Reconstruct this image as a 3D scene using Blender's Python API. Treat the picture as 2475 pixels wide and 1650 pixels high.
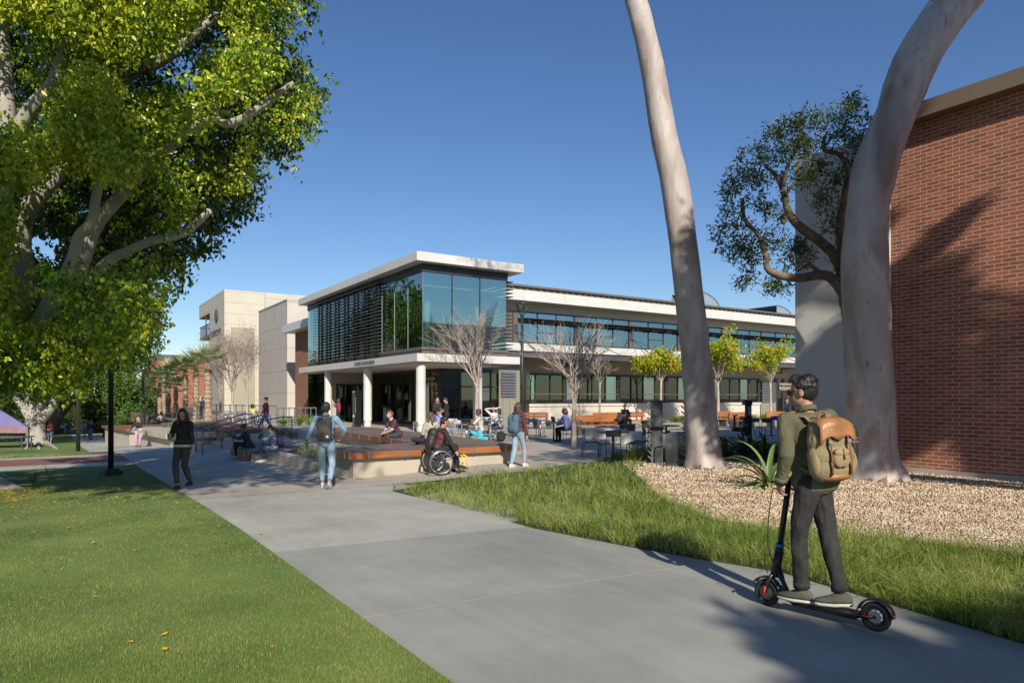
import bpy, bmesh, math, random
import numpy as np
from mathutils import Vector, Matrix
R = math.radians
rng = np.random.default_rng(7)
random.seed(7)
scene = bpy.context.scene
for o in list(bpy.data.objects): bpy.data.objects.remove(o)

# ---------------- camera ----------------
F = 1655.0; HX = 1237.5; HY = 960.0; EYE = 1.7
RX, RY = .8341, -.5516          # camera right in world
FX, FY = .5516, .8341           # camera forward in world
cam_d = bpy.data.cameras.new('camera'); cam = bpy.data.objects.new('camera', cam_d)
scene.collection.objects.link(cam); scene.camera = cam
cam.location = (0, 0, EYE); CAMYAW = -math.atan2(FX, FY)
cam.rotation_euler = (R(90), 0, CAMYAW)
cam_d.sensor_width = 36; cam_d.lens = F/2475*36
cam_d.shift_y = (HY-825)/2475; cam_d.clip_end = 3000; cam_d.clip_start = .05

# ---------------- sky and sun ----------------
SUN_EL = R(29.5); TRAVEL = (.33, .944)
world = bpy.data.worlds.new("World"); scene.world = world; world.use_nodes = True
wn = world.node_tree.nodes; wl = world.node_tree.links; wn.clear()
wo = wn.new('ShaderNodeOutputWorld'); bg = wn.new('ShaderNodeBackground'); sky = wn.new('ShaderNodeTexSky')
sky.sky_type = 'NISHITA'; sky.sun_disc = False; sky.sun_elevation = SUN_EL
sky.sun_rotation = math.atan2(-TRAVEL[0], -TRAVEL[1])
sky.air_density = 1.0; sky.dust_density = .2; sky.ozone_density = 3.5
bg.inputs[1].default_value = .079
hs = wn.new('ShaderNodeHueSaturation'); hs.inputs['Saturation'].default_value = 1.13; hs.inputs['Hue'].default_value = .507; wl.new(sky.outputs[0], hs.inputs['Color']); wl.new(hs.outputs[0], bg.inputs[0]); wl.new(bg.outputs[0], wo.inputs[0])
sd = bpy.data.lights.new('sun', 'SUN'); sd.energy = 4.0; sd.angle = R(.55); sd.color = (1, .92, .78)
so = bpy.data.objects.new('sun', sd); scene.collection.objects.link(so)
ce = math.cos(SUN_EL)
so.rotation_euler = Vector((TRAVEL[0]*ce, TRAVEL[1]*ce, -math.sin(SUN_EL))).to_track_quat('-Z', 'Y').to_euler()
scene.view_settings.view_transform = 'Standard'; scene.view_settings.look = 'None'
scene.view_settings.exposure = 0.5; scene.view_settings.gamma = 1
scene.render.engine = 'CYCLES'
scene.cycles.max_bounces = 6; scene.cycles.transparent_max_bounces = 12; scene.cycles.diffuse_bounces = 3
scene.cycles.caustics_reflective = False; scene.cycles.caustics_refractive = False
scene.cycles.use_denoising = True

# ---------------- measuring helpers ----------------
def L(lat, d, z=0.0):
    return Vector((RX*lat+FX*d, RY*lat+FY*d, z))
def A(px, py, d):
    return L((px-HX)/F*d, d, EYE+(HY-py)/F*d)
def gz(x, y):
    p = [(-50, 0), (9, 0), (12, -.05), (16, -.17), (24, -.38), (34, -.62), (47, -1.2), (80, -2.3), (130, -3.4), (3000, -4)]
    zz = float(np.interp(y, [q[0] for q in p], [q[1] for q in p]))
    w = min(1, max(0, (x-5.6)/3.6)); w = w*w*(3-2*w)
    if y > 16: w = 1.0 if x > (5.7 if y < 22.9 else 6.89) else 0.0
    return zz*(1-w)
def G(px, py, z=None):
    zz = 0 if z is None else z
    for _ in range(8):
        d = F*(EYE-zz)/(py-HY); p = L((px-HX)/F*d, d, zz)
        if z is None: zz = gz(p.x, p.y)
    p.z = zz
    return p
def onX(px, X):
    r = (px-HX)/F; return X*(.8341-.5516*r)/(.5516+.8341*r)
def onY(px, Y):
    r = (px-HX)/F; return Y*(.5516+.8341*r)/(.8341-.5516*r)

# ---------------- object helpers ----------------
C = scene.collection
def tag(o, label=None, cat=None, group=None, kind=None):
    if label: o['label'] = label
    if cat: o['category'] = cat
    if group: o['group'] = group
    if kind: o['kind'] = kind
    return o
def thing(name, label, cat, loc=(0, 0, 0), rz=0, group=None):
    o = bpy.data.objects.new(name, None); C.objects.link(o); o.location = loc; o.rotation_euler = (0, 0, rz)
    o.empty_display_size = .2
    return tag(o, label, cat, group)
def copy_thing(root, loc, rz, label, group=None):
    r = root.copy(); C.objects.link(r); r.location = loc; r.rotation_euler = (0, 0, rz); r['label'] = label
    if group: r['group'] = group
    for ch in root.children:
        c = ch.copy(); C.objects.link(c); c.parent = r
        for g in ch.children:
            d = g.copy(); C.objects.link(d); d.parent = c
    return r
def link_mesh(name, me, m, parent=None, smooth=False):
    o = bpy.data.objects.new(name, me); C.objects.link(o)
    if m: me.materials.append(m)
    if parent: o.parent = parent
    if smooth:
        me.polygons.foreach_set('use_smooth', [True]*len(me.polygons))
    return o
class MB:
    def __init__(s): s.v = []; s.f = []
    def add(s, vs, fs):
        n = len(s.v); s.v += [tuple(v) for v in vs]; s.f += [tuple(i+n for i in f) for f in fs]; return s
    def box(s, x0, x1, y0, y1, z0, z1):
        v = [(x0, y0, z0), (x1, y0, z0), (x1, y1, z0), (x0, y1, z0), (x0, y0, z1), (x1, y0, z1), (x1, y1, z1), (x0, y1, z1)]
        return s.add(v, [(0, 3, 2, 1), (4, 5, 6, 7), (0, 1, 5, 4), (1, 2, 6, 5), (2, 3, 7, 6), (3, 0, 4, 7)])
    def obox(s, c, sz, rot=None):
        hx, hy, hz = [q/2 for q in sz]; c = Vector(c)
        v = [Vector(q) for q in [(-hx, -hy, -hz), (hx, -hy, -hz), (hx, hy, -hz), (-hx, hy, -hz), (-hx, -hy, hz), (hx, -hy, hz), (hx, hy, hz), (-hx, hy, hz)]]
        if rot is not None:
            m = rot if isinstance(rot, Matrix) else Matrix.Rotation(rot, 3, 'Z')
            v = [m @ q for q in v]
        return s.add([q+c for q in v], [(0, 3, 2, 1), (4, 5, 6, 7), (0, 1, 5, 4), (1, 2, 6, 5), (2, 3, 7, 6), (3, 0, 4, 7)])
    def prism(s, poly, z0, z1):
        n = len(poly)
        a = sum(poly[i][0]*poly[(i+1) % n][1]-poly[(i+1) % n][0]*poly[i][1] for i in range(n))
        if a < 0: poly = poly[::-1]
        v = [(p[0], p[1], z0) for p in poly]+[(p[0], p[1], z1) for p in poly]
        f = [tuple(range(n-1, -1, -1)), tuple(range(n, 2*n))]+[(i, (i+1) % n, (i+1) % n+n, i+n) for i in range(n)]
        return s.add(v, f)
    def tube(s, pts, rad, n=8, cap=True, flat=1.0):
        pts = [Vector(p) for p in pts]
        if not isinstance(rad, (list, tuple)): rad = [rad]*len(pts)
        t = (pts[1]-pts[0]).normalized(); up = Vector((0, 0, 1)) if abs(t.z) < .9 else Vector((0, 1, 0))
        a = t.cross(up).normalized(); vs = []
        for i, p in enumerate(pts):
            if i == 0: t = pts[1]-pts[0]
            elif i == len(pts)-1: t = pts[-1]-pts[-2]
            else: t = (pts[i+1]-pts[i]).normalized()+(pts[i]-pts[i-1]).normalized()
            t = t.normalized(); a = (a-t*a.dot(t)).normalized(); b = t.cross(a)
            for k in range(n):
                w = 2*math.pi*k/n; vs.append(p+(a*math.cos(w)+b*math.sin(w)*flat)*rad[i])
        m = len(pts); fs = []
        for i in range(m-1):
            for k in range(n): fs.append((i*n+k, i*n+(k+1) % n, (i+1)*n+(k+1) % n, (i+1)*n+k))
        if cap: fs += [tuple(range(n-1, -1, -1)), tuple(range((m-1)*n, m*n))]
        return s.add(vs, fs)
    def bar(s, p0, p1, r, n=8): return s.tube([p0, p1], r, n)
    def lathe(s, prof, c=(0, 0, 0), n=20):
        vs = []; m = len(prof)
        for (r, z) in prof:
            for k in range(n):
                w = 2*math.pi*k/n; vs.append((c[0]+r*math.cos(w), c[1]+r*math.sin(w), c[2]+z))
        fs = [(i*n+k, i*n+(k+1) % n, (i+1)*n+(k+1) % n, (i+1)*n+k) for i in range(m-1) for k in range(n)]
        fs += [tuple(range(n-1, -1, -1)), tuple(range((m-1)*n, m*n))]
        return s.add(vs, fs)
    def ell(s, c, r, nu=16, nv=10, rot=None):
        vs = []; c = Vector(c)
        for i in range(nv+1):
            p = math.pi*i/nv
            for k in range(nu):
                w = 2*math.pi*k/nu
                q = Vector((r[0]*math.sin(p)*math.cos(w), r[1]*math.sin(p)*math.sin(w), r[2]*math.cos(p)))
                if rot is not None: q = rot @ q
                vs.append(q+c)
        fs = [(i*nu+k, (i+1)*nu+k, (i+1)*nu+(k+1) % nu, i*nu+(k+1) % nu) for i in range(nv) for k in range(nu)]
        return s.add(vs, fs)
    def torus(s, c, Rm, r, axis, n=32, k=8, squash=1.0):
        c = Vector(c); ax = Vector(axis).normalized()
        a = ax.cross(Vector((0, 0, 1)));
        if a.length < .1: a = ax.cross(Vector((1, 0, 0)))
        a.normalize(); b = ax.cross(a); vs = []
        for i in range(n):
            w = 2*math.pi*i/n; d = a*math.cos(w)+b*math.sin(w)
            for j in range(k):
                u = 2*math.pi*j/k; vs.append(c+d*(Rm+r*math.cos(u))+ax*(r*math.sin(u)*squash))
        fs = [(i*k+j, ((i+1) % n)*k+j, ((i+1) % n)*k+(j+1) % k, i*k+(j+1) % k) for i in range(n) for j in range(k)]
        return s.add(vs, fs)
    def build(s, name, m, parent=None, smooth=False, bevel=0, local=False):
        off = Vector((0, 0, 0)) if (parent is None or local) else parent.location
        if parent is not None and not local and parent.parent is not None: off = parent.parent.location
        me = bpy.data.meshes.new(name)
        me.from_pydata([(v[0]-off[0], v[1]-off[1], v[2]-off[2]) for v in s.v], [], s.f); me.update()
        o = link_mesh(name, me, m, parent, smooth)
        if bevel:
            b = o.modifiers.new('bevel', 'BEVEL'); b.width = bevel; b.segments = 2; b.limit_method = 'ANGLE'
        return o

def big_mesh(name, verts, faces_n, m, parent=None, smooth=False):
    """verts: (N*k,3) array; each face uses faces_n consecutive vertices"""
    verts = np.asarray(verts, dtype=np.float32).reshape(-1, 3); nv = len(verts); nf = nv//faces_n
    me = bpy.data.meshes.new(name); me.vertices.add(nv); me.vertices.foreach_set('co', verts.ravel())
    me.loops.add(nv); me.loops.foreach_set('vertex_index', np.arange(nv, dtype=np.int32))
    me.polygons.add(nf); me.polygons.foreach_set('loop_start', np.arange(0, nv, faces_n, dtype=np.int32))
    me.polygons.foreach_set('loop_total', np.full(nf, faces_n, dtype=np.int32))
    me.update(calc_edges=True)
    return link_mesh(name, me, m, parent, smooth)
def idx_mesh(name, verts, faces, m, parent=None, smooth=False):
    verts = np.asarray(verts, dtype=np.float32).reshape(-1, 3); faces = np.asarray(faces, dtype=np.int32)
    k = faces.shape[1]; nf = len(faces)
    me = bpy.data.meshes.new(name); me.vertices.add(len(verts)); me.vertices.foreach_set('co', verts.ravel())
    me.loops.add(nf*k); me.loops.foreach_set('vertex_index', faces.ravel())
    me.polygons.add(nf); me.polygons.foreach_set('loop_start', np.arange(0, nf*k, k, dtype=np.int32))
    me.polygons.foreach_set('loop_total', np.full(nf, k, dtype=np.int32))
    me.update(calc_edges=True)
    return link_mesh(name, me, m, parent, smooth)

# ---------------- materials ----------------
def nt(name):
    m = bpy.data.materials.new(name); m.use_nodes = True
    t = m.node_tree; b = t.nodes['Principled BSDF']
    return m, t, b
def N(t, typ, **kw):
    n = t.nodes.new(typ)
    for k, v in kw.items(): setattr(n, k, v)
    return n
def coords(t, which='Object', scale=(1, 1, 1)):
    tc = N(t, 'ShaderNodeTexCoord'); mp = N(t, 'ShaderNodeMapping'); mp.inputs['Scale'].default_value = scale
    t.links.new(tc.outputs[which], mp.inputs[0]); return mp.outputs[0]
def col4(c): return (c[0], c[1], c[2], 1)
def mat(name, c, rough=.6, metal=0, var=.12, scale=3, bump=0, bscale=None, spec=.5, c2=None, stretch=(1, 1, 1), detail=6):
    m, t, b = nt(name)
    b.inputs['Roughness'].default_value = rough; b.inputs['Metallic'].default_value = metal
    b.inputs['Specular IOR Level'].default_value = spec
    co = coords(t, 'Object', stretch)
    n = N(t, 'ShaderNodeTexNoise'); n.inputs['Scale'].default_value = scale; n.inputs['Detail'].default_value = detail
    t.links.new(co, n.inputs['Vector'])
    r = N(t, 'ShaderNodeValToRGB'); e = r.color_ramp.elements
    e[0].position = .3; e[1].position = .7
    c2 = c2 or tuple(min(1, q*(1+var)) for q in c); c1 = tuple(q*(1-var) for q in c) if c2 is None else tuple(q*(1-var) for q in c)
    e[0].color = col4(c1); e[1].color = col4(c2)
    t.links.new(n.outputs['Fac'], r.inputs[0]); t.links.new(r.outputs[0], b.inputs['Base Color'])
    if bump:
        n2 = N(t, 'ShaderNodeTexNoise'); n2.inputs['Scale'].default_value = bscale or scale*6; n2.inputs['Detail'].default_value = 5
        t.links.new(co, n2.inputs['Vector'])
        bp = N(t, 'ShaderNodeBump'); bp.inputs['Strength'].default_value = bump; bp.inputs['Distance'].default_value = .02
        t.links.new(n2.outputs['Fac'], bp.inputs['Height']); t.links.new(bp.outputs[0], b.inputs['Normal'])
    return m
def brick_mat(name, c1, c2, mortar, bw=.24, bh=.083, ms=.011):
    m, t, b = nt(name)
    tc = N(t, 'ShaderNodeNewGeometry'); sx = N(t, 'ShaderNodeSeparateXYZ'); t.links.new(tc.outputs['Position'], sx.inputs[0])
    ad = N(t, 'ShaderNodeMath', operation='ADD'); t.links.new(sx.outputs[0], ad.inputs[0]); t.links.new(sx.outputs[1], ad.inputs[1])
    cb = N(t, 'ShaderNodeCombineXYZ'); t.links.new(ad.outputs[0], cb.inputs[0]); t.links.new(sx.outputs[2], cb.inputs[1])
    br = N(t, 'ShaderNodeTexBrick'); t.links.new(cb.outputs[0], br.inputs['Vector'])
    br.inputs['Scale'].default_value = 1; br.inputs['Brick Width'].default_value = bw; br.inputs['Row Height'].default_value = bh
    br.inputs['Mortar Size'].default_value = ms; br.inputs['Mortar Smooth'].default_value = .15; br.inputs['Bias'].default_value = -.1
    br.inputs['Color1'].default_value = col4(c1); br.inputs['Color2'].default_value = col4(c2); br.inputs['Mortar'].default_value = col4(mortar)
    n = N(t, 'ShaderNodeTexNoise'); n.inputs['Scale'].default_value = 1.3; n.inputs['Detail'].default_value = 8; t.links.new(tc.outputs['Position'], n.inputs['Vector'])
    mr = N(t, 'ShaderNodeMapRange'); mr.inputs['To Min'].default_value = .78; mr.inputs['To Max'].default_value = 1.2
    t.links.new(n.outputs['Fac'], mr.inputs[0])
    mx = N(t, 'ShaderNodeMix', data_type='RGBA', blend_type='MULTIPLY'); mx.inputs[0].default_value = 1
    t.links.new(br.outputs['Color'], mx.inputs[6]); t.links.new(mr.outputs[0], mx.inputs[7]); t.links.new(mx.outputs[2], b.inputs['Base Color'])
    b.inputs['Roughness'].default_value = .85
    iv = N(t, 'ShaderNodeMath', operation='SUBTRACT'); iv.inputs[0].default_value = 1; t.links.new(br.outputs['Fac'], iv.inputs[1])
    bp = N(t, 'ShaderNodeBump'); bp.inputs['Strength'].default_value = .6; bp.inputs['Distance'].default_value = .01
    t.links.new(iv.outputs[0], bp.inputs['Height']); t.links.new(bp.outputs[0], b.inputs['Normal'])
    return m
def panel_mat(name, c, pw, ph, joint=.012, jc=None, rough=.6, zoff=0, xoff=0, var=.05):
    """cladding: big sheets with fine joints"""
    m, t, b = nt(name); jc = jc or tuple(q*.35 for q in c)
    tc = N(t, 'ShaderNodeNewGeometry'); sx = N(t, 'ShaderNodeSeparateXYZ'); t.links.new(tc.outputs['Position'], sx.inputs[0])
    ad = N(t, 'ShaderNodeMath', operation='ADD'); t.links.new(sx.outputs[0], ad.inputs[0]); t.links.new(sx.outputs[1], ad.inputs[1])
    def line(src, per, off):
        a = N(t, 'ShaderNodeMath', operation='ADD'); a.inputs[1].default_value = off+1000*per; t.links.new(src, a.inputs[0])
        mo = N(t, 'ShaderNodeMath', operation='MODULO'); mo.inputs[1].default_value = per; t.links.new(a.outputs[0], mo.inputs[0])
        le = N(t, 'ShaderNodeMath', operation='LESS_THAN'); le.inputs[1].default_value = joint; t.links.new(mo.outputs[0], le.inputs[0]); return le.outputs[0]
    mxm = N(t, 'ShaderNodeMath', operation='MAXIMUM'); t.links.new(line(ad.outputs[0], pw, xoff), mxm.inputs[0]); t.links.new(line(sx.outputs[2], ph, zoff), mxm.inputs[1])
    n = N(t, 'ShaderNodeTexNoise'); n.inputs['Scale'].default_value = .8; n.inputs['Detail'].default_value = 7; t.links.new(tc.outputs['Position'], n.inputs['Vector'])
    r = N(t, 'ShaderNodeValToRGB'); e = r.color_ramp.elements; e[0].position = .3; e[1].position = .7
    e[0].color = col4([q*(1-var) for q in c]); e[1].color = col4([min(1, q*(1+var)) for q in c]); t.links.new(n.outputs['Fac'], r.inputs[0])
    mx = N(t, 'ShaderNodeMix', data_type='RGBA'); t.links.new(mxm.outputs[0], mx.inputs[0]); t.links.new(r.outputs[0], mx.inputs[6]); mx.inputs[7].default_value = col4(jc)
    t.links.new(mx.outputs[2], b.inputs['Base Color']); b.inputs['Roughness'].default_value = rough
    return m
def glass_mat(name, tint, refl=.25, tcol=None, rough=.01):
    m = bpy.data.materials.new(name); m.use_nodes = True; t = m.node_tree; t.nodes.clear()
    o = N(t, 'ShaderNodeOutputMaterial'); tr = N(t, 'ShaderNodeBsdfTransparent'); tr.inputs[0].default_value = col4(tint)
    gl = N(t, 'ShaderNodeBsdfGlossy'); gl.inputs[0].default_value = col4(tcol or (.8, .9, .92)); gl.inputs['Roughness'].default_value = rough
    fr = N(t, 'ShaderNodeFresnel'); fr.inputs[0].default_value = 1.5
    mr = N(t, 'ShaderNodeMapRange'); mr.inputs['To Min'].default_value = refl; mr.inputs['To Max'].default_value = 1; t.links.new(fr.outputs[0], mr.inputs[0])
    n = N(t, 'ShaderNodeTexNoise'); n.inputs['Scale'].default_value = .45; n.inputs['Detail'].default_value = 1
    g = N(t, 'ShaderNodeNewGeometry'); t.links.new(g.outputs['Position'], n.inputs['Vector'])
    bp = N(t, 'ShaderNodeBump'); bp.inputs['Strength'].default_value = .05; bp.inputs['Distance'].default_value = .05; t.links.new(n.outputs['Fac'], bp.inputs['Height'])
    t.links.new(bp.outputs[0], gl.inputs['Normal'])
    mx = N(t, 'ShaderNodeMixShader'); t.links.new(mr.outputs[0], mx.inputs[0]); t.links.new(tr.outputs[0], mx.inputs[1]); t.links.new(gl.outputs[0], mx.inputs[2]); t.links.new(mx.outputs[0], o.inputs[0])
    return m
def leaf_mat(name, cols, rough=.35, transl=.35, big=None):
    m, t, b = nt(name); out = [n for n in t.nodes if n.type == 'OUTPUT_MATERIAL'][0]
    g = N(t, 'ShaderNodeNewGeometry'); r = N(t, 'ShaderNodeValToRGB'); e = r.color_ramp.elements
    while len(e) < len(cols): e.new(.5)
    for i, c in enumerate(cols): e[i].position = i/(len(cols)-1); e[i].color = col4(c)
    n = N(t, 'ShaderNodeTexNoise'); n.inputs['Scale'].default_value = big or .7; n.inputs['Detail'].default_value = 3; t.links.new(g.outputs['Position'], n.inputs['Vector'])
    mr = N(t, 'ShaderNodeMapRange'); mr.inputs[1].default_value = .35; mr.inputs[2].default_value = .65; mr.inputs['To Min'].default_value = -.25; mr.inputs['To Max'].default_value = .25; t.links.new(n.outputs['Fac'], mr.inputs[0])
    ad = N(t, 'ShaderNodeMath', operation='ADD', use_clamp=True); t.links.new(g.outputs['Random Per Island'], ad.inputs[0]); t.links.new(mr.outputs[0], ad.inputs[1])
    t.links.new(ad.outputs[0], r.inputs[0]); t.links.new(r.outputs[0], b.inputs['Base Color']); b.inputs['Roughness'].default_value = rough
    b.inputs['Specular IOR Level'].default_value = .5
    tl = N(t, 'ShaderNodeBsdfTranslucent'); t.links.new(r.outputs[0], tl.inputs[0])
    mx = N(t, 'ShaderNodeMixShader'); mx.inputs[0].default_value = transl
    t.links.new(b.outputs[0], mx.inputs[1]); t.links.new(tl.outputs[0], mx.inputs[2]); t.links.new(mx.outputs[0], out.inputs[0])
    return m
M = {}
M['white'] = panel_mat('white_metal_fascia', (.60, .59, .565), 3.4, 50, .012, rough=.45)
M['white_render'] = mat('cream_render', (.56, .51, .45), .8, var=.04, scale=.6, bump=.1, bscale=60)
M['soffit'] = mat('soffit_paint', (.5, .47, .42), .8, var=.03, scale=.4)
M['dark'] = mat('dark_bronze_metal', (.045, .043, .042), .45, .3, var=.15, scale=2)
M['bronze'] = mat('bronze_panel', (.16, .14, .125), .5, .3, var=.08, scale=2)
M['louvre'] = mat('louvre_metal', (.10, .098, .10), .4, .5, var=.1, scale=2)
M['steel'] = mat('grey_steel_channel', (.085, .088, .098), .5, .2, var=.1, scale=1.5)
M['tan'] = panel_mat('tan_cement_panel', (.42, .38, .32), 1.7, 2.6, .012, zoff=.0, rough=.7)
M['tanplain'] = mat('tan_render', (.42, .35, .26), .8, var=.04, scale=.7)
M['col'] = mat('column_concrete', (.60, .58, .55), .7, var=.05, scale=1.2, bump=.05, bscale=80)
M['conc'] = mat('board_concrete', (.45, .40, .33), .85, var=.1, scale=1.1, bump=.15, bscale=70)
M['conc_dark'] = mat('darker_concrete_cap', (.42, .37, .31), .85, var=.1, scale=1.4, bump=.1, bscale=60)  # slightly darker concrete for the steps and bench bases
M['hall'] = panel_mat('hall_cladding', (.55, .50, .42), 7.5, 1.35, .05, jc=(.36, .32, .27), rough=.7)
M['hall2'] = panel_mat('hall_side_cladding', (.52, .475, .43), 30, 2.05, .05, jc=(.3, .27, .25), rough=.7)
M['brick'] = brick_mat('red_brick', (.43, .135, .075), (.26, .08, .048), (.50, .40, .31), bw=.265, bh=.084, ms=.010)
M['brick_far'] = brick_mat('red_brick_far', (.33, .14, .085), (.25, .10, .06), (.32, .22, .16))
M['redwall'] = mat('terracotta_render', (.31, .125, .085), .85, var=.08, scale=.5)
M['glass'] = glass_mat('blue_green_glass', (.66, .86, .78), .30, (.85, 1, .98))
M['glass_low'] = glass_mat('storefront_glass', (.30, .34, .31), .10, (.75, .85, .8))
M['glass_win'] = glass_mat('window_glass', (.5, .68, .66), .45, (.62, .82, .9))
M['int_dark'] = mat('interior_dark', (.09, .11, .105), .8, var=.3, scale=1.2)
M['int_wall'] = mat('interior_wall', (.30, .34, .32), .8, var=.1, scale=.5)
M['blind'] = mat('roller_blind', (.7, .78, .70), .8, var=.03, scale=.5)
M['galv'] = mat('brushed_steel', (.42, .43, .44), .35, .8, var=.1, scale=6)
M['seatmetal'] = mat('silver_painted_chair', (.34, .35, .36), .4, .4, var=.08, scale=5)
M['railsteel'] = mat('rail_steel', (.23, .25, .29), .35, .6, var=.1, scale=3)
M['black'] = mat('black_powdercoat', (.018, .018, .02), .45, .1, var=.2, scale=4)
def wood_mat(name, c1, c2, axis=0, board=.14):
    m, t, b = nt(name); g = N(t, 'ShaderNodeNewGeometry'); mp = N(t, 'ShaderNodeMapping')
    mp.inputs['Scale'].default_value = (1.2, 22, 22) if axis == 0 else (22, 1.2, 22)
    t.links.new(g.outputs['Position'], mp.inputs[0])
    n = N(t, 'ShaderNodeTexNoise'); n.inputs['Scale'].default_value = 1; n.inputs['Detail'].default_value = 6; n.inputs['Distortion'].default_value = .8; t.links.new(mp.outputs[0], n.inputs['Vector'])
    n2 = N(t, 'ShaderNodeTexNoise'); n2.inputs['Scale'].default_value = .6; t.links.new(g.outputs['Position'], n2.inputs['Vector'])
    ad = N(t, 'ShaderNodeMath', operation='ADD'); t.links.new(n.outputs['Fac'], ad.inputs[0]); t.links.new(n2.outputs['Fac'], ad.inputs[1])
    sb = N(t, 'ShaderNodeMath', operation='MULTIPLY'); sb.inputs[1].default_value = .5; t.links.new(ad.outputs[0], sb.inputs[0])
    r = N(t, 'ShaderNodeValToRGB'); e = r.color_ramp.elements; e[0].position = .35; e[1].position = .65; e[0].color = col4(c1); e[1].color = col4(c2)
    t.links.new(sb.outputs[0], r.inputs[0]); t.links.new(r.outputs[0], b.inputs['Base Color']); b.inputs['Roughness'].default_value = .55
    bp = N(t, 'ShaderNodeBump'); bp.inputs['Strength'].default_value = .2; bp.inputs['Distance'].default_value = .005; t.links.new(n.outputs['Fac'], bp.inputs['Height']); t.links.new(bp.outputs[0], b.inputs['Normal'])
    return m
M['wood'] = wood_mat('orange_ipe_wood', (.24, .075, .025), (.44, .17, .06), 0)
M['wood_y'] = wood_mat('brown_ipe_wood', (.17, .065, .035), (.30, .12, .055), 1)
M['wood_grey'] = wood_mat('weathered_deck_wood', (.13, .095, .08), (.24, .175, .145), 0)
M['wood_grey_y'] = wood_mat('weathered_deck_wood_lengthwise', (.13, .095, .08), (.24, .175, .145), 1)
# =====================================================================  SETTING
def sheet(name, poly_fn, m, dz, kind='structure'):
    pass
def grid_ground(name, x0, x1, y0, y1, nx, ny, m, dz, fn=None, clip=None):
    xs = np.linspace(x0, x1, nx+1); ys = np.linspace(y0, y1, ny+1)
    v = []; idx = {}
    for j, y in enumerate(ys):
        for i, x in enumerate(xs):
            v.append((x, y, (fn or gz)(x, y)+dz))
    f = []
    for j in range(ny):
        for i in range(nx):
            a = j*(nx+1)+i; f.append((a, a+1, a+nx+2, a+nx+1))
    return idx_mesh(name, v, f, m, smooth=True)
# ground colour: soil/dry lawn
m, t, b = nt('dry_soil'); M['soil'] = m
M['soil'] = mat('leaf_strewn_soil', (.14, .105, .06), .95, var=.3, scale=1.5, bump=.4, bscale=30, c2=(.20, .16, .085))
lx = [(-600, 600)]
# one big sheet reaching the horizon; finer near the camera
def ground_big():
    xs = np.array([-1500, -600, -250, -120, -70, -45, -30, -20, -12, -6, -2, 1.95, 3.7, 5.3, 5.5, 5.6, 5.69, 5.71, 6, 6.88, 6.9, 8, 9.2, 10, 12, 16, 24, 40, 80, 160, 400, 1500.])
    ys = np.array([-400, -100, -40, -20, -10, -4, 0, 3, 6, 9, 10, 11, 12, 13, 14, 15, 15.99, 16.01, 18, 20, 22.89, 22.91, 24, 27, 30, 34, 38, 42, 47, 55, 65, 80, 100, 130, 200, 400, 1000, 2500.])
    v = [(x, y, gz(x, y)-.03) for y in ys for x in xs]; nx = len(xs); f = []
    for j in range(len(ys)-1):
        for i in range(nx-1):
            a = j*nx+i; f.append((a, a+1, a+nx+1, a+nx))
    return idx_mesh('ground', v, f, M['soil'])
tag(ground_big(), 'bare soil and dry turf under everything', 'ground', kind='structure')

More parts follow.
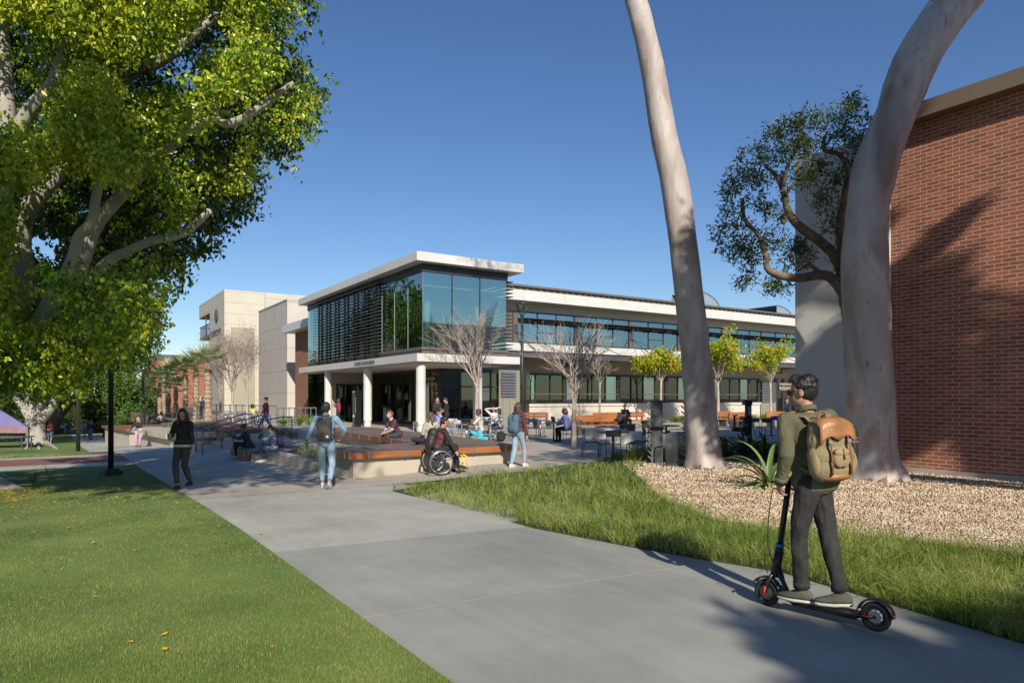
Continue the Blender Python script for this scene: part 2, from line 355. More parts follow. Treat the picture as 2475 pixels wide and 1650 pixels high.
# concrete path material: brushed concrete, a bit of stain
def conc_mat(name, c, joint=0):
    m, t, b = nt(name); g = N(t, 'ShaderNodeNewGeometry')
    n = N(t, 'ShaderNodeTexNoise'); n.inputs['Scale'].default_value = .55; n.inputs['Detail'].default_value = 9; n.inputs['Roughness'].default_value = .62; t.links.new(g.outputs['Position'], n.inputs['Vector'])
    r = N(t, 'ShaderNodeValToRGB'); e = r.color_ramp.elements; e[0].position = .32; e[1].position = .7
    e[0].color = col4([q*.74 for q in c]); e[1].color = col4([q*1.12 for q in c]); t.links.new(n.outputs['Fac'], r.inputs[0])
    n3 = N(t, 'ShaderNodeTexNoise'); n3.inputs['Scale'].default_value = 140; n3.inputs['Detail'].default_value = 3; t.links.new(g.outputs['Position'], n3.inputs['Vector'])
    mr = N(t, 'ShaderNodeMapRange'); mr.inputs['To Min'].default_value = .8; mr.inputs['To Max'].default_value = 1.2; t.links.new(n3.outputs['Fac'], mr.inputs[0])
    mx = N(t, 'ShaderNodeMix', data_type='RGBA', blend_type='MULTIPLY'); mx.inputs[0].default_value = 1; t.links.new(r.outputs[0], mx.inputs[6]); t.links.new(mr.outputs[0], mx.inputs[7])
    # long faint brushing / tyre streaks along the path
    mp = N(t, 'ShaderNodeMapping'); mp.inputs['Scale'].default_value = (7, .5, 1); t.links.new(g.outputs['Position'], mp.inputs[0])
    n4 = N(t, 'ShaderNodeTexNoise'); n4.inputs['Scale'].default_value = 1; n4.inputs['Detail'].default_value = 5; t.links.new(mp.outputs[0], n4.inputs['Vector'])
    mr4 = N(t, 'ShaderNodeMapRange'); mr4.inputs[1].default_value = .3; mr4.inputs[2].default_value = .7; mr4.inputs['To Min'].default_value = .94; mr4.inputs['To Max'].default_value = 1.05; t.links.new(n4.outputs['Fac'], mr4.inputs[0])
    mx2 = N(t, 'ShaderNodeMix', data_type='RGBA', blend_type='MULTIPLY'); mx2.inputs[0].default_value = 1; t.links.new(mx.outputs[2], mx2.inputs[6]); t.links.new(mr4.outputs[0], mx2.inputs[7])
    vo = N(t, 'ShaderNodeTexVoronoi'); vo.inputs['Scale'].default_value = 2.3; t.links.new(g.outputs['Position'], vo.inputs['Vector'])
    n5 = N(t, 'ShaderNodeTexNoise'); n5.inputs['Scale'].default_value = .35; n5.inputs['Detail'].default_value = 3; t.links.new(g.outputs['Position'], n5.inputs['Vector'])
    thr = N(t, 'ShaderNodeMapRange'); thr.inputs[1].default_value = .4; thr.inputs[2].default_value = .7; thr.inputs['To Min'].default_value = .004; thr.inputs['To Max'].default_value = .045; t.links.new(n5.outputs['Fac'], thr.inputs[0])
    lt = N(t, 'ShaderNodeMath', operation='LESS_THAN'); t.links.new(vo.outputs['Distance'], lt.inputs[0]); t.links.new(thr.outputs[0], lt.inputs[1])
    ml = N(t, 'ShaderNodeMath', operation='MULTIPLY'); ml.inputs[1].default_value = .45; t.links.new(lt.outputs[0], ml.inputs[0])
    mx3 = N(t, 'ShaderNodeMix', data_type='RGBA'); t.links.new(ml.outputs[0], mx3.inputs[0]); t.links.new(mx2.outputs[2], mx3.inputs[6]); mx3.inputs[7].default_value = (.08, .075, .07, 1)
    t.links.new(mx3.outputs[2], b.inputs['Base Color']); b.inputs['Roughness'].default_value = .8
    bp = N(t, 'ShaderNodeBump'); bp.inputs['Strength'].default_value = .25; bp.inputs['Distance'].default_value = .004; t.links.new(n3.outputs['Fac'], bp.inputs['Height']); t.links.new(bp.outputs[0], b.inputs['Normal'])
    return m
M['path'] = conc_mat('path_concrete', (.45, .44, .385))
M['path2'] = conc_mat('path_concrete_darker', (.35, .35, .315))
M['plaza'] = conc_mat('plaza_concrete', (.47, .42, .355))
M['joint'] = mat('joint_sealant', (.55, .48, .37), .8, var=.2, scale=8)
# main path: slabs between joints.  near joints are slightly skewed to the path
def slab(name, quad, m, dz=.0, label=None):
    (a, b_, c_, d_) = [Vector((q[0], q[1], 0)) for q in quad]; n = 6; v = []; f = []
    for j in range(n+1):
        for i in range(n+1):
            p = a.lerp(b_, i/n).lerp(d_.lerp(c_, i/n), j/n); v.append((p.x, p.y, gz(p.x, p.y)+dz))
    for j in range(n):
        for i in range(n):
            k = j*(n+1)+i; f.append((k, k+1, k+n+2, k+n+1))
    return idx_mesh(name, v, f, m)
XL, XR = 1.94, 5.5
def ext(a, b, x): t = (x-a.x)/(b.x-a.x); return (x, a.y+(b.y-a.y)*t)
j1a, j1b = G(905, 1488, 0), G(1690, 1362, 0)      # sealant joint
j2a, j2b = G(652, 1335, 0), G(1290, 1271, 0)      # joint where the concrete changes tone
e1 = ext(j1a, j1b, XL); f1 = ext(j1a, j1b, 7.2); e2 = ext(j2a, j2b, XL); f2 = ext(j2a, j2b, 6.6)
tag(slab('path', [(1.94, -3), (7.2, -3), f1, e1], M['path2']), 'grey concrete path in front', 'path', kind='structure')
tag(slab('path', [e1, f1, f2, e2], M['path2']), 'grey concrete path middle slab', 'path', kind='structure')
tag(slab('path', [e2, f2, (5.9, 13), (XL, 13)], M['path']), 'paler concrete path', 'path', kind='structure')
jm = MB(); 
for (p, q, w) in [(j1a, j1b, .014), (j2a, j2b, .007)]:
    d = (q-p).normalized(); n_ = Vector((-d.y, d.x, 0)); p0 = p+d*-.1; q = q+d*.6
    jm.add([p0-n_*w/2+Vector((0, 0, .003)), q-n_*w/2+Vector((0, 0, .003)), q+n_*w/2+Vector((0, 0, .003)), p0+n_*w/2+Vector((0, 0, .003))], [(0, 1, 2, 3)])
tag(jm.build('path_joint', M['joint']), 'pale sealant lines across the path', 'joint', kind='structure')
XL2 = 1.94
tag(grid_ground('path', XL2, 5.6, 13, 34, 8, 40, M['path'], .0), 'far part of the concrete path', 'path', kind='structure')
tag(grid_ground('path', 1.1, 6.5, 34.0, 95, 8, 50, M['path'], .0), 'concrete path running off under the trees', 'path', kind='structure')
tag(grid_ground('path', XL2-.0, 12, 13.0, 14.95, 30, 6, M['plaza'], .004), 'concrete walk in front of the wooden deck', 'path', kind='structure')
# side walk crossing to the left with a red brick strip
M['redpave'] = brick_mat('red_pavers', (.30, .115, .08), (.22, .085, .06), (.2, .12, .09), .2, .1, .006)
pa, pb = G(0, 1145), G(300, 1118)
def cross(y0, y1, m, nm, lab, dz):
    tag(grid_ground(nm, -60, 2.02, y0, y1, 30, 2, m, dz), lab, nm, kind='structure')
yA = G(290, 1121).y; yB = G(60, 1100).y
YC0 = 24.2
cross(YC0, YC0+2.0, M['path'], 'path', 'near concrete border of the brick walk', .0)
cross(YC0+2.0, YC0+6.1, M['redpave'], 'path', 'red brick walk crossing to the left', .0)
cross(YC0+6.1, YC0+7.6, M['path'], 'path', 'far concrete border of the brick walk', .0)
# plaza slab
plz = MB(); plz.prism([(5.58, 22.9), (5.58, 22.9)], 0, 0) if False else None
v = [(8.0, 14.95), (60, 14.95), (60, 60), (8.0, 60)]
pz = MB(); pz.add([(10.0, 14.96, .0), (11.5, 14.3, .0), (80, 14.3, 0), (80, 70, 0), (6.86, 70, 0), (6.86, 22.9, 0), (8.1, 22.9, 0), (8.1, 14.96, 0)], [tuple(range(8))])
tag(pz.build('plaza', M['plaza']), 'broad concrete plaza in front of the glass building', 'plaza', kind='structure')

# ---- steps
st = MB(); edges = [(5.4, -.45), (5.9, -.30), (6.35, -.15), (6.87, -.004)]
for i, (x, z) in enumerate(edges):
    x1 = edges[i+1][0] if i < 3 else 7.4
    st.prism([(x, 23.3+(.9 if i == 0 else 0)), (x1+.02, 23.3), (x1+.02, 33.7), (x, 33.7)], -1.2, z)
steps = st.build('concrete_steps', M['conc_dark'], bevel=.015)
tag(steps, 'low concrete steps rising from the path to the plaza', 'steps')

# ---- planter beside the path, blue fescue
pl = MB(); pl.box(5.56, 5.92, 16.5, 22.9, -.9, -.005)
t_ = thing('concrete_planter', 'low concrete planter wall beside the path with blue grass behind', 'planter', (5.7, 19, 0))
pl.build('wall', M['conc'], t_, bevel=.02)
for y in np.arange(17.2, 22.5, .85): c_ = MB(); c_.box(5.565, 5.62, y, y+.12, -.006, .006); c_.build('skate_stop', M['galv'], t_)
s_ = MB(); s_.box(5.92, 8.1, 16.5, 27, -.2, -.06); so_ = s_.build('planter_soil', M['soil']); tag(so_, 'soil bed in the planter', 'soil', kind='structure')
# walkway strip between planter beds
w_ = MB(); w_.box(5.93, 8.05, 22.3, 23.28, -.06, -.002); tag(w_.build('plaza', M['plaza']), 'concrete strip behind the planter', 'plaza', kind='structure')
# seat block with wooden face at the foot of the steps
t_ = thing('wooden_seat_block', 'wood faced seat block at the foot of the steps', 'seat', (5.4, 24, -.4))
b_ = MB(); b_.box(5.14, 5.9, 22.95, 25.5, -.7, -.10); b_.build('base', M['conc_dark'], t_)
b_ = MB(); b_.box(5.06, 5.95, 22.93, 25.6, -.10, -.02); b_.build('top', M['wood_grey_y'], t_, bevel=.01)
b_ = MB(); b_.box(5.04, 5.08, 22.93, 25.6, -.40, -.101); b_.build('front_board', M['wood_y'], t_)
b_ = MB()
for y in (23.4, 24.3, 25.2): b_.box(5.02, 5.04, y, y+.05, -.41, -.012)
b_.build('bracket', M['galv'], t_)
# ---- V shaped deck bench
deck = thing('wooden_deck_bench', 'angular concrete bench with a deep wooden deck top beside the path', 'bench', (6, 16, 0))
poly_near = [(5.38, 14.72), (10.0, 14.72), (10.45, 17.3), (8.1, 17.3), (5.45, 16.62)]
poly_far = [(8.1, 17.303), (10.45, 17.303), (10.9, 27.5), (8.7, 27.5)]
def inset(poly, q):
    cx = sum(p[0] for p in poly)/len(poly); cy = sum(p[1] for p in poly)/len(poly)
    return [(p[0]+(q if p[0] < cx else -q), p[1]+(q if p[1] < cy else -q)) for p in poly]
b_ = MB(); b_.prism(inset(poly_near, .16), -.4, .31); b_.build('concrete_base', M['conc'], deck)
b_ = MB(); b_.prism([(8.3, 17.15), (10.3, 17.15), (10.7, 27.3), (8.9, 27.3)], -.2, .31); b_.build('concrete_base', M['conc_dark'], deck)
# deck boards
def boards(poly, m, axis, w=.145, gap=.008, z0=.33, z1=.46, name='deck_boards'):
    from mathutils.geometry import interpolate_bezier
    bm = bmesh.new(); bb = MB()
    P = [Vector((p[0], p[1])) for p in poly]
    lo = min(p[axis] for p in poly); hi = max(p[axis] for p in poly); a = lo
    def clip(pp, ax, val, keep_gt):
        out = []
        for i in range(len(pp)):
            p, q = pp[i], pp[(i+1) % len(pp)]; ip = (p[ax] > val) == keep_gt; iq = (q[ax] > val) == keep_gt
            if ip: out.append(p)
            if ip != iq: s = (val-p[ax])/(q[ax]-p[ax]); out.append(p.lerp(q, s))
        return out
    while a < hi:
        q = clip(clip(P, axis, a, True), axis, min(a+w-gap, hi), False)
        if len(q) > 2: bb.prism([(p.x, p.y) for p in q], z0, z1)
        a += w
    bm.free()
    return bb.build(name, m, deck)
boards(inset(poly_near, .025), M['wood_grey'], 1); boards(inset(poly_far, .02), M['wood_grey_y'], 0)
def edge_board(p, q, m, name='edge_board', z0=.315, z1=.463, th=.03):
    p = Vector((*p, 0)); q = Vector((*q, 0)); d = (q-p).normalized(); n_ = Vector((d.y, -d.x, 0)); L_ = (q-p).length; k = 0
    s = 0
    while s < L_-.01:
        e = min(s+1.9, L_); a = p+d*(s+.003); c = p+d*(e-.003); bb = MB()
        bb.prism([(a.x, a.y), (c.x, c.y), ((c-n_*th).x, (c-n_*th).y), ((a-n_*th).x, (a-n_*th).y)], z0, z1); bb.build(name, m, deck); s = e
edge_board(poly_near[0], poly_near[1], M['wood']); edge_board(poly_near[4], poly_near[0], M['wood_y'])
edge_board(poly_near[1], poly_near[2], M['wood_y']); edge_board(poly_far[3], (8.1, 17.35), M['wood_y'])
edge_board((10.9, 27.5), (8.7, 27.5), M['wood'])
def skate(p, q, n, w=.05):
    p = Vector((*p, 0)); q = Vector((*q, 0)); d = (q-p).normalized(); n_ = Vector((d.y, -d.x, 0))
    for i in range(n):
        bb = MB(); c = p.lerp(q, (i+.5)/n); a = c-d*w/2; e = c+d*w/2
        bb.prism([tuple((a+n_*.012).xy), tuple((e+n_*.012).xy), tuple((e-n_*.03).xy), tuple((a-n_*.03).xy)], .312, .47)
        bb.build('skate_stop', M['galv'], deck)
skate(poly_near[0], poly_near[1], 5); skate(poly_near[4], poly_near[0], 3); skate(poly_far[3], (8.1, 17.35), 10, .07)

# ---- second planter and bench further along the path
t_ = thing('concrete_planter', 'angular concrete planter with overhanging cap further along the path', 'planter', (5, 42, -.9))
b_ = MB(); b_.prism([(4.75, 38.9), (8.5, 38.9), (8.5, 47), (3.9, 47)], -1.6, -.42); b_.build('wall', M['conc'], t_)
b_ = MB(); b_.prism([(4.5, 38.6), (8.6, 38.6), (8.6, 47.2), (3.6, 47.2)], -.42, -.10); b_.build('cap', M['conc'], t_, bevel=.02)
t_ = thing('wooden_deck_bench', 'dark wooden bench block behind the far planter', 'bench', (5, 52, -1.0))
b_ = MB(); b_.prism([(3.6, 48), (8, 48), (8, 54), (2.6, 54)], -1.9, -.35); b_.build('base', M['conc_dark'], t_)
b_ = MB(); b_.prism([(3.4, 47.6), (8.2, 47.6), (8.2, 54.2), (2.4, 54.2)], -.35, -.2); b_.build('deck_boards', M['wood_y'], t_)
t_ = thing('wooden_deck_bench', 'brown deck bench rising between the planters left of the handrails', 'bench', (8, 40, 0))
b_ = MB(); b_.prism([(6.9, 34.0), (8.0, 34.0), (8.9, 47), (7.4, 47)], -.3, .05); b_.build('base', M['conc_dark'], t_)
b_ = MB(); b_.prism([(6.8, 33.9), (8.1, 33.9), (9.0, 47.1), (7.2, 47.1)], .05, .2); b_.build('deck_boards', M['wood_y'], t_)

# ---- handrails
def rail(x0, x1, y, lab):
    z0 = gz(x0, y)+.88; z1 = .9; t_ = thing('handrail', lab, 'handrail', (x0, y, gz(x0, y)), group='steel handrails of the steps')
    b = MB(); b.tube([(x0, y, z0), (x0+.35, y, z0+.02), (x1-.45, y, z1), (x1, y, z1)], .024, 8); b.build('rail', M['railsteel'], t_, smooth=True)
    n = 3
    for i, x in enumerate([x0, x0+(x1-x0)*.33, x0+(x1-x0)*.66, x1]):
        zt = float(np.interp(x, [x0, x0+.35, x1-.45, x1], [z0, z0+.02, z1, z1]))
        zb = gz(x0, y) if x < 5.4 else (-.45 if x < 5.9 else -.3 if x < 6.35 else -.15 if x < 6.87 else 0)
        bb = MB(); bb.bar((x, y, zb), (x, y, zt), .024); bb.build('post', M['railsteel'], t_, smooth=True)
rail(4.55, 7.9, 28.2, 'steel handrail nearest the seated women')
rail(4.75, 7.75, 31.0, 'steel handrail in the middle of the steps')
rail(4.9, 7.7, 34.2, 'pale steel handrail at the far side of the steps')
# =====================================================================  BUILDINGS
def text(name, s, size, loc, facing, m, parent, extr=.01, align='LEFT', sx=1.0, vertical=False, spacing=1.0):
    """facing: '-Y' or '-X' : the side the letters look to"""
    cu = bpy.data.curves.new(name, 'FONT'); cu.body = s; cu.size = size; cu.extrude = extr; cu.align_x = align; cu.space_character = spacing
    o = bpy.data.objects.new(name, cu); C.objects.link(o)
    bpy.context.view_layer.update(); dg = bpy.context.evaluated_depsgraph_get()
    me = bpy.data.meshes.new_from_object(o.evaluated_get(dg)); bpy.data.objects.remove(o)
    v = []
    for q in me.vertices:
        x, y, z = q.co; x *= sx
        if facing == '-Y': v.append((loc[0]+x, loc[1]-z, loc[2]+y))
        else: v.append((loc[0]-z, loc[1]-x, loc[2]+y))
    mb = MB(); mb.add(v, [tuple(p.vertices) for p in me.polygons])
    return mb.build(name, m, parent)
M['letter'] = mat('dark_letter_metal', (.07, .075, .085), .5, .3)
M['letter_pale'] = mat('pale_letters', (.62, .56, .45), .6)

# ---------- glass pavilion (student centre) ----------
T = thing('glass_building', 'two storey glass corner building with white flat roof and louvred side', 'building', (14.7, 30.9, 0))
GX, GY, GX1, GY1 = 15.1, 30.9, 20.07, 49.7
b = MB(); b.box(14.5, 20.8, 30.3, 50.1, 8.37, 8.82); b.build('roof', M['white'], T, bevel=.012)
b = MB(); b.box(14.52, 20.57, 30.32, 50.05, 3.46, 3.85); b.build('canopy_band', M['white'], T, bevel=.012)
b = MB(); b.box(GX+.25, GX1-.1, GY+.25, GY1, 7.97, 8.37); b.box(GX-.06, GX1+.05, GY-.06, GY1, 7.96, 8.368); b.build('head_band', M['dark'], T)
b = MB(); b.box(GX-.02, GX1+.03, GY-.02, GY1, 3.851, 4.08); b.build('base_band', M['bronze'], T)
b = MB(); b.box(GX-.10, GX1+.08, GY-.10, GY1, 4.081, 4.21); b.build('sill', M['bronze'], T, bevel=.01)
# glazing, one pane each
for i in range(3):
    x0 = GX+.02+i*1.656; bb = MB(); bb.box(x0, x0+1.62, GY, GY+.02, 4.212, 7.958); bb.build('window_pane', M['glass'], T)
ys = [GY+.03+i*1.709 for i in range(12)]
for i in range(11):
    bb = MB(); bb.box(GX, GX+.02, ys[i], ys[i+1]-.03, 4.212, 7.958); bb.build('window_pane', M['glass'], T)
b = MB()
for i in (1, 2): b.box(GX-.0+i*1.656-.02, GX+i*1.656+.02, GY-.03, GY+.12, 4.212, 7.958)
b.build('mullion', M['dark'], T)
M['glassfin'] = mat('pale_glass_joint', (.30, .42, .38), .2, var=.1)
b = MB()
for y in ys[1:4]: b.box(GX-.015, GX+.1, y-.028, y-.002, 4.212, 7.958)
b.build('mullion', M['glassfin'], T)
b = MB(); b.box(GX-.012, GX+.02, GY-.012, GY+.02, 4.212, 7.958); b.build('corner_trim', M['galv'], T)
# louvres on the path side: each blade is a part
for k in range(21):
    z = 8.10-k*.197; bb = MB()
    bb.add([(14.80, 35.85, z-.01), (14.80, 47.6, z-.01), (14.98, 47.6, z+.02), (14.98, 35.85, z+.02), (14.80, 35.85, z-.05), (14.80, 47.6, z-.05), (14.98, 47.6, z-.015), (14.98, 35.85, z-.015)],
           [(0, 3, 2, 1), (4, 5, 6, 7), (0, 1, 5, 4), (1, 2, 6, 5), (2, 3, 7, 6), (3, 0, 4, 7)])
    bb.build('louvre_blade', M['louvre'], T)
b = MB()
for y in [36.6+1.71*i for i in range(7)]: b.box(14.93, 15.05, y-.02, y+.02, 3.851, 8.2)
b.build('louvre_post', M['louvre'], T)
for k in range(20):
    z = 7.98-k*.2; bb = MB(); bb.box(20.16, 20.62, 31.05, 36.5, z-.04, z); bb.build('louvre_blade', M['louvre'], T)
# inside of the upper floor
b = MB(); b.box(GX+.05, GX1-.05, GY+.1, 49.6, 4.0, 4.19); b.build('floor_slab', M['int_wall'], T)
b = MB(); b.box(17.4, GX1-.1, 37.0, 49.6, 4.2, 7.9); b.build('interior_wall', M['int_wall'], T)
b = MB(); b.box(16.2, 17.3, 34.8, 36.9, 4.2, 6.6); b.build('interior_wall', M['int_dark'], T)
b = MB(); b.box(GX+.1, GX1-.1, GY+.2, 49.6, 7.3, 7.35); b.build('ceiling', M['blind'], T)
for (x, y) in [(16.05, 32.3), (19.2, 32.4), (16.05, 39.5)]:
    bb = MB(); bb.lathe([(.17, 4.2), (.17, 7.95)], (x, y, 0)); bb.build('interior_column', M['col'], T, smooth=True)
# ground floor: columns
for i, (x, y) in enumerate([(14.98, 30.86), (14.98, 37.9), (14.98, 44.9), (18.25, 30.86)]):
    c_ = thing('round_column', ['white round column under the corner of the glass building', 'white round column beside the black directory pillar', 'white round column furthest left under the canopy', 'white round column behind the bare tree'][i], 'column', (x, y, 0), group='round columns carrying the canopy')
    bb = MB(); bb.lathe([(.215, 0), (.215, .34), (.245, .35), (.24, .36), (.24, 2.39), (.232, 2.395), (.232, 2.41), (.24, 2.415), (.24, 3.458)], (x, y, 0), 28); bb.build('shaft', M['col'], c_, smooth=False)
    for p_ in c_.children: p_.data.polygons.foreach_set('use_smooth', [True]*len(p_.data.polygons)); mdf = p_.modifiers.new('edge', 'EDGE_SPLIT'); mdf.split_angle = R(35)
b = MB(); b.box(14.9, 20.5, 30.7, 49.9, 3.40, 3.458); b.build('soffit', M['soffit'], T)
# recessed storefront
SX = 18.6
b = MB(); b.box(SX, SX+.02, 35.8, 45.9, .12, 3.2); b.build('storefront_glass', M['glass_low'], T)
b = MB(); b.box(SX, 25, 35.8, 35.82, .12, 3.2); b.build('storefront_glass', M['glass_low'], T)
b = MB()
for y in [35.8+1.26*i for i in range(9)]: b.box(SX-.05, SX+.07, y-.04, y+.04, 0, 3.2)
b.box(SX-.06, SX+.08, 35.74, 45.9, 3.2, 3.4); b.box(SX-.05, SX+.07, 35.75, 45.9, 0, .12)
b.build('storefront_frame', M['dark'], T)
b = MB()
for x in [18.6, 19.9, 21.2, 22.1, 24.7]: b.box(x-.04, x+.04, 35.75, 35.87, 0, 3.2)
b.box(18.68, 25, 35.74, 35.88, 3.2, 3.4); b.box(18.68, 25, 35.76, 35.86, 2.3, 2.38); b.box(18.68, 25, 35.75, 35.87, 0, .12)
b.build('storefront_frame', M['dark'], T)
M['int_pale'] = mat('pale_partition', (.34, .36, .31), .8, var=.2, scale=.6)
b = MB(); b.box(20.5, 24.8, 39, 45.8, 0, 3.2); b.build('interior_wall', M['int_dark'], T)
b = MB()
for y in (36.8, 39.2, 41.0, 43.0): b.box(18.9, 19.0, y, y+.55, .1, 3.1)
b.build('interior_curtain', M['int_pale'], T)
b = MB(); b.box(15.3, SX+.1, 46, 46.3, 0, 3.42); b.build('panel_wall', M['tan'], T)
b = MB(); b.box(15.9, 18.1, 45.90, 46.0, 0, 2.62); b.build('door_frame', M['dark'], T)
for x in (15.98, 16.5, 17.35):
    b = MB(); b.box(x, x+.4, 45.87, 45.90, .15, 2.5); b.build('door_glass', M['glass_low'], T)
b = MB(); b.box(15.3, 15.36, 46.3, 50.4, 0, 3.42); b.build('side_glass', M['glass_low'], T)
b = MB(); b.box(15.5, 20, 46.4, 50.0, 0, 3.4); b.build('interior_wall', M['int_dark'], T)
text('lettering', 'STUDENT SUCCESS CENTER', .26, (14.49, 38.7, 3.57), '-X', M['letter'], T, .006, sx=.92)
text('lettering', 'BOB MURPHY', .27, (SX-.06, 35.55, 2.62), '-X', M['letter_pale'], T, .004) if False else None
# the name on the front storefront glass
text('lettering', 'BOB MURPHY', .25, (SX-.09, 38.0, 2.72), '-X', M['letter_pale'], T, .004, sx=1.15)
text('lettering', 'ACCESS CENTER', .25, (SX-.09, 38.0, 2.38), '-X', M['letter_pale'], T, .004, sx=1.05)
text('lettering', 'ACCESS CENTER', .24, (18.9, 30.6, 3.22), '-Y', M['letter'], T, .006, sx=1.1)
b = MB(); b.box(18.7, 20.9, 30.62, 30.68, 3.18, 3.2); b.build('letter_rail', M['dark'], T)
# metal louvre panel and stone-like slats at the right end of the pavilion
b = MB()
for k in range(9):
    z = 1.75+k*.175; b.add([(22.72, 35.5, z), (23.8, 35.5, z), (23.8, 35.6, z+.16), (22.72, 35.6, z+.16)], [(0, 1, 2, 3)])
b.build('louvre_panel', M['galv'], T)
M['slat'] = panel_mat('stacked_stone', (.27, .25, .20), .5, .16, .03, jc=(.12, .11, .09))
b = MB(); b.box(22.62, 24.15, 35.63, 35.73, 0, 3.4); b.build('stone_wall', M['slat'], T)
# notice on the door
M['paper'] = mat('paper_notice', (.62, .70, .62), .7, var=.05); M['yellow'] = mat('yellow_band', (.65, .5, .06), .6)
b = MB(); b.box(21.35, 21.95, 35.73, 35.745, 1.5, 2.25); pp = b.build('door_notice', M['paper'], T)
b = MB(); b.box(21.35, 21.95, 35.72, 35.73, 2.0, 2.1); b.build('notice_band', M['yellow'], pp)
# high table and stools inside behind the corner glass
t_ = thing('bar_table', 'high table with cup behind the upper corner glass', 'table', (16.4, 31.6, 4.2))
b = MB(); b.box(15.5, 17.1, 31.4, 31.9, 5.16, 5.2); b.build('tabletop', M['col'], t_); b = MB(); b.bar((16.1, 31.65, 4.2), (16.1, 31.65, 5.16), .05); b.build('leg', M['col'], t_)
for i, x in enumerate((15.6, 17.0)):
    t2 = thing('bar_stool', ['white bar stool nearest the glass corner upstairs', 'white bar stool at the right end of the high table upstairs'][i], 'stool', (x, 31.9, 4.2), group='bar stools upstairs')
    b = MB()
    for s in (-1, 1):
        for q in (-1, 1): b.bar((x+s*.2, 31.9+q*.18, 4.2), (x+s*.14, 31.9+q*.12, 4.9), .015)
    b.build('frame', M['col'], t2); b = MB(); b.box(x-.18, x+.18, 31.75, 32.05, 4.9, 4.94); b.build('seat', M['col'], t2)
t_ = tag(None or (lambda: (lambda q: q)(MB().lathe([(.035, 0), (.045, .13)], (16.0, 31.6, 5.2)).build('paper_cup', M['paper'], None)))(), 'paper cup on the high table upstairs', 'cup')

# ---------- long wing ----------
W = thing('long_building', 'long two storey wing with white roof band and rows of windows', 'building', (40, 37.5, 0))
WX0, WX1 = 20.3, 66
b = MB(); b.box(20.85, WX1, 36.3, 38.5, 7.93, 8.60); b.build('roof_fascia', M['white'], W, bevel=.01)
b = MB(); b.box(20.85, WX1, 37.3, 55, 8.62, 8.86); b.box(20.85, WX1, 37.2, 55.0, 8.98, 9.12); b.box(20.9, WX1, 37.45, 54.9, 8.85, 8.99); b.build('roof_edge', M['bronze'], W)
for x in np.arange(21.2, 66, .55): b = MB(); b.box(x, x+.12, 37.0, 37.3, 8.605, 8.85); b.build('roof_outrigger', M['bronze'], W)
b = MB(); b.box(WX0, WX1, 37.5, 37.7, 7.4, 7.93); b.build('upper_wall', M['white_render'], W)
b = MB(); b.box(WX0, WX1, 37.35, 37.7, 4.72, 5.28); b.build('spandrel_band', M['white'], W)
b = MB(); b.box(WX0, WX1, 37.5, 37.7, 3.32, 4.72); b.build('lower_wall', M['tanplain'], W)
b = MB(); b.box(25.4, 50.2, 37.3, 37.65, 0, 1.08); b.build('plinth_wall', M['white_render'], W)
b = MB(); b.box(25.4, 50.2, 37.22, 37.7, 1.085, 1.27); b.build('plinth_cap', M['white_render'], W, bevel=.01)
piers = [25.05+5.15*i for i in range(8)]
for i, x in enumerate(piers):
    b = MB(); b.box(x-.2, x+.2, 37.4, 37.7, 5.281, 7.399); b.build('pier', M['bronze'], W)
b = MB(); b.box(WX0, 24.8, 37.45, 37.7, 5.281, 7.399); b.build('pier', M['bronze'], W)
rr = random.Random(3)
for i in range(7):
    x0 = piers[i]+.2; w = (5.15-.4)/3
    f = thing('x', '', '') if False else None
    b = MB()
    b.box(x0, x0+3*w, 37.44, 37.56, 7.32, 7.40); b.box(x0, x0+3*w, 37.44, 37.56, 5.281, 5.38)
    for k in range(4): b.box(x0+k*w-.035, x0+k*w+.035, 37.45, 37.55, 5.38, 7.32)
    b.box(x0, x0+3*w, 37.46, 37.54, 6.60, 6.68)
    for k in range(1, 2): b.box(x0+k*w, x0+(k+1)*w, 37.46, 37.54, 6.02, 6.08)
    fr = b.build('window', M['dark'], W)
    for k in range(3):
        b = MB(); b.box(x0+k*w+.035, x0+(k+1)*w-.035, 37.49, 37.5, 5.38, 7.32); b.build('pane', M['glass_win'], fr)
    b = MB()
    for k in range(3):
        if i >= 2 or (i == 1 and k == 2):
            q = rr.random()
            if q > .25: b.box(x0+k*w+.1, x0+(k+1)*w-.1, 37.62, 37.63, 5.5+rr.random()*1.5, 7.32)
        if i < 2: b.add([(x0+k*w+.9, 37.72, 5.4), (x0+k*w+1.5, 37.72, 5.4), (x0+k*w+1.5, 37.72, 6.6)], [(0, 1, 2)])
    if b.v: b.build('blind', M['blind'], W)
    # light shelf
    b = MB(); b.box(x0-.1, x0+3*w+.1, 36.85, 37.38, 6.86, 6.91); b.box(x0-.05, x0+3*w+.05, 37.05, 37.38, 6.72, 6.75)
    for k in range(4): b.box(x0+k*w-.03, x0+k*w+.03, 36.95, 37.45, 6.6, 6.86)
    b.build('light_shelf', M['dark'], W)
# upper interior
b = MB(); b.box(WX0, WX1, 41, 41.2, 4.7, 7.9); b.build('interior_wall', M['int_dark'], W)
b = MB(); b.box(WX0, WX1, 37.75, 41, 7.45, 7.5); b.build('ceiling', M['int_wall'], W)
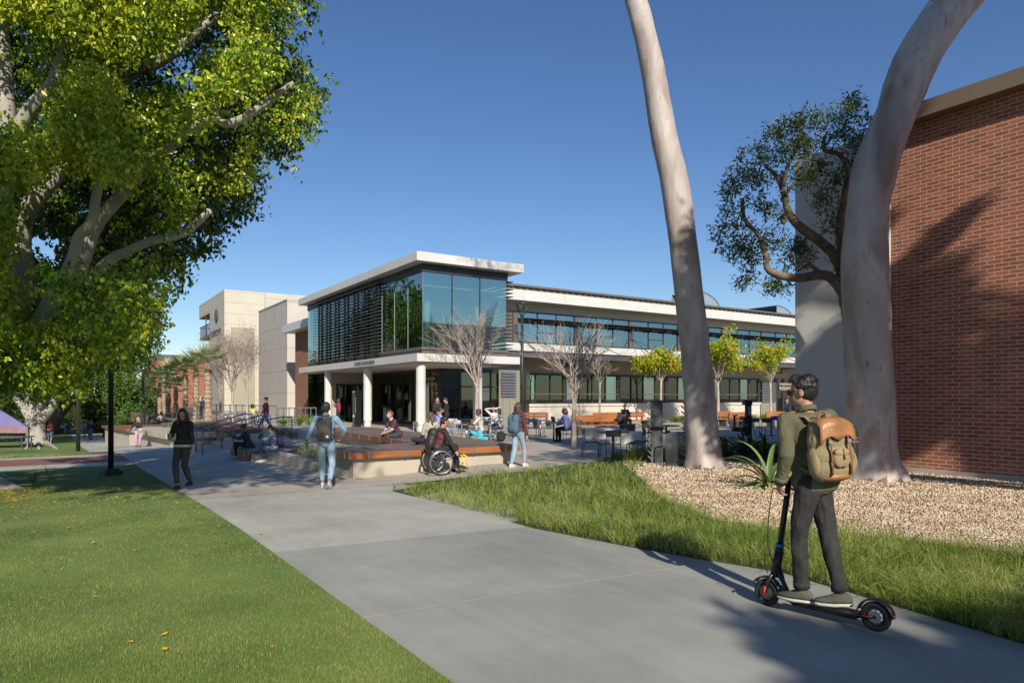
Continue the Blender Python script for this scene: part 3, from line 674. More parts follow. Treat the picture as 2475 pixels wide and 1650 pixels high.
# lower windows
b = MB(); b.box(25.4, 50.2, 37.42, 37.52, 3.2, 3.32); b.box(25.4, 50.2, 37.42, 37.52, 1.271, 1.36)
xs = list(np.arange(25.4, 50.3, 1.24)); 
for k, x in enumerate(xs):
    wd = .16 if k % 4 == 3 else .035
    b.box(x-wd, x+wd, 37.4, 37.54, 1.36, 3.2)
b.build('lower_window_frame', M['dark'], W)
b = MB(); b.box(25.4, 50.2, 37.38, 37.41, 1.9, 1.96); b.build('window_transom', M['bronze'], W)
for k in range(len(xs)-1):
    b = MB(); b.box(xs[k]+.04, xs[k+1]-.04, 37.47, 37.48, 1.36, 3.2); b.build('lower_window_pane', M['glass_low'] if k % 3 else M['glass_win'], W)
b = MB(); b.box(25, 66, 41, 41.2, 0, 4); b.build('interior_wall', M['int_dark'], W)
for x in (28.3, 33.2, 38.4, 43.3, 47.5):
    b = MB(); b.box(x, x+.5, 38.4, 38.5, 1.3, 3.1); b.build('interior_curtain', M['blind'], W)
# canopy beam with soffit and tie rods
b = MB(); b.box(20.7, 64, 35.38, 35.48, 4.2, 4.62); b.box(20.7, 64, 35.3, 35.37, 4.2, 4.24); b.box(20.7, 64, 35.3, 35.37, 4.58, 4.62); b.build('canopy_beam', M['steel'], W)
b = MB(); b.box(20.7, 64, 35.48, 37.49, 4.36, 4.42)
for x in np.arange(22.5, 64, 5.15/2): b.box(x-.05, x+.05, 35.49, 37.3, 4.2, 4.36)
b.build('canopy_roof', M['steel'], W)
for x in piers[:-1]:
    for (dx, zz) in ((2.4, 4.6), (.3, 4.6)): b = MB(); b.bar((x, 37.38, 6.05), (x+dx, 35.5, zz), .03, 6); b.build('tie_rod', M['steel'], W)
    b = MB(); b.box(x-.12, x+.12, 37.3, 37.4, 5.95, 6.5); b.build('rod_bracket', M['steel'], W)
b = MB()
for x in (22.6, 29.3, 36.3, 43.5, 50.8):
    b.box(x-1, x+1, 36.2, 36.28, 3.72, 3.8); b.box(x-.95, x-.87, 36.2, 36.28, 3.8, 4.2); b.box(x+.87, x+.95, 36.2, 36.28, 3.8, 4.2)
b.build('hanging_sign_frame', M['dark'], W)
# right part of the ground floor: entrances
b = MB(); b.box(50.2, 66, 37.45, 37.5, 0, 3.32); b.build('entrance_glass', M['glass_low'], W)
b = MB()
for x in [50.2, 52.6, 53.6, 54.6, 55.6, 56.5, 58.3, 59.6, 60.9, 62.4]: b.box(x-.13, x+.13, 37.38, 37.6, 0, 3.32)
b.box(50.2, 66, 37.4, 37.58, 2.2, 2.38); b.build('entrance_frame', M['dark'], W)
b = MB()
for k in range(8): b.add([(50.5, 37.25, 1.3+k*.23), (52.4, 37.25, 1.3+k*.23), (52.4, 37.36, 1.5+k*.23), (50.5, 37.36, 1.5+k*.23)], [(0, 1, 2, 3)])
b.build('louvre_panel', M['galv'], W)
b = MB(); b.box(50.4, 52.5, 37.37, 37.39, 0, 1.3); b.build('stone_wall', M['slat'], W)
M['lime'] = mat('lime_yellow_wall', (.60, .58, .04), .7, var=.05)
b = MB(); b.box(57.0, 57.9, 37.9, 38.0, 0, 2.1); b.build('lime_wall', M['lime'], W)
text('lettering', 'UNDERGRADUATE', .30, (53.0, 37.36, 2.78), '-Y', M['letter_pale'], W, .004, sx=.9)
text('lettering', 'RESEARCH', .42, (53.0, 37.36, 2.36), '-Y', M['letter_pale'], W, .004, sx=1.05)
text('lettering', 'CONFERENCE', .30, (59.7, 37.36, 2.42), '-Y', M['letter_pale'], W, .004, sx=.95)
# rooftop screens with barrel shape
M['screen'] = glass_mat('perforated_screen', (.55, .62, .68), .0, (.45, .5, .55), .5)
M['screen'] = mat('perforated_screen_metal', (.34, .42, .52), .5, .4, var=.08, scale=2)
def barrel(x0, r, y0, y1, zb, lab):
    t_ = thing('rooftop_screen', lab, 'roof screen', (x0, y0, 9.1), group='curved plant screens on the roof')
    n = 14; arc = [(x0, zb)]+[(x0+.0+r*math.sin(a)*1.0, zb+1.6-r+r*math.cos(a)+.0) for a in np.linspace(0, math.pi/2, n)]+[(x0+r, zb)]
    arc = [(x0, zb)]+[(x0+r*math.sin(a), zb+r*.0+ (1.9)*math.cos(a)**.9) for a in np.linspace(0, math.pi/2, n)]
    v = [(p[0], y0, p[1]) for p in arc]+[(p[0], y1, p[1]) for p in arc]; m_ = len(arc)
    bb = MB(); bb.add(v, [tuple(range(m_))]+[(i, i+1, i+1+m_, i+m_) for i in range(1, m_-1)]+[tuple(range(2*m_-1, m_-1, -1))]); bb.build('screen', M['screen'], t_)
    bb = MB(); bb.tube([Vector((p[0], y0-.03, p[1])) for p in arc], .04, 6); bb.tube([Vector((p[0], y1, p[1]+.02)) for p in arc], .04, 6); bb.build('rim', M['galv'], t_)
barrel(46.6, 3.0, 41, 44, 9.1, 'curved grey plant screen on the roof just right of the pale leaning trunk')
barrel(60.5, 3.0, 43, 47, 9.1, 'curved grey plant screen on the roof beside the white wall')
b = MB(); b.add([(52, 43.5, 9.1), (60.3, 43.5, 9.1), (60.3, 43.5, 10.0), (57, 43.5, 9.7)], [(0, 1, 2, 3)]); 
b = MB(); b.box(56.5, 60.3, 43.5, 47, 9.1, 9.75); t_ = thing('rooftop_screen', 'low flat roofed plant screen left of the curved screen by the white wall', 'roof screen', (58, 43.5, 9.1), group='curved plant screens on the roof'); b.build('screen', M['screen'], t_)

# ---------- small brick building behind the pavilion ----------
B2 = thing('brick_building', 'low red brick building with grey fascia left of the glass building', 'building', (16.2, 54, 0))
b = MB(); b.box(16.3, 24, 50.3, 57.2, -.3, 7.0); b.build('wall', M['brick_far'], B2)
b = MB(); b.box(15.4, 25, 50.2, 57.9, 7.0, 7.62); b.build('roof', M['white'], B2)
# ---------- hall of science ----------
H = thing('cream_hall', 'tall cream panelled hall with lettering and corner balcony', 'building', (17.1, 90.6, 0))
b = MB(); b.box(17.1, 50, 90.6, 100.4, -3, 15.1); b.box(17.1, 50, 100.4, 109, 13.2, 15.1); b.build('wall', M['hall'], H)
b = MB(); b.box(18.5, 50, 102, 109, -3, 13.19); b.build('recessed_wall', M['hall2'], H)
M['orange_soffit'] = mat('orange_soffit', (.55, .24, .12), .7)
b = MB(); b.box(17.15, 18.4, 100.45, 108.9, 13.1, 13.199); b.build('balcony_soffit', M['orange_soffit'], H)
b = MB(); b.box(17.0, 18.5, 100.4, 107.5, 9.9, 10.3); b.build('balcony_floor', M['steel'], H)
b = MB(); b.tube([(17.0, 100.4, 11.7), (17.0, 107.5, 11.7), (18.5, 107.5, 11.7)], .06, 6)
for y in np.arange(100.6, 107.6, .5): b.bar((17.0, y, 10.3), (17.0, y, 11.7), .03, 4)
b.bar((17.2, 103.9, 10.3), (17.2, 103.9, 13.1), .08, 6)
b.build('balcony_rail', M['steel'], H)
M['beigepanel'] = mat('beige_ribbed_panel', (.36, .33, .25), .8, var=.06, scale=.3)
b = MB(); b.box(onY(559, 90.5), onY(615, 90.5), 90.45, 90.6, -3, 1.7+165/1655*88); b.build('ribbed_panel', M['beigepanel'], H)
b = MB(); b.box(onY(641, 90.5), 50, 90.4, 90.6, 13.2, 15.0); b.build('upper_panel', M['hall2'], H)
text('lettering', 'HALL OF SCIENCE', 1.05, (17.05, 100.0, 9.75), '-X', M['letter'], H, .05, sx=.86)
b = MB(); b.lathe([(.85, 0), (.85, .1)], (0, 0, 0), 24); v = [(17.05-q[2], 95.4+q[0]*1.1, 12.3+q[1]) for q in b.v]; b2 = MB(); b2.add(v, b.f); b2.build('round_emblem', M['steel'], H)
H2 = thing('cream_hall_wing', 'lower cream panelled block joined to the tall hall', 'building', (17.1, 63, 0))
b = MB(); b.box(17.1, 40, 62.5, 73, -1, 10.45); b.build('wall', M['hall2'], H2)
b = MB(); b.box(17.05, 40.05, 62.45, 73.05, 10.45, 10.55); b.build('parapet_cap', M['hall'], H2)
# ---------- distant terracotta building ----------
D = thing('terracotta_building', 'distant terracotta building behind the palms', 'building', (8, 110, -3))
b = MB(); p0 = L((378-HX)/F*118, 118); 
b.prism([(p0.x, p0.y), (p0.x+40, p0.y-2), (p0.x+40, p0.y+20), (p0.x, p0.y+20)], -6, 8.2); b.build('wall', M['redwall'], D)
b = MB(); b.prism([(p0.x-.1, p0.y-.15), (p0.x+6, p0.y-.45), (p0.x+6, p0.y+19), (p0.x-.1, p0.y+19)], 8.2, 9.1); b.prism([(p0.x+8.5, p0.y-.6), (p0.x+40, p0.y-2.3), (p0.x+40, p0.y+19), (p0.x+8.5, p0.y+19)], 8.2, 9.3); b.build('roof_screen', M['steel'], D)
M['paleconc'] = mat('pale_concrete', (.4, .4, .36), .8)
def qy(x): return p0.y-2*(x-p0.x)/40-.12
for k in range(4):
    x = p0.x+6.5+k*3.4; b = MB(); b.box(x, x+1.7, qy(x+1.7), qy(x)+.5, .2, 1.9); b.build('window_surround', M['paleconc'], D); b = MB(); b.box(x+.15, x+1.55, qy(x+1.7)-.03, qy(x), .55, 1.15); b.build('window', M['int_dark'], D)
for k in range(3):
    x = p0.x+9+k*3.4; b = MB(); b.box(x, x+.6, qy(x)-.05, qy(x)+.3, 2.4, 4.1); b.build('window', M['int_dark'], D)
# ---------- near brick building on the right ----------
BR = thing('brick_building', 'large red brick building on the right with brown fascia and white end panel', 'building', (16.1, 5, 0))
b = MB(); b.box(16.1, 34, -14, 8.4, .12, 7.86); b.build('brick_wall', M['brick'], BR)
b = MB(); b.box(16.06, 34, -14, 8.42, -.3, .118); b.build('footing', M['conc'], BR)
M['whitewall'] = mat('white_painted_block', (.60, .59, .57), .8, var=.04, scale=.7, bump=.25, bscale=14)
b = MB(); b.box(16.05, 34, 8.41, 10.85, -.3, 7.9); b.build('white_wall', M['whitewall'], BR)
M['brown'] = mat('brown_metal_fascia', (.21, .155, .115), .5, var=.05, scale=.8)
for (y0, y1) in [(-14, -4), (-3.985, 1.0), (1.015, 4.48), (4.495, 8.2)]:
    b = MB(); b.box(15.8, 34.2, y0, y1, 7.862, 8.2); b.build('fascia', M['brown'], BR)
# =====================================================================  VEGETATION
def unit(v): return v/np.maximum(np.linalg.norm(v, axis=-1, keepdims=True), 1e-9)
def leaf_quads(cen, size, droop=.5, aspect=.55, fold=.25, r=None, updir=None):
    """one folded four-cornered leaf per centre"""
    r = r or rng; n = len(cen)
    d = r.normal(size=(n, 3)); d[:, 2] -= droop*1.4
    if updir is not None: d += updir
    d = unit(d); s = unit(np.cross(d, r.normal(size=(n, 3))+np.array([0, 0, .6]))); nn = np.cross(s, d)
    L_ = (size*(.7+.6*r.random(n)))[:, None]; w = L_*aspect*.5
    base = cen; tip = cen+d*L_-nn*L_*.12; mid = cen+d*L_*.45
    q = np.stack([base, mid+s*w+nn*w*fold, tip, mid-s*w+nn*w*fold], axis=1)
    return q
def fold_faces(q):
    """two triangles per leaf sharing the midrib so it stays one island"""
    n = len(q); v = q.reshape(-1, 3); i = np.arange(n)*4
    f = np.concatenate([np.stack([i, i+1, i+2], 1), np.stack([i, i+2, i+3], 1)]); return v, f
def clumps(centers, radii, nb, nl, size, r=None, flat=1.0, **kw):
    """leafy twigs gathered in clumps: nb twigs per clump, nl leaves per twig"""
    r = r or rng; out = []
    for c, R_ in zip(centers, radii):
        d = unit(r.normal(size=(nb, 3))); rad = R_*(.35+.65*r.random((nb, 1))**.5); tw = np.array(c)+d*rad*np.array([1, 1, flat])
        ax = unit(d+r.normal(size=(nb, 3))*.5+np.array([0, 0, -.15]))
        tt = r.random((nb, nl, 1))*R_*.7
        p = tw[:, None, :]+ax[:, None, :]*tt+r.normal(size=(nb, nl, 3))*size*.6
        out.append(p.reshape(-1, 3))
    cen = np.concatenate(out); return leaf_quads(cen, np.full(len(cen), size), r=r, **kw)
def leaf_obj(name, q, m, parent):
    v, f = fold_faces(q)
    if parent is not None: v = v-np.array(parent.location)
    return idx_mesh(name, v, f, m, parent)
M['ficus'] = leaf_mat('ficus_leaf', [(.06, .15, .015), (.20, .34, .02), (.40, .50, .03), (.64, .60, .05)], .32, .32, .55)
M['ficus_dark'] = leaf_mat('ficus_leaf_shaded', [(.03, .07, .014), (.055, .12, .018), (.10, .18, .025), (.20, .26, .03)], .4, .2, .5)  # darker copy of the ficus leaf, crown shade put into the colour
M['green_far'] = leaf_mat('far_tree_leaf', [(.05, .10, .02), (.09, .17, .03), (.14, .24, .04)], .6, .3, .2)
M['pitto'] = leaf_mat('pittosporum_leaf', [(.025, .05, .018), (.045, .08, .022), (.09, .13, .035), (.17, .20, .05)], .32, .2, .9)
M['yellowleaf'] = leaf_mat('golden_rain_leaf', [(.18, .32, .015), (.38, .50, .02), (.58, .58, .03), (.60, .38, .04)], .5, .45, .8)
M['brownleaf'] = leaf_mat('dry_brown_leaf', [(.12, .06, .04), (.22, .12, .08), (.30, .18, .13)], .8, .2, .8)
M['fbark'] = mat('ficus_bark', (.36, .33, .28), .8, var=.22, scale=1.6, bump=.5, bscale=14, c2=(.47, .44, .39), stretch=(1, 1, .5))
M['greybark'] = mat('pale_twig_bark', (.36, .29, .25), .85, var=.2, scale=6, bump=.3, c2=(.52, .44, .38))
M['darkbark'] = mat('dark_bark', (.14, .09, .065), .9, var=.3, scale=5, bump=.6, c2=(.24, .18, .14))
def euc_mat():
    m, t, b = nt('eucalyptus_bark'); g = N(t, 'ShaderNodeNewGeometry'); mp = N(t, 'ShaderNodeMapping'); mp.inputs['Scale'].default_value = (1, 1, .35)
    t.links.new(g.outputs['Position'], mp.inputs[0])
    n = N(t, 'ShaderNodeTexNoise'); n.inputs['Scale'].default_value = 1.7; n.inputs['Detail'].default_value = 7; n.inputs['Distortion'].default_value = .6; t.links.new(mp.outputs[0], n.inputs['Vector'])
    r = N(t, 'ShaderNodeValToRGB'); e = r.color_ramp.elements; e.new(.5); e.new(.6); e[0].position = .28; e[-1].position = .72
    e[0].color = col4((.25, .18, .15)); e[1].color = col4((.41, .355, .33)); e[2].color = col4((.50, .435, .40)); e[3].color = col4((.36, .25, .18))
    t.links.new(n.outputs['Fac'], r.inputs[0])
    n2 = N(t, 'ShaderNodeTexNoise'); n2.inputs['Scale'].default_value = 9; n2.inputs['Detail'].default_value = 8; t.links.new(mp.outputs[0], n2.inputs['Vector'])
    r2 = N(t, 'ShaderNodeValToRGB'); e = r2.color_ramp.elements; e[0].position = .27; e[1].position = .36; e[0].color = (.45, .38, .32, 1); e[1].color = (1, 1, 1, 1); t.links.new(n2.outputs['Fac'], r2.inputs[0])
    mx = N(t, 'ShaderNodeMix', data_type='RGBA', blend_type='MULTIPLY'); mx.inputs[0].default_value = .8; t.links.new(r.outputs[0], mx.inputs[6]); t.links.new(r2.outputs[0], mx.inputs[7])
    t.links.new(mx.outputs[2], b.inputs['Base Color']); b.inputs['Roughness'].default_value = .65
    bp = N(t, 'ShaderNodeBump'); bp.inputs['Strength'].default_value = .5; bp.inputs['Distance'].default_value = .03; t.links.new(n2.outputs['Fac'], bp.inputs['Height']); t.links.new(bp.outputs[0], b.inputs['Normal'])
    return m
M['euc'] = euc_mat()

def limb(mb, pts, rads, n=10, sub=4, wob=.0):
    """smooth tapering limb through points (Catmull-Rom)"""
    P = [Vector(p) for p in pts]; P = [P[0]*2-P[1]]+P+[P[-1]*2-P[-2]]; o = []; rr_ = []
    for i in range(1, len(P)-2):
        for k in range(sub):
            t = k/sub; a, b_, c, d = P[i-1:i+3]
            o.append(.5*((2*b_)+(c-a)*t+(2*a-5*b_+4*c-d)*t*t+(3*b_-a-3*c+d)*t**3)); rr_.append(rads[i-1]*(1-t)+rads[i]*t)
    o.append(P[-2]); rr_.append(rads[-1])
    if wob: o = [p+Vector((random.uniform(-wob, wob), random.uniform(-wob, wob), 0)) for p in o]
    mb.tube(o, rr_, n); return o
def pxlimb(mb, lst, d, n=10, sub=4):
    """lst of (px, py, width_px[, depth]) measured on the trunk"""
    pts = []; rd = []
    for q in lst:
        dd = q[3] if len(q) > 3 else d; pts.append(A(q[0], q[1], dd)); rd.append(q[2]/2/F*dd)
    return limb(mb, pts, rd, n, sub)
from mathutils import noise as mnoise
def euc(name_label, lst, d, crown_c):
    base = A(lst[0][0], lst[0][1], d); t_ = thing('eucalyptus_tree', name_label, 'tree', (base.x, base.y, 0), group='pale smooth eucalyptus trunks')
    b = MB(); pts = [A(q[0], q[1], d) for q in lst]; rad = [q[2]/2/F*d for q in lst]
    # resample
    P = [pts[0]*2-pts[1]]+pts+[pts[-1]*2-pts[-2]]; o = []; rr_ = []
    for i in range(1, len(P)-2):
        for k in range(8):
            t = k/8; a, b_, c, e = P[i-1:i+3]
            o.append(.5*((2*b_)+(c-a)*t+(2*a-5*b_+4*c-e)*t*t+(3*b_-a-3*c+e)*t**3)); rr_.append(rad[i-1]*(1-t)+rad[i]*t)
    n = 40; b.tube(o, rr_, n)
    vs = []
    for j, v in enumerate(b.v):
        i = j//n; c = o[i]; v = Vector(v); k = mnoise.noise(v*1.2)*.06+mnoise.noise(v*3.5)*.018
        flare = 0; h = c.z
        if h < .7: flare = (1-h/.7)**2*(.12+.10*math.sin(5*math.atan2(v.y-c.y, v.x-c.x)+1))
        # creases on the inside of the bends
        if h > 4.5: k += .012*math.sin(h*38+2*mnoise.noise(v*2))*max(0, mnoise.noise(Vector((v.x, v.y, h*.35))*1.3)+.15)*2
        vs.append(c+(v-c)*(1+k+flare))
    b.v = vs; tr = b.build('trunk', M['euc'], t_, smooth=True)
    # ragged loose bark round the foot
    fb_ = MB(); c0 = base.copy(); c0.z = 0; r0 = rad[2]*1.25
    for k in range(46):
        a = random.uniform(0, 6.283); rr2 = r0*random.uniform(1.02, 1.16)*(1+.10*math.sin(5*a+1)); p_ = c0+Vector((math.cos(a)*rr2, math.sin(a)*rr2, -.01)); t2 = Vector((-math.sin(a), math.cos(a), 0)); w = random.uniform(.03, .08); h = random.uniform(.04, .17)
        fb_.add([p_-t2*w, p_+t2*w, p_+t2*w*.5+Vector((-math.cos(a)*.04, -math.sin(a)*.04, h)), p_-t2*w*.4+Vector((-math.cos(a)*.03, -math.sin(a)*.03, h*.7))], [(0, 1, 2, 3)])
    fb_.build('loose_bark', M['darkbark'], t_)
    # high crown out of frame, carried by limbs
    top = o[-1]; lb = MB(); tips = []
    for k in range(6):
        a = random.uniform(0, 6.28); e = top+Vector((math.cos(a)*random.uniform(1, 2.4), math.sin(a)*random.uniform(1, 2.4), random.uniform(1.5, 4)))
        limb(lb, [top-Vector((0, 0, .3)), top.lerp(e, .5)+Vector((0, 0, .3)), e], [rr_[-1]*.6, .09, .03], 7, 3); tips.append(e)
    lb.build('limb', M['euc'], t_, smooth=True)
    q = clumps([tuple(p+Vector(crown_c)) for p in tips for _ in (0, 1)], [.9]*12, 26, 9, .16, aspect=.25, droop=1.0); leaf_obj('crown', q, M['pitto'], t_)
    return t_
euc('slimmer pale eucalyptus trunk leaning left between the plaza and the gravel', [(1702, 1150, 100), (1702, 1133, 95), (1700, 1110, 84), (1698, 1060, 79), (1690, 950, 74), (1681, 850, 71), (1664, 700, 67), (1648, 560, 66), (1632, 450, 67), (1608, 345, 64), (1589, 240, 58), (1572, 140, 56), (1548, 40, 52), (1532, -30, 50), (1530, -200, 46), (1545, -420, 40)], 16.5, (0, 0, .5))
euc('thick pale eucalyptus trunk bending right in front of the brick wall', [(2113, 1185, 136), (2113, 1160, 128), (2108, 1120, 118), (2106, 1050, 112), (2100, 900, 108), (2094, 740, 105), (2090, 610, 102), (2097, 510, 94), (2118, 400, 99), (2160, 290, 92), (2196, 190, 98), (2236, 110, 104), (2290, 30, 104), (2360, -50, 96), (2430, -150, 88), (2540, -330, 80), (2700, -620, 66)], 14.3, (0, 0, .5))

# ---------- small dark-leaved tree behind the thick trunk ----------
t_ = thing('pittosporum_tree', 'twisted dark green tree with gnarled limbs against the white wall', 'tree', tuple(G(2060, 1140, 0)))
b = MB(); D_ = 15.6
pxlimb(b, [(2075, 1150, 46), (2070, 900, 42), (2050, 745, 34), (2035, 700, 30), (1995, 665, 24), (1925, 672, 20), (1860, 655, 17), (1850, 615, 14), (1835, 570, 12), (1800, 530, 10), (1795, 480, 8)], D_, 8)
pxlimb(b, [(2045, 740, 30), (2030, 640, 28), (1990, 590, 24), (1930, 545, 22), (1905, 510, 18), (1895, 470, 15), (1880, 430, 12), (1850, 400, 8)], D_+.2, 8)
pxlimb(b, [(2050, 720, 28, 16.0), (2030, 560, 20, 16.0), (2040, 480, 17, 16), (2050, 420, 14, 16), (2030, 375, 12, 16), (1992, 362, 11, 16), (1993, 330, 9, 16)], 16, 8)
pxlimb(b, [(1893, 450, 12), (1905, 400, 9), (1925, 360, 7)], D_, 7); pxlimb(b, [(1897, 520, 14), (1893, 535, 15), (1890, 540, 10)], D_, 7)
pxlimb(b, [(1900, 470, 8), (1920, 440, 7), (1935, 425, 4)], D_, 6); pxlimb(b, [(1990, 668, 12), (1955, 640, 9), (1930, 655, 6)], D_, 6)
b.build('trunk', M['darkbark'], t_, smooth=True)
cl = [(1810, 380), (1845, 350), (1870, 320), (1935, 320), (1925, 290), (1955, 300), (1990, 290), (2030, 300), (2060, 240), (2040, 265), (2060, 300), (2090, 290), (2095, 330), (2070, 350), (2030, 340), (1990, 340), (1960, 370), (1930, 380), (1890, 370), (1850, 400), (1820, 420), (1780, 420), (1765, 450), (1770, 490), (1765, 530), (1790, 550), (1800, 590), (1830, 600), (1790, 610), (1830, 650), (1800, 680), (1870, 690), (1895, 700), (1860, 560), (1850, 500), (1880, 500), (1830, 450), (1870, 600), (1910, 600), (1940, 590), (1950, 620), (1920, 640), (1985, 480), (2010, 500), (2000, 440), (1970, 430), (1940, 430), (2030, 420), (2020, 560), (2060, 560), (2050, 600), (2040, 640), (1980, 400), (2060, 400), (1905, 430), (1745, 560), (1760, 600), (1900, 330), (1940, 350)]
cs = [tuple(A(x+random.uniform(-6, 6), y+random.uniform(-6, 6), D_+random.uniform(-.6, .9))) for (x, y) in cl]
q = clumps(cs, [random.uniform(.15, .27) for _ in cs], 18, 11, .105, aspect=.32, droop=-.1); leaf_obj('crown', q, M['pitto'], t_)

# ---------- big ficus whose crown fills the upper left ----------
def in_poly(x, y, P):
    c = False; j = len(P)-1
    for i in range(len(P)):
        if (P[i][1] > y) != (P[j][1] > y) and x < (P[j][0]-P[i][0])*(y-P[i][1])/(P[j][1]-P[i][1])+P[i][0]: c = not c
        j = i
    return c
fb = L(-12.7, 14.2); fz = gz(fb.x, fb.y)
FA = thing('ficus_tree', 'huge yellow green ficus filling the upper left corner', 'tree', (fb.x, fb.y, fz), group='grey barked ficus trees on the lawn')
b = MB(); top = Vector((fb.x, fb.y, 2.2))
limb(b, [(fb.x, fb.y, fz-.3), (fb.x, fb.y, .6), top], [.95, .7, .62], 16)
for (x, y, dd) in [(60, 1180, 13.7), (-30, 1230, 12.2), (20, 1150, 15.2)]:
    e = G(x, y); limb(b, [(fb.x, fb.y, .35), Vector((fb.x, fb.y, .05)).lerp(e, .55)+Vector((0, 0, .12)), e-Vector((0, 0, .12))], [.45, .26, .10], 10)
b.build('trunk', M['fbark'], FA, smooth=True)
def lm(l, d): 
    b = MB(); pxlimb(b, l, d, 12); b.build('limb', M['fbark'], FA, smooth=True)
lm([(-230, 1030, 90, 13.8), (-60, 1000, 50, 13), (25, 925, 44, 12.5), (70, 820, 42, 12), (105, 765, 38, 12), (130, 700, 30, 12)], 12)
lm([(-230, 940, 80, 13.8), (0, 800, 52, 13.4), (58, 690, 48, 13), (49, 602, 46, 13), (58, 526, 44, 13), (95, 470, 40, 13), (140, 418, 36, 13), (190, 340, 28, 13)], 13)
lm([(-60, 860, 60, 13), (-20, 600, 44, 12), (5, 450, 40, 11.6), (22, 370, 36, 11.5), (70, 270, 34, 11.4), (128, 205, 31, 11.3), (152, 130, 30, 11.2), (165, 60, 24, 11.2)], 12)
lm([(-40, 700, 46, 12.5), (12, 420, 44, 12.5), (16, 290, 42, 12.5), (4, 130, 38, 12.5), (-2, 0, 34, 12.5), (0, -90, 30, 12.5)], 12.5)
lm([(-30, 640, 50, 14.5), (150, 420, 34, 14.5), (300, 190, 30, 14.5), (372, 155, 29, 14.5), (430, 118, 26, 14.5), (500, 55, 22, 14.5), (560, 20, 16, 14.5)], 14)
lm([(300, 420, 26, 12), (430, 330, 22, 11.6), (510, 290, 20, 11.3), (545, 300, 19, 11.2), (580, 290, 19, 11.1), (625, 262, 18, 11), (665, 232, 16, 11), (710, 200, 10, 11)], 11)
lm([(120, 760, 30, 11.5), (174, 627, 26, 11.3), (190, 572, 24, 11.2), (222, 535, 24, 11.1), (232, 478, 22, 11.1), (245, 420, 18, 11)], 11)
lm([(180, 700, 34, 12.4), (228, 557, 28, 12.4), (290, 475, 30, 12.3), (360, 400, 28, 12.2), (412, 352, 26, 12.2), (450, 330, 16, 12)], 12)
lm([(200, 690, 26, 12.6), (268, 627, 24, 12.5), (306, 608, 22, 12.4), (361, 584, 20, 12.3), (440, 565, 19, 12.2), (480, 535, 17, 12.2), (508, 508, 15, 12.1)], 12)
CP = [(-120, -260), (760, -260), (800, 0), (720, 25), (690, 55), (655, 95), (690, 110), (740, 110), (790, 150), (800, 190), (770, 250), (775, 290), (745, 350), (735, 385), (690, 420), (650, 470), (600, 500), (620, 545), (590, 570), (585, 610), (530, 600), (500, 625), (455, 635), (455, 675), (410, 690), (400, 720), (400, 800), (330, 870), (200, 880), (120, 930), (60, 930), (-120, 960)]
holes = [(55, 60, 25), (15, 180, 26), (45, 260, 20), (455, 158, 28), (370, 175, 12), (440, 125, 10), (490, 130, 14), (30, 500, 18), (120, 400, 12), (60, 470, 16), (420, 470, 16), (390, 470, 14), (150, 630, 26), (60, 600, 22), (190, 520, 10), (570, 310, 14), (300, 150, 12), (240, 300, 10), (330, 690, 10)]
cs, rs, cd, rd_ = [], [], [], []
r_ = random.Random(11)
def okp(x, y, mr):
    if not in_poly(x, y, CP): return False
    for k in range(8):
        if not in_poly(x+mr*math.cos(k*.785), y+mr*math.sin(k*.785), CP): return False
    return all((x-h[0])**2+(y-h[1])**2 > (h[2]+mr*.55)**2 for h in holes)
VIS = [(30,905),(68,825),(105,765),(61,694),(49,620),(50,580),(58,530),(103,460),(143,418),(71,268),(100,235),(132,207),(152,165),(157,130),(16,290),(12,220),(6,150),(2,60),(428,120),(390,145),(350,165),(310,185),(500,55),(525,288),(560,292),(590,287),(625,262),(655,238),(174,627),(182,597),(200,560),(226,535),(234,490),(285,475),(300,468),(400,360),(412,350),(306,608),(335,597),(361,584),(480,535),(503,512),(60,850),(30,930),(95,790)]
def clear(x, y, rp): return all((x-v[0])**2+(y-v[1])**2 > (rp*1.3+8)**2 for v in VIS)
n = 0
while n < 310:      # front, lit layer
    x, y = r_.uniform(-120, 800), r_.uniform(-200, 940); d = r_.uniform(9.6, 12.2); R_ = r_.uniform(.22, .44)
    if (x > 470 and y < 110) or (x > 560 and not (130 < y < 290)) or (x > 500 and y > 400) or (x > 430 and y > 600): continue
    if mnoise.noise(Vector((x/95, y/75, 4.2))) < -.17: continue
    if okp(x, y, R_*F/d*.9) and clear(x, y, R_*F/d): cs.append(tuple(A(x, y, d))); rs.append(R_); n += 1
n = 0
while n < 270:      # back layer, farther along the limbs, its shade painted in with the darker leaf
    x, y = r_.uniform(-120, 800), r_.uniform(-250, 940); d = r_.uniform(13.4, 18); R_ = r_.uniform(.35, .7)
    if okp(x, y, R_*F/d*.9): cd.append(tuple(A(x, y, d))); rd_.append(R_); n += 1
for _ in range(34): xx = r_.uniform(-60, 190); cs.append(tuple(A(xx, r_.uniform(800, 960-max(0, xx)*.25), r_.uniform(10.5, 12)))); rs.append(r_.uniform(.2, .36))
n = 0
while n < 60:
    x, y = r_.uniform(-120, 800), r_.uniform(-250, 940); d = r_.uniform(12.2, 13.6); R_ = r_.uniform(.3, .5)
    if okp(x, y, R_*F/d*.9) and clear(x, y, R_*F/d*.8): cs.append(tuple(A(x, y, d))); rs.append(R_); n += 1
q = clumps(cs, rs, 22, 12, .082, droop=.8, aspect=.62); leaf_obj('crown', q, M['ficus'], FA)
q = clumps(cd, rd_, 34, 13, .12, droop=.8, aspect=.62); leaf_obj('crown', q, M['ficus_dark'], FA)

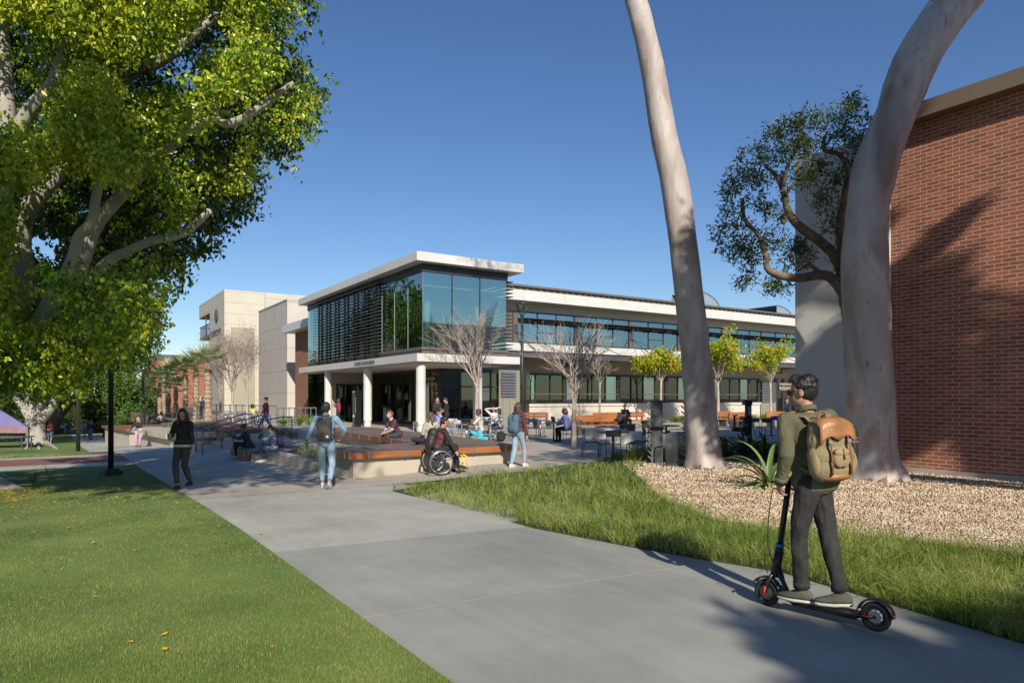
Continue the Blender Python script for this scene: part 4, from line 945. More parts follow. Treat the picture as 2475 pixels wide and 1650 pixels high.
# ---------- second ficus with visible root flare ----------
pb = G(88, 1072); FB = thing('ficus_tree', 'ficus with many pale limbs and spreading roots beside the purple tent', 'tree', tuple(pb), group='grey barked ficus trees on the lawn')
dB = FX*pb.x+FY*pb.y
b = MB(); pxlimb(b, [(88, 1082, 62), (88, 1068, 46), (87, 1040, 40), (85, 1012, 42)], dB, 14)
for (x, y) in [(40, 1078), (60, 1084), (130, 1078), (115, 1072), (95, 1084), (140, 1083)]:
    limb(b, [A(88, 1058, dB), A((88+x)/2, 1070, dB-.2), G(x, y)-Vector((0, 0, .05))], [.28, .16, .05], 8, 3)
pxlimb(b, [(92, 1020, 26), (115, 996, 22), (134, 963, 20), (153, 925, 18), (175, 880, 16), (205, 838, 14), (275, 822, 10)], dB, 9)
pxlimb(b, [(86, 1020, 22), (100, 975, 20), (108, 930, 16), (112, 880, 12)], dB, 9)
pxlimb(b, [(84, 1020, 24), (72, 975, 20), (60, 930, 18), (55, 880, 14)], dB, 9)
pxlimb(b, [(80, 1022, 20), (57, 986, 18), (38, 960, 15), (10, 930, 12)], dB, 9)
b.build('trunk', M['fbark'], FB, smooth=True)
CPB = [(-80, 620), (300, 640), (398, 690), (400, 760), (392, 830), (360, 880), (345, 905), (300, 900), (240, 915), (200, 930), (120, 960), (40, 950), (-80, 1000)]
cs = []; rs = []; n = 0
while n < 170:
    x, y = r_.uniform(-80, 400), r_.uniform(600, 1000); d = r_.uniform(dB-6, dB+5); R_ = r_.uniform(.5, 1.0)
    if in_poly(x, y, CPB) and all(in_poly(x+R_*F/d*.8*math.cos(k*.785), y+R_*F/d*.8*math.sin(k*.785), CPB) for k in range(8)): cs.append(tuple(A(x, y, d))); rs.append(R_); n += 1
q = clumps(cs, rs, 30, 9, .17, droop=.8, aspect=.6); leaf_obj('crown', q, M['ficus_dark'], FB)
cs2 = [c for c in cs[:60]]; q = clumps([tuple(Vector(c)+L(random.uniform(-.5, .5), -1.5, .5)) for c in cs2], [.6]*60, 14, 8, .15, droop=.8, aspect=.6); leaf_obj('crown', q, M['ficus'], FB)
# ---------- third ficus, darker, beyond ----------
pc = G(122, 1048); FC = thing('ficus_tree', 'dark leaning ficus trunk right of the ficus with the pale roots', 'tree', tuple(pc), group='grey barked ficus trees on the lawn')
dC = FX*pc.x+FY*pc.y; b = MB()
pxlimb(b, [(120, 1052, 36), (128, 1030, 30), (140, 1005, 26), (163, 977, 22), (190, 955, 18), (225, 930, 12)], dC, 9); pxlimb(b, [(125, 1040, 20), (118, 1000, 18), (110, 960, 12)], dC, 8); b.build('trunk', M['darkbark'], FC, smooth=True)
cs = []; rs = []
for k in range(150):
    x, y = r_.uniform(-60, 310), r_.uniform(860, 985); 
    if y > 985-(x/310)*50: y -= 60
    cs.append(tuple(A(x, y, r_.uniform(dC-4, dC+14)))); rs.append(r_.uniform(.8, 1.5))
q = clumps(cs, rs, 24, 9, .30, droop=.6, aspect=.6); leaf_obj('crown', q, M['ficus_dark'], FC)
# ---------- pale trunked tree and bright trees far away ----------
def fartree(cx, cy, w, h, d, base_y, lab, m, trunk, nleaf=9, size=.3, bark='fbark', grp='far trees beyond the path', branches=()):
    p = A(cx, cy, d); zb = EYE-(base_y-HY)/F*d; t_ = thing('leafy_tree', lab, 'tree', (p.x, p.y, zb), group=grp)
    b = MB(); pxlimb(b, [(trunk[0][0], base_y, trunk[0][2], d)]+[(q[0], q[1], q[2], d) for q in trunk], d, 8)
    for br in branches: pxlimb(b, [(q[0], q[1], q[2], d) for q in br], d, 7)
    b.build('trunk', M[bark], t_, smooth=True)
    cs = []; rs = []
    for k in range(60):
        a = r_.uniform(0, 6.28); rr2 = r_.random()**.5; x = cx+w/2*rr2*math.cos(a)*.85; y = cy+h/2*rr2*math.sin(a)*.85
        cs.append(tuple(A(x, y, d+r_.uniform(-1, 1)*w/2/F*d*.8))); rs.append(w/F*d*r_.uniform(.07, .13))
    q = clumps(cs, rs, 26, nleaf, size, droop=.3, aspect=.6, r=rng); leaf_obj('crown', q, m, t_)
    return t_
fartree(320, 970, 150, 110, 82, 1040, 'bright green tree beyond the far planter', M['green_far'], [(322, 1000, 9), (318, 985, 8), (335, 970, 6)], branches=([(318, 1010, 7), (330, 992, 6), (342, 985, 5)],))
fartree(255, 990, 110, 90, 96, 1045, 'pale trunked tree with forked bare limbs down the path', M['green_far'], [(246, 1020, 9), (240, 1000, 8), (228, 985, 6), (222, 965, 5)], branches=([(246, 1015, 8), (255, 995, 6)], [(238, 1000, 6), (224, 1005, 5)]))
fartree(190, 1000, 160, 80, 120, 1040, 'dark round tree at the end of the path', M['green_far'], [(190, 1020, 8), (188, 1000, 6)])
fartree(60, 990, 220, 90, 115, 1035, 'wide dark tree behind the purple tent', M['ficus_dark'], [(60, 1020, 8), (60, 1000, 6)])
fartree(-120, 960, 260, 200, 105, 1035, 'tall dark tree at the far left edge', M['ficus_dark'], [(-120, 1020, 10), (-120, 970, 8)])
# shrubs down the path
for i, (x, y, w, h, d, lab) in enumerate([(288, 1022, 50, 24, 74, 'grey green rounded shrub beyond the blonde girl'), (350, 1012, 50, 22, 70, 'low shrub under the palms with pale flowers'), (310, 1040, 46, 22, 66, 'dark clipped shrub beside the path'), (230, 1035, 36, 18, 90, 'green shrub under the forked pale tree')]):
    p = A(x, y+h/2, d); t_ = thing('shrub', lab, 'shrub', tuple(p))
    cs = [tuple(A(x+r_.uniform(-.4, .4)*w, y+r_.uniform(-.35, .4)*h, d+r_.uniform(-.6, .6))) for _ in range(16)]
    q = clumps(cs, [.45]*16, 18, 8, .16, droop=0); leaf_obj('foliage', q, [M['green_far'], M['pitto'], M['ficus_dark'], M['green_far']][i], t_)

# ---------- bare and small plaza trees ----------
def grow(b, p, d, ln, r, depth, tips, rr, spread=.5, upb=.35, nmin=2):
    q = p+d*ln; mid = p+d*ln*.5+Vector((rr.uniform(-1, 1), rr.uniform(-1, 1), rr.uniform(-1, 1)))*ln*.06
    b.tube([p, mid, q], [r, r*.86, r*.72], 5 if depth < 4 else 7, cap=False); tips.append((q, d, depth))
    if depth == 0: return
    k = nmin+(rr.random() < .55)
    for _ in range(k):
        nd = (d+Vector((rr.gauss(0, spread), rr.gauss(0, spread), rr.gauss(0, spread*.7)+upb*.3))).normalized()
        if nd.z < -.1: nd.z = .05
        grow(b, q if rr.random() < .7 else mid, nd, ln*rr.uniform(.66, .92), r*.64, depth-1, tips, rr, spread, upb, nmin)
def small_tree(px, basey, forky, d, h_top, wpx, lab, leaves=None, depth=5, nstem=6, seed=1, trunk_r=.08, bark='greybark', grp='bare young plaza trees', z0=0, spread=.42, lsize=.05, nl=3):
    rr = random.Random(seed); p = L((px-HX)/F*d, d, z0); f = A(px, forky, d)
    t_ = thing('bare_tree' if leaves in (None, 'brown') else 'yellow_leaved_tree', lab, 'tree', tuple(p), group=grp)
    b = MB(); limb(b, [p-Vector((0, 0, .1)), p.lerp(f, .5)+Vector((rr.uniform(-.04, .04), 0, 0)), f], [trunk_r*1.1, trunk_r*.95, trunk_r*.8], 10)
    b.build('trunk', M[bark], t_, smooth=True); b = MB(); tips = []
    H = h_top-f.z; w = wpx/F*d
    for k in range(nstem):
        a = 6.283*k/nstem+rr.uniform(-.3, .3); tilt = rr.uniform(.25, 1.0) if k else .1
        dr = Vector((math.cos(a)*w/2*tilt, math.sin(a)*w/2*tilt, H*(1.15-.35*tilt))).normalized()
        s = f-Vector((0, 0, rr.uniform(0, .35)*(f.z-z0)*.4))
        grow(b, s, dr, H*.30, trunk_r*.34, depth, tips, rr, spread)
    b.build('crown' if leaves is None else 'branches', M[bark], t_, smooth=True)
    if leaves:
        pts = np.array([tuple(t[0]) for t in tips if t[2] <= 2]); 
        cen = (pts[:, None, :]+rng.normal(size=(len(pts), nl, 3))*(.16 if leaves != 'brown' else .08)).reshape(-1, 3)
        q = leaf_quads(cen, np.full(len(cen), lsize), droop=1.0, aspect=.5); leaf_obj('crown', q, M['brownleaf'] if leaves == 'brown' else M['yellowleaf'], t_)
    else: pass
    return t_
small_tree(1153, 1046, 930, 33.0, 6.3, 210, 'bare pinkish tree with dense upswept twigs in front of the corner canopy', 'brown', 4, 10, 3, .10, lsize=.06, nl=1, spread=.30)
small_tree(1387, 1084, 985, 22.7, 4.9, 240, 'bare tree with dark lower trunk standing nearest in the plaza', 'brown', 4, 9, 5, .085, lsize=.04, nl=1, spread=.45)
small_tree(1450, 1022, 925, 44, 4.7, 120, 'thin bare tree in front of the orange benches', None, 4, 5, 8, .07)
small_tree(562, 1018, 950, 48, 5.6, 130, 'brown twiggy tree left of its twin by the cream hall', 'brown', 5, 6, 12, .10, 'darkbark', grp='brown twiggy trees by the cream hall', lsize=.08, nl=2) if False else None
for (x, fy, d, ht, w, sd, lab) in [(562, 950, 48, 6.1, 130, 12, 'brown twiggy tree, middle one of three by the cream hall'), (598, 945, 46, 6.2, 130, 13, 'brown twiggy tree, rightmost of three by the cream hall'), (534, 955, 54, 6.4, 110, 14, 'brown twiggy tree, leftmost of three by the cream hall')]:
    small_tree(x, 1018, fy, d, ht, w, lab, 'brown', 5, 6, sd, .09, 'greybark', 'brown twiggy trees by the cream hall', lsize=.08, nl=1)
small_tree(1598, 1018, 915, 47, 5.4, 110, 'yellow green leaved young tree left of the pale leaning trunk', 'y', 4, 6, 21, .09, 'greybark', 'yellow green young plaza trees', lsize=.20, nl=12)
small_tree(1735, 1022, 925, 45, 6.0, 130, 'yellow green leaved young tree right of the pale leaning trunk', 'y', 4, 7, 22, .10, 'greybark', 'yellow green young plaza trees', lsize=.20, nl=10)
small_tree(1862, 1016, 925, 49, 5.8, 120, 'orange tinged young tree before the yellow entrance wall', 'y', 4, 6, 23, .09, 'greybark', 'yellow green young plaza trees', lsize=.18, nl=8)

# ---------- palms ----------
M['palmleaf'] = leaf_mat('fan_palm_leaf', [(.16, .22, .08), (.28, .35, .14), (.42, .48, .22)], .5, .25, .8)
M['palmbark'] = mat('palm_trunk', (.26, .17, .11), .95, var=.4, scale=9, bump=1, bscale=22, c2=(.48, .38, .27), stretch=(1, 1, 1.3))
def palm(px, cy, d, w, lab, s=1.0, z0=0):
    p = L((px-HX)/F*d, d, z0); top = A(px, cy, d); t_ = thing('fan_palm', lab, 'palm', tuple(p), group='row of fan palms')
    b = MB(); n = 26; rr = random.Random(int(px)); ptsv = []; rad = []
    for i in range(n+1): ptsv.append(p.lerp(top, i/n)); rad.append(w/2/F*d*(1.12 if i % 2 else .92)*(1+.15*math.sin(i*.7)))
    b.tube(ptsv, rad, 12); b.build('trunk', M['palmbark'], t_)
    q = []
    for k in range(20):
        az = k*2.4+rr.uniform(-.2, .2); el = math.asin(min(1, max(-1, -.35+1.3*((k+.5)/20))))
        dr = np.array([math.cos(az)*math.cos(el), math.sin(az)*math.cos(el), math.sin(el)]); pl_ = rr.uniform(.55, .8)*s
        c = np.array(top)+dr*pl_+np.array([0, 0, -.05]); side = np.cross(dr, [0, 0, 1]); side /= np.linalg.norm(side)+1e-6; upv = np.cross(side, dr)
        q.append([np.array(top)-side*.015, np.array(top)+side*.015, c+side*.012, c-side*.012])
        for j in range(15):
            a = (j-7)/7*1.35; f = dr*math.cos(a)+side*math.sin(a)*.9+upv*.10*abs(math.sin(a))
            ln = (.75-.12*abs(j-7)/7)*s; tip = c+f*ln+np.array([0, 0, -.03*ln]); m_ = c+f*ln*.55; pr = side*math.cos(a)*.03*s-dr*math.sin(a)*.03*s
            q.append([c, m_+pr, tip, m_-pr])
    v = np.array(q)-np.array(t_.location); big_mesh('crown', v, 4, M['palmleaf'], t_)
for (x, cy, d, w, lab, s) in [(503, 878, 47, 16, 'fan palm nearest the cream hall, thickest trunk', 1.25), (474, 885, 52, 13, 'fan palm second from the cream hall', 1.2), (448, 895, 52, 12, 'fan palm third from the cream hall', 1.15), (425, 938, 58, 10, 'shortest fan palm of the row', 1.1), (407, 905, 60, 11, 'fan palm third from the left end of the row', 1.3), (396, 915, 68, 9, 'fan palm second from the left end of the row', 1.4), (386, 925, 70, 9, 'fan palm at the left end of the row', 1.4)]:
    palm(x, cy, d, w, lab, s, -.3 if x < 460 else 0)

# ---------- strap leaved plants ----------
M['agave'] = leaf_mat('agave_leaf', [(.10, .17, .04), (.17, .25, .06), (.24, .31, .09)], .45, .15, .8)
M['agave_dark'] = leaf_mat('dark_agave_leaf', [(.03, .06, .025), (.05, .09, .035)], .45, .1)
M['agap'] = leaf_mat('bright_strap_leaf', [(.14, .28, .03), (.26, .40, .05)], .5, .35)
def straps(nm, lab, cat, base, n, ln, w, m, seed, el0=(.2, 1.35), grp=None, arch=.5, custom=None):
    rr = random.Random(seed); t_ = thing(nm, lab, cat, tuple(base), group=grp); v = []; f = []
    for k in range(n):
        if custom: az, el, l2 = custom[k]
        else: az = k*2.4+rr.uniform(-.3, .3); el = rr.uniform(*el0); l2 = ln*rr.uniform(.75, 1.1)
        dh = Vector((math.cos(az), math.sin(az), 0)); p = Vector((0, 0, .03)); e = el; sd = Vector((-dh.y, dh.x, 0)); S = 9; o = len(v)
        for i in range(S+1):
            t = i/S; wd = w*(.75+.6*t*(1-t)*2)*(1-t**3.5)+.002
            nrm = Vector((-dh.x*math.sin(e), -dh.y*math.sin(e), math.cos(e)))
            v += [p+sd*wd/2+nrm*wd*.22, p-nrm*wd*.05, p-sd*wd/2+nrm*wd*.22]
            p = p+(dh*math.cos(e)+Vector((0, 0, math.sin(e))))*l2/S; e -= arch*(.4+1.6*t)/S*2
            if p.z < .02: p.z = .02
        for i in range(S):
            for j in (0, 1): f.append((o+i*3+j, o+i*3+j+1, o+i*3+j+4, o+i*3+j+3))
    b = MB(); b.add(v, f); b.build('leaves', m, t_, smooth=True, local=True); return t_
cr = CAMYAW
def azc(a): return a+cr   # angle measured from image right
base = G(1858, 1178, 0)
straps('agave', 'big pale green agave with arching leaves beside the scooter rider', 'agave', base, 16, 1, .10, M['agave'], 4, arch=.75,
       custom=[(azc(3.0), 1.0, 1.15), (azc(2.9), .85, .95), (azc(2.7), 1.15, 1.0), (azc(3.3), .6, .9), (azc(3.5), .35, .85), (azc(3.15), .25, .8), (azc(2.3), 1.35, 1.25), (azc(1.0), 1.4, 1.1), (azc(3.9), .3, .7), (azc(4.4), .5, .6), (azc(5.0), .6, .6), (azc(5.9), .7, .7), (azc(.2), .9, .8), (azc(.6), 1.1, .9), (azc(3.4), 1.2, .7), (azc(4.0), .9, .6)])
for i, (x, y, ln, lab) in enumerate([(1800, 1108, 1.1, 'dark agave in the shade right of the leaning trunk'), (1755, 1112, .9, 'low dark agave beside the base of the leaning trunk'), (1850, 1112, 1.0, 'dark agave behind the pale green one'), (1905, 1120, 1.0, 'dark agave hidden behind the rider')]):
    straps('agave', lab, 'agave', G(x, y, 0), 24, ln, .08, M['agave_dark'], 30+i, (.2, 1.3), 'shaded agaves by the gravel', .55)
for i, (x, y, lab) in enumerate([(685, 1020, 'bright rosette plant left of the brick wall edge'), (724, 1019, 'bright rosette plant second from the left at the brick wall'), (748, 1020, 'bright rosette plant in the middle of the brick wall bed'), (782, 1023, 'bright rosette plant at the foot of the leftmost column')]):
    d = 41.5-i*.3; p = L((x-HX)/F*d, d, 0); straps('rosette_plant', lab, 'plant', p, 34, .75, .07, M['agap'], 50+i, (.35, 1.35), 'bright rosette plants under the ramp rail', .35)

# ---------- lawn ----------
M['lawn'] = mat('mown_turf', (.11, .18, .035), .95, var=.25, scale=.8, bump=.6, bscale=90, c2=(.20, .27, .065), detail=10)
tag(grid_ground('lawn', -45, 1.955, -4, 24.2, 20, 30, M['lawn'], .004), 'mown lawn left of the path', 'lawn', kind='structure')
tag(grid_ground('lawn', -60, 1.09, 31.8, 100, 14, 30, M['lawn'], .004), 'shaded lawn under the far ficus trees', 'lawn', kind='structure')
def blades(name, pts, hgt, wid, lean, m, lab, cat, seg=1, curl=.5, clumpdir=None):
    n = len(pts); d = rng.normal(size=(n, 2)); 
    if clumpdir is not None: d = d*.6+clumpdir
    d = d/np.linalg.norm(d, axis=1, keepdims=True); h = hgt*(.6+.7*rng.random(n)); w = wid*(.7+.6*rng.random(n)); ln = lean*rng.random(n)
    sd = np.stack([-d[:, 1], d[:, 0], np.zeros(n)], 1)+rng.normal(size=(n, 3))*.3; d3 = np.stack([d[:, 0], d[:, 1], np.zeros(n)], 1); up = np.array([0, 0, 1.])
    base = pts; a = base-sd*w[:, None]/2; b = base+sd*w[:, None]/2
    if seg == 1:
        tip = base+up*h[:, None]+d3*(h*ln)[:, None]; v = np.stack([a, b, tip], 1)
        o = big_mesh(name, v, 3, m)
    else:
        m1 = base+up*(h*.55)[:, None]+d3*(h*ln*.35)[:, None]; m2 = base+up*(h*.9)[:, None]+d3*(h*ln*.9)[:, None]; tip = base+up*(h*(1-curl*ln*.5))[:, None]+d3*(h*ln*1.5)[:, None]
        s = sd*w[:, None]/2
        v = np.stack([a, b, m1-s*.8, m1+s*.8, m2-s*.5, m2+s*.5, tip], 1).reshape(-1, 3); i = np.arange(n)*7
        f3 = [np.stack([i+x for x in q], 1) for q in ((0, 1, 3), (0, 3, 2), (2, 3, 5), (2, 5, 4), (4, 5, 6))]
        o = idx_mesh(name, v, np.concatenate(f3), m)
    return tag(o, lab, cat, kind='stuff')
def gzs(x, y): return np.array([gz(a, b) for a, b in zip(x, y)])
def scatter(n, pxr, pyr, test):
    px = rng.uniform(*pxr, n); py = rng.uniform(*pyr, n); d = F*1.75/(py-HY); lat = (px-HX)/F*d
    x = RX*lat+FX*d; y = RY*lat+FY*d; k = test(x, y); x, y, d = x[k], y[k], d[k]; return np.stack([x, y, gzs(x, y)], 1), d
def mask(x, y):
    r1 = np.array([mnoise.noise(Vector((a*.9, b*.9, 0))) for a, b in zip(x, y)]); return r1
M['blade'] = leaf_mat('lawn_blade', [(.135, .21, .032), (.23, .32, .06), (.38, .41, .13)], .7, .35, 1.1)
P_, d_ = scatter(330000, (-500, 1400), (1128, 1900), lambda x, y: (x < 1.95) & (y < 24.1))
blades('lawn_grass', P_, .024+.0*d_, .0034*np.maximum(1, d_/5.5), .9, M['blade'], 'short mown grass blades of the lawn', 'grass')
P_, d_ = scatter(40000, (-200, 240), (1066, 1098), lambda x, y: (x < 1.0) & (y > 32))
blades('lawn_grass', P_, .05, .03, .8, M['blade'], 'grass blades of the far lawn', 'grass')
# fallen leaves
M['fallen'] = leaf_mat('fallen_leaf', [(.28, .12, .03), (.50, .28, .02), (.62, .42, .03), (.25, .16, .07)], .7, .2)
P1, _ = scatter(900, (-100, 640), (1160, 1330), lambda x, y: (x < 2.1) & (y < 22)); keep = rng.random(len(P1)) < np.clip((_-7)/9, .02, 1)
P1 = P1[keep]; P2, _ = scatter(16, (0, 1000), (1300, 1640), lambda x, y: x < 1.9); P3 = np.array([tuple(G(random.gauss(20, 60), random.uniform(1175, 1215))) for _ in range(420)])
P1 = np.concatenate([P1, P2, P3]); P1[:, 2] += .03
q = leaf_quads(P1, np.full(len(P1), .052), droop=0, aspect=.7, fold=.5); q[:, :, 2] = P1[:, None, 2]+(q[:, :, 2]-P1[:, None, 2])*.35
v, f = fold_faces(q); tag(idx_mesh('fallen_leaves', v, f, M['fallen']), 'yellow fallen leaves scattered over the lawn', 'leaves', kind='stuff')

# ---------- meadow, gravel ----------
ME = [G(947, 1186), G(1060, 1166), G(1180, 1152), G(1290, 1136), G(1400, 1118), G(1500, 1112), G(1560, 1120), G(1532, 1142), G(1600, 1205), G(1726, 1257), G(1894, 1282), G(2168, 1305), G(2475, 1346), G(2900, 1420), G(3000, 1700), G(2475, 1556), G(1894, 1384), G(1547, 1326), G(1289, 1276)]
MP = [(p.x, p.y) for p in ME]
def inside(P):
    P = np.array(P)
    def t(x, y):
        c = np.zeros(len(x), bool); j = len(P)-1
        for i in range(len(P)):
            xi, yi = P[i]; xj, yj = P[j]
            k = ((yi > y) != (yj > y)) & (x < (xj-xi)*(y-yi)/(yj-yi+1e-12)+xi); c ^= k; j = i
        return c
    return t
M['meadow_soil'] = mat('meadow_base', (.05, .07, .02), .95, var=.3, scale=3)
b = MB(); b.add([(x, y, gz(x, y)+.006) for x, y in MP], [tuple(range(len(MP)))]); tag(b.build('soil', M['meadow_soil']), 'dark soil under the long grass', 'soil', kind='structure')
M['mblade'] = leaf_mat('long_grass_blade', [(.11, .19, .025), (.23, .33, .045), (.36, .45, .08), (.58, .54, .22)], .6, .45, 1.3)
P_, d_ = scatter(190000, (880, 3000), (1095, 1720), inside(MP)); 
# tufts: pull blades toward tuft centres
nt_ = 1500; ti = rng.integers(0, len(P_), nt_); tc_ = P_[ti]
cell = {}
for i, c in enumerate(tc_): cell.setdefault((int(c[0]//.5), int(c[1]//.5)), []).append(i)
cd_ = np.zeros((len(P_), 2)); hh = np.zeros(len(P_))
for i, p in enumerate(P_):
    best = None; bd = .3
    for dx in (-1, 0, 1):
        for dy in (-1, 0, 1):
            for j in cell.get((int(p[0]//.5)+dx, int(p[1]//.5)+dy), ()):
                e = math.hypot(p[0]-tc_[j][0], p[1]-tc_[j][1])
                if e < bd: bd = e; best = j
    if best is not None:
        c = tc_[best]; cd_[i] = ((p[:2]-c[:2])/(bd+.02))*1.2; k = rng.random()*.55; P_[i, :2] = p[:2]*(1-k)+c[:2]*k; hh[i] = 1.0+.35*math.sin(best)
    else: hh[i] = .6
sc_ = .16+.05*np.array([mnoise.noise(Vector((a*.5, b_*.5, 3))) for a, b_ in P_[:, :2]])*2
blades('meadow_grass', P_, sc_*hh, .0042*np.maximum(1, d_/7), 1.9, M['mblade'], 'long unmown grass between path and gravel', 'grass', seg=3, clumpdir=cd_)
GR = [G(1500, 1118), G(1532, 1142), G(1600, 1205), G(1726, 1257), G(1894, 1282), G(2168, 1305), G(2475, 1346), G(2900, 1420), Vector((16.2, -1, 0)), Vector((16.2, 14.3, 0)), Vector((12.5, 14.3, 0))]
GP = [(p.x, p.y) for p in GR]
M['gravel'] = mat('pale_gravel', (.30, .21, .13), .95, var=.5, scale=26, bump=1, bscale=45, c2=(.56, .43, .30))
b = MB(); b.add([(x, y, .002) for x, y in GP], [tuple(range(len(GP)))]); tag(b.build('gravel_bed', M['gravel']), 'gravel bed below the eucalyptus trees', 'gravel', kind='structure')
M['stone'] = leaf_mat('gravel_stone', [(.28, .17, .09), (.46, .33, .21), (.60, .47, .33), (.70, .61, .48)], .85, .0, 2)
P_, d_ = scatter(80000, (1480, 2900), (1118, 1430), inside(GP)); n = len(P_)
oc = np.array([[1, 0, 0], [-1, 0, 0], [0, 1, 0], [0, -1, 0], [0, 0, 1], [0, 0, -1.]]); of = np.array([[0, 2, 4], [2, 1, 4], [1, 3, 4], [3, 0, 4], [2, 0, 5], [1, 2, 5], [3, 1, 5], [0, 3, 5]])
s = (.009+.009*rng.random((n, 1, 1)))*np.maximum(1, d_/8.5)[:, None, None]; v = oc[None]*s*(.6+.8*rng.random((n, 6, 1))); ang = rng.random(n)*6.28
c_, s_ = np.cos(ang), np.sin(ang); x, y, z = v[..., 0], v[..., 1], v[..., 2]*.8; ti = rng.random((n, 1))-.5
v = np.stack([x*c_[:, None]-y*s_[:, None], x*s_[:, None]+y*c_[:, None], z+x*ti], -1)+(P_+np.array([0, 0, .012]))[:, None, :]
f = (of[None]+(np.arange(n)*6)[:, None, None]).reshape(-1, 3); tag(idx_mesh('gravel_stones', v, f, M['stone']), 'loose pale gravel stones', 'gravel', kind='stuff')
# blue fescue in the planter and other grasses
M['fescue'] = leaf_mat('blue_fescue', [(.15, .20, .10), (.26, .32, .20), (.36, .40, .30)], .7, .3, 1.2)
def tufts(nm, lab, boxes, n, h, m, wid=.012, tn=60):
    pts = []; cdv = []
    for (x0, x1, y0, y1, z) in boxes:
        k = int(tn*(x1-x0)*(y1-y0)); 
        for _ in range(k):
            c = (rng.uniform(x0, x1), rng.uniform(y0, y1)); 
            o = rng.normal(size=(n, 2))*.05; pts.append(np.column_stack([c[0]+o[:, 0], c[1]+o[:, 1], np.full(n, z)])); cdv.append(o*25)
    return blades(nm, np.concatenate(pts), h, wid, 1.2, m, lab, 'grass', seg=3, clumpdir=np.concatenate(cdv))
tufts('blue_fescue', 'blue green fescue tufts in the planter', [(5.98, 7.95, 16.9, 22.2, -.06)], 50, .22, M['fescue'], .012, 9)
tufts('blue_fescue', 'pale tufts of grass in the far planter', [(5.2, 8.0, 39.6, 46.5, -.12), (8.1, 8.6, 29, 33, 0)], 40, .3, M['fescue'], .02, 4)
M['oat'] = leaf_mat('olive_bed_grass', [(.12, .14, .03), (.22, .24, .05), (.36, .32, .09)], .7, .4, 1.2)
tufts('bed_grass', 'olive grass tufts along the far benches', [(26.5, 31.5, 33.0, 34.2, 0), (33, 50, 32.2, 33.6, 0)], 30, .42, M['oat'], .02, 5)
M['dimgrass'] = M['mblade']
tufts('bed_grass', 'dark grass behind the leaning trunk', [(12.6, 15.9, 13.0, 14.2, 0), (16.3, 19, 11.2, 14.2, 0)], 45, .3, M['mblade'], .01, 14)
# weeds by the ficus root
straps('weed', 'upright green weed shoots beside the pale root', 'weed', G(118, 1172), 5, .42, .03, M['agap'], 71, (1.2, 1.5), None, .1)
straps('weed', 'dry brown forked weed beside the pale root', 'weed', G(80, 1174), 7, .36, .02, M['brownleaf'], 72, (.8, 1.4), None, .1)

# ---------- trees behind the camera: they cast the shade seen on path, trunks and brick, and stand in the glass reflections ----------
def back(p, s): return p+L(.2455*s, -.9694*s, .566*s)
def shade_tree(lab, cs, rs, base, m='ficus_dark', nb=26, nl=9, size=.19, seed=1, limbs=True):
    """real trees behind the viewpoint; the crowns stand where the sun line to the shaded places passes"""
    rr = random.Random(seed); c0 = sum((Vector(c) for c in cs), Vector((0, 0, 0)))/len(cs); bp_ = L(*base, 0)
    t_ = thing('shade_tree', lab, 'tree', (bp_.x, bp_.y, 0), group='trees standing behind the viewpoint'); b = MB()
    limb(b, [bp_, bp_.lerp(c0, .5)+Vector((0, 0, c0.z*.1)), c0], [.3, .22, .10], 10)
    for k in (range(0, len(cs), 7) if limbs else ()): limb(b, [bp_.lerp(c0, .6), c0.lerp(Vector(cs[k]), .5), cs[k]], [.10, .06, .02], 6, 3)
    b.build('trunk', M['fbark'], t_, smooth=True); q = clumps([tuple(c) for c in cs], rs, nb, nl, size, droop=.4, aspect=.6); leaf_obj('crown', q, M[m], t_)
def ball(lat, d, z, rad, n, R_, seed):
    rr = random.Random(seed); cs = []
    for k in range(n):
        v = Vector((rr.gauss(0, 1), rr.gauss(0, 1), rr.gauss(0, 1))).normalized()*rr.random()**.4; cs.append(L(lat+v.x*rad[0], d+v.y*rad[1], z+v.z*rad[2]))
    return cs, [R_*rr.uniform(.6, 1.1) for _ in cs]
cs, rs = ball(-5.2, .6, 9.6, (5.8, 2.2, 1.6), 60, .8, 1); shade_tree('broad tree shading the far end of the lawn and path', cs, rs, (-17, -2), seed=1, limbs=False)
rr = random.Random(5)
cs = [back(G(rr.uniform(2260, 3000), rr.uniform(1540, 1800), 0), 14+rr.uniform(-1.5, 1.5)) for _ in range(22)]+[back(G(rr.uniform(2060, 2160), rr.uniform(1570, 1620), 0), 14) for _ in range(4)]
shade_tree('tree whose shade falls across the near right corner of the path', cs, [.34]*len(cs), (12.5, -12), seed=2)
cs = []; rs = []
xs_ = [(60, 2300), (100, 2245), (150, 2215), (200, 2192), (260, 2168), (320, 2145), (400, 2118), (480, 2100), (560, 2092), (640, 2092), (720, 2095), (800, 2097), (880, 2100), (960, 2102), (1040, 2106), (1110, 2110)]
for (y, x) in xs_:
    for o in (-36, -12, 12, 36):
        if rr.random() < .9: cs.append(back(A(x+o+rr.uniform(-8, 8), y+rr.uniform(-20, 20), 14.3), rr.uniform(14.5, 16))); rs.append(.30)
for _ in range(34):      # white end wall, lower part
    px = rr.uniform(1960, 2150); Yw = onX(px, 16.05); dd = FX*16.05+FY*Yw; cs.append(back(A(px, rr.uniform(800, 1120), dd), rr.uniform(13, 15))); rs.append(.28)
for (x0, y0, x1, y1) in [(1940, 640, 2140, 560), (1940, 500, 2030, 440), (1960, 580, 2040, 520)]:
    for k in range(2): t = .3+k*.4; px = x0+(x1-x0)*t; Yw = onX(px, 16.05); dd = FX*16.05+FY*Yw; cs.append(back(A(px, y0+(y1-y0)*t, dd), 13)); rs.append(.10)
shade_tree('tall tree shading the thick trunk and the white wall', cs, rs, (23, -5), nb=38, seed=3)
cs = []; rs = []
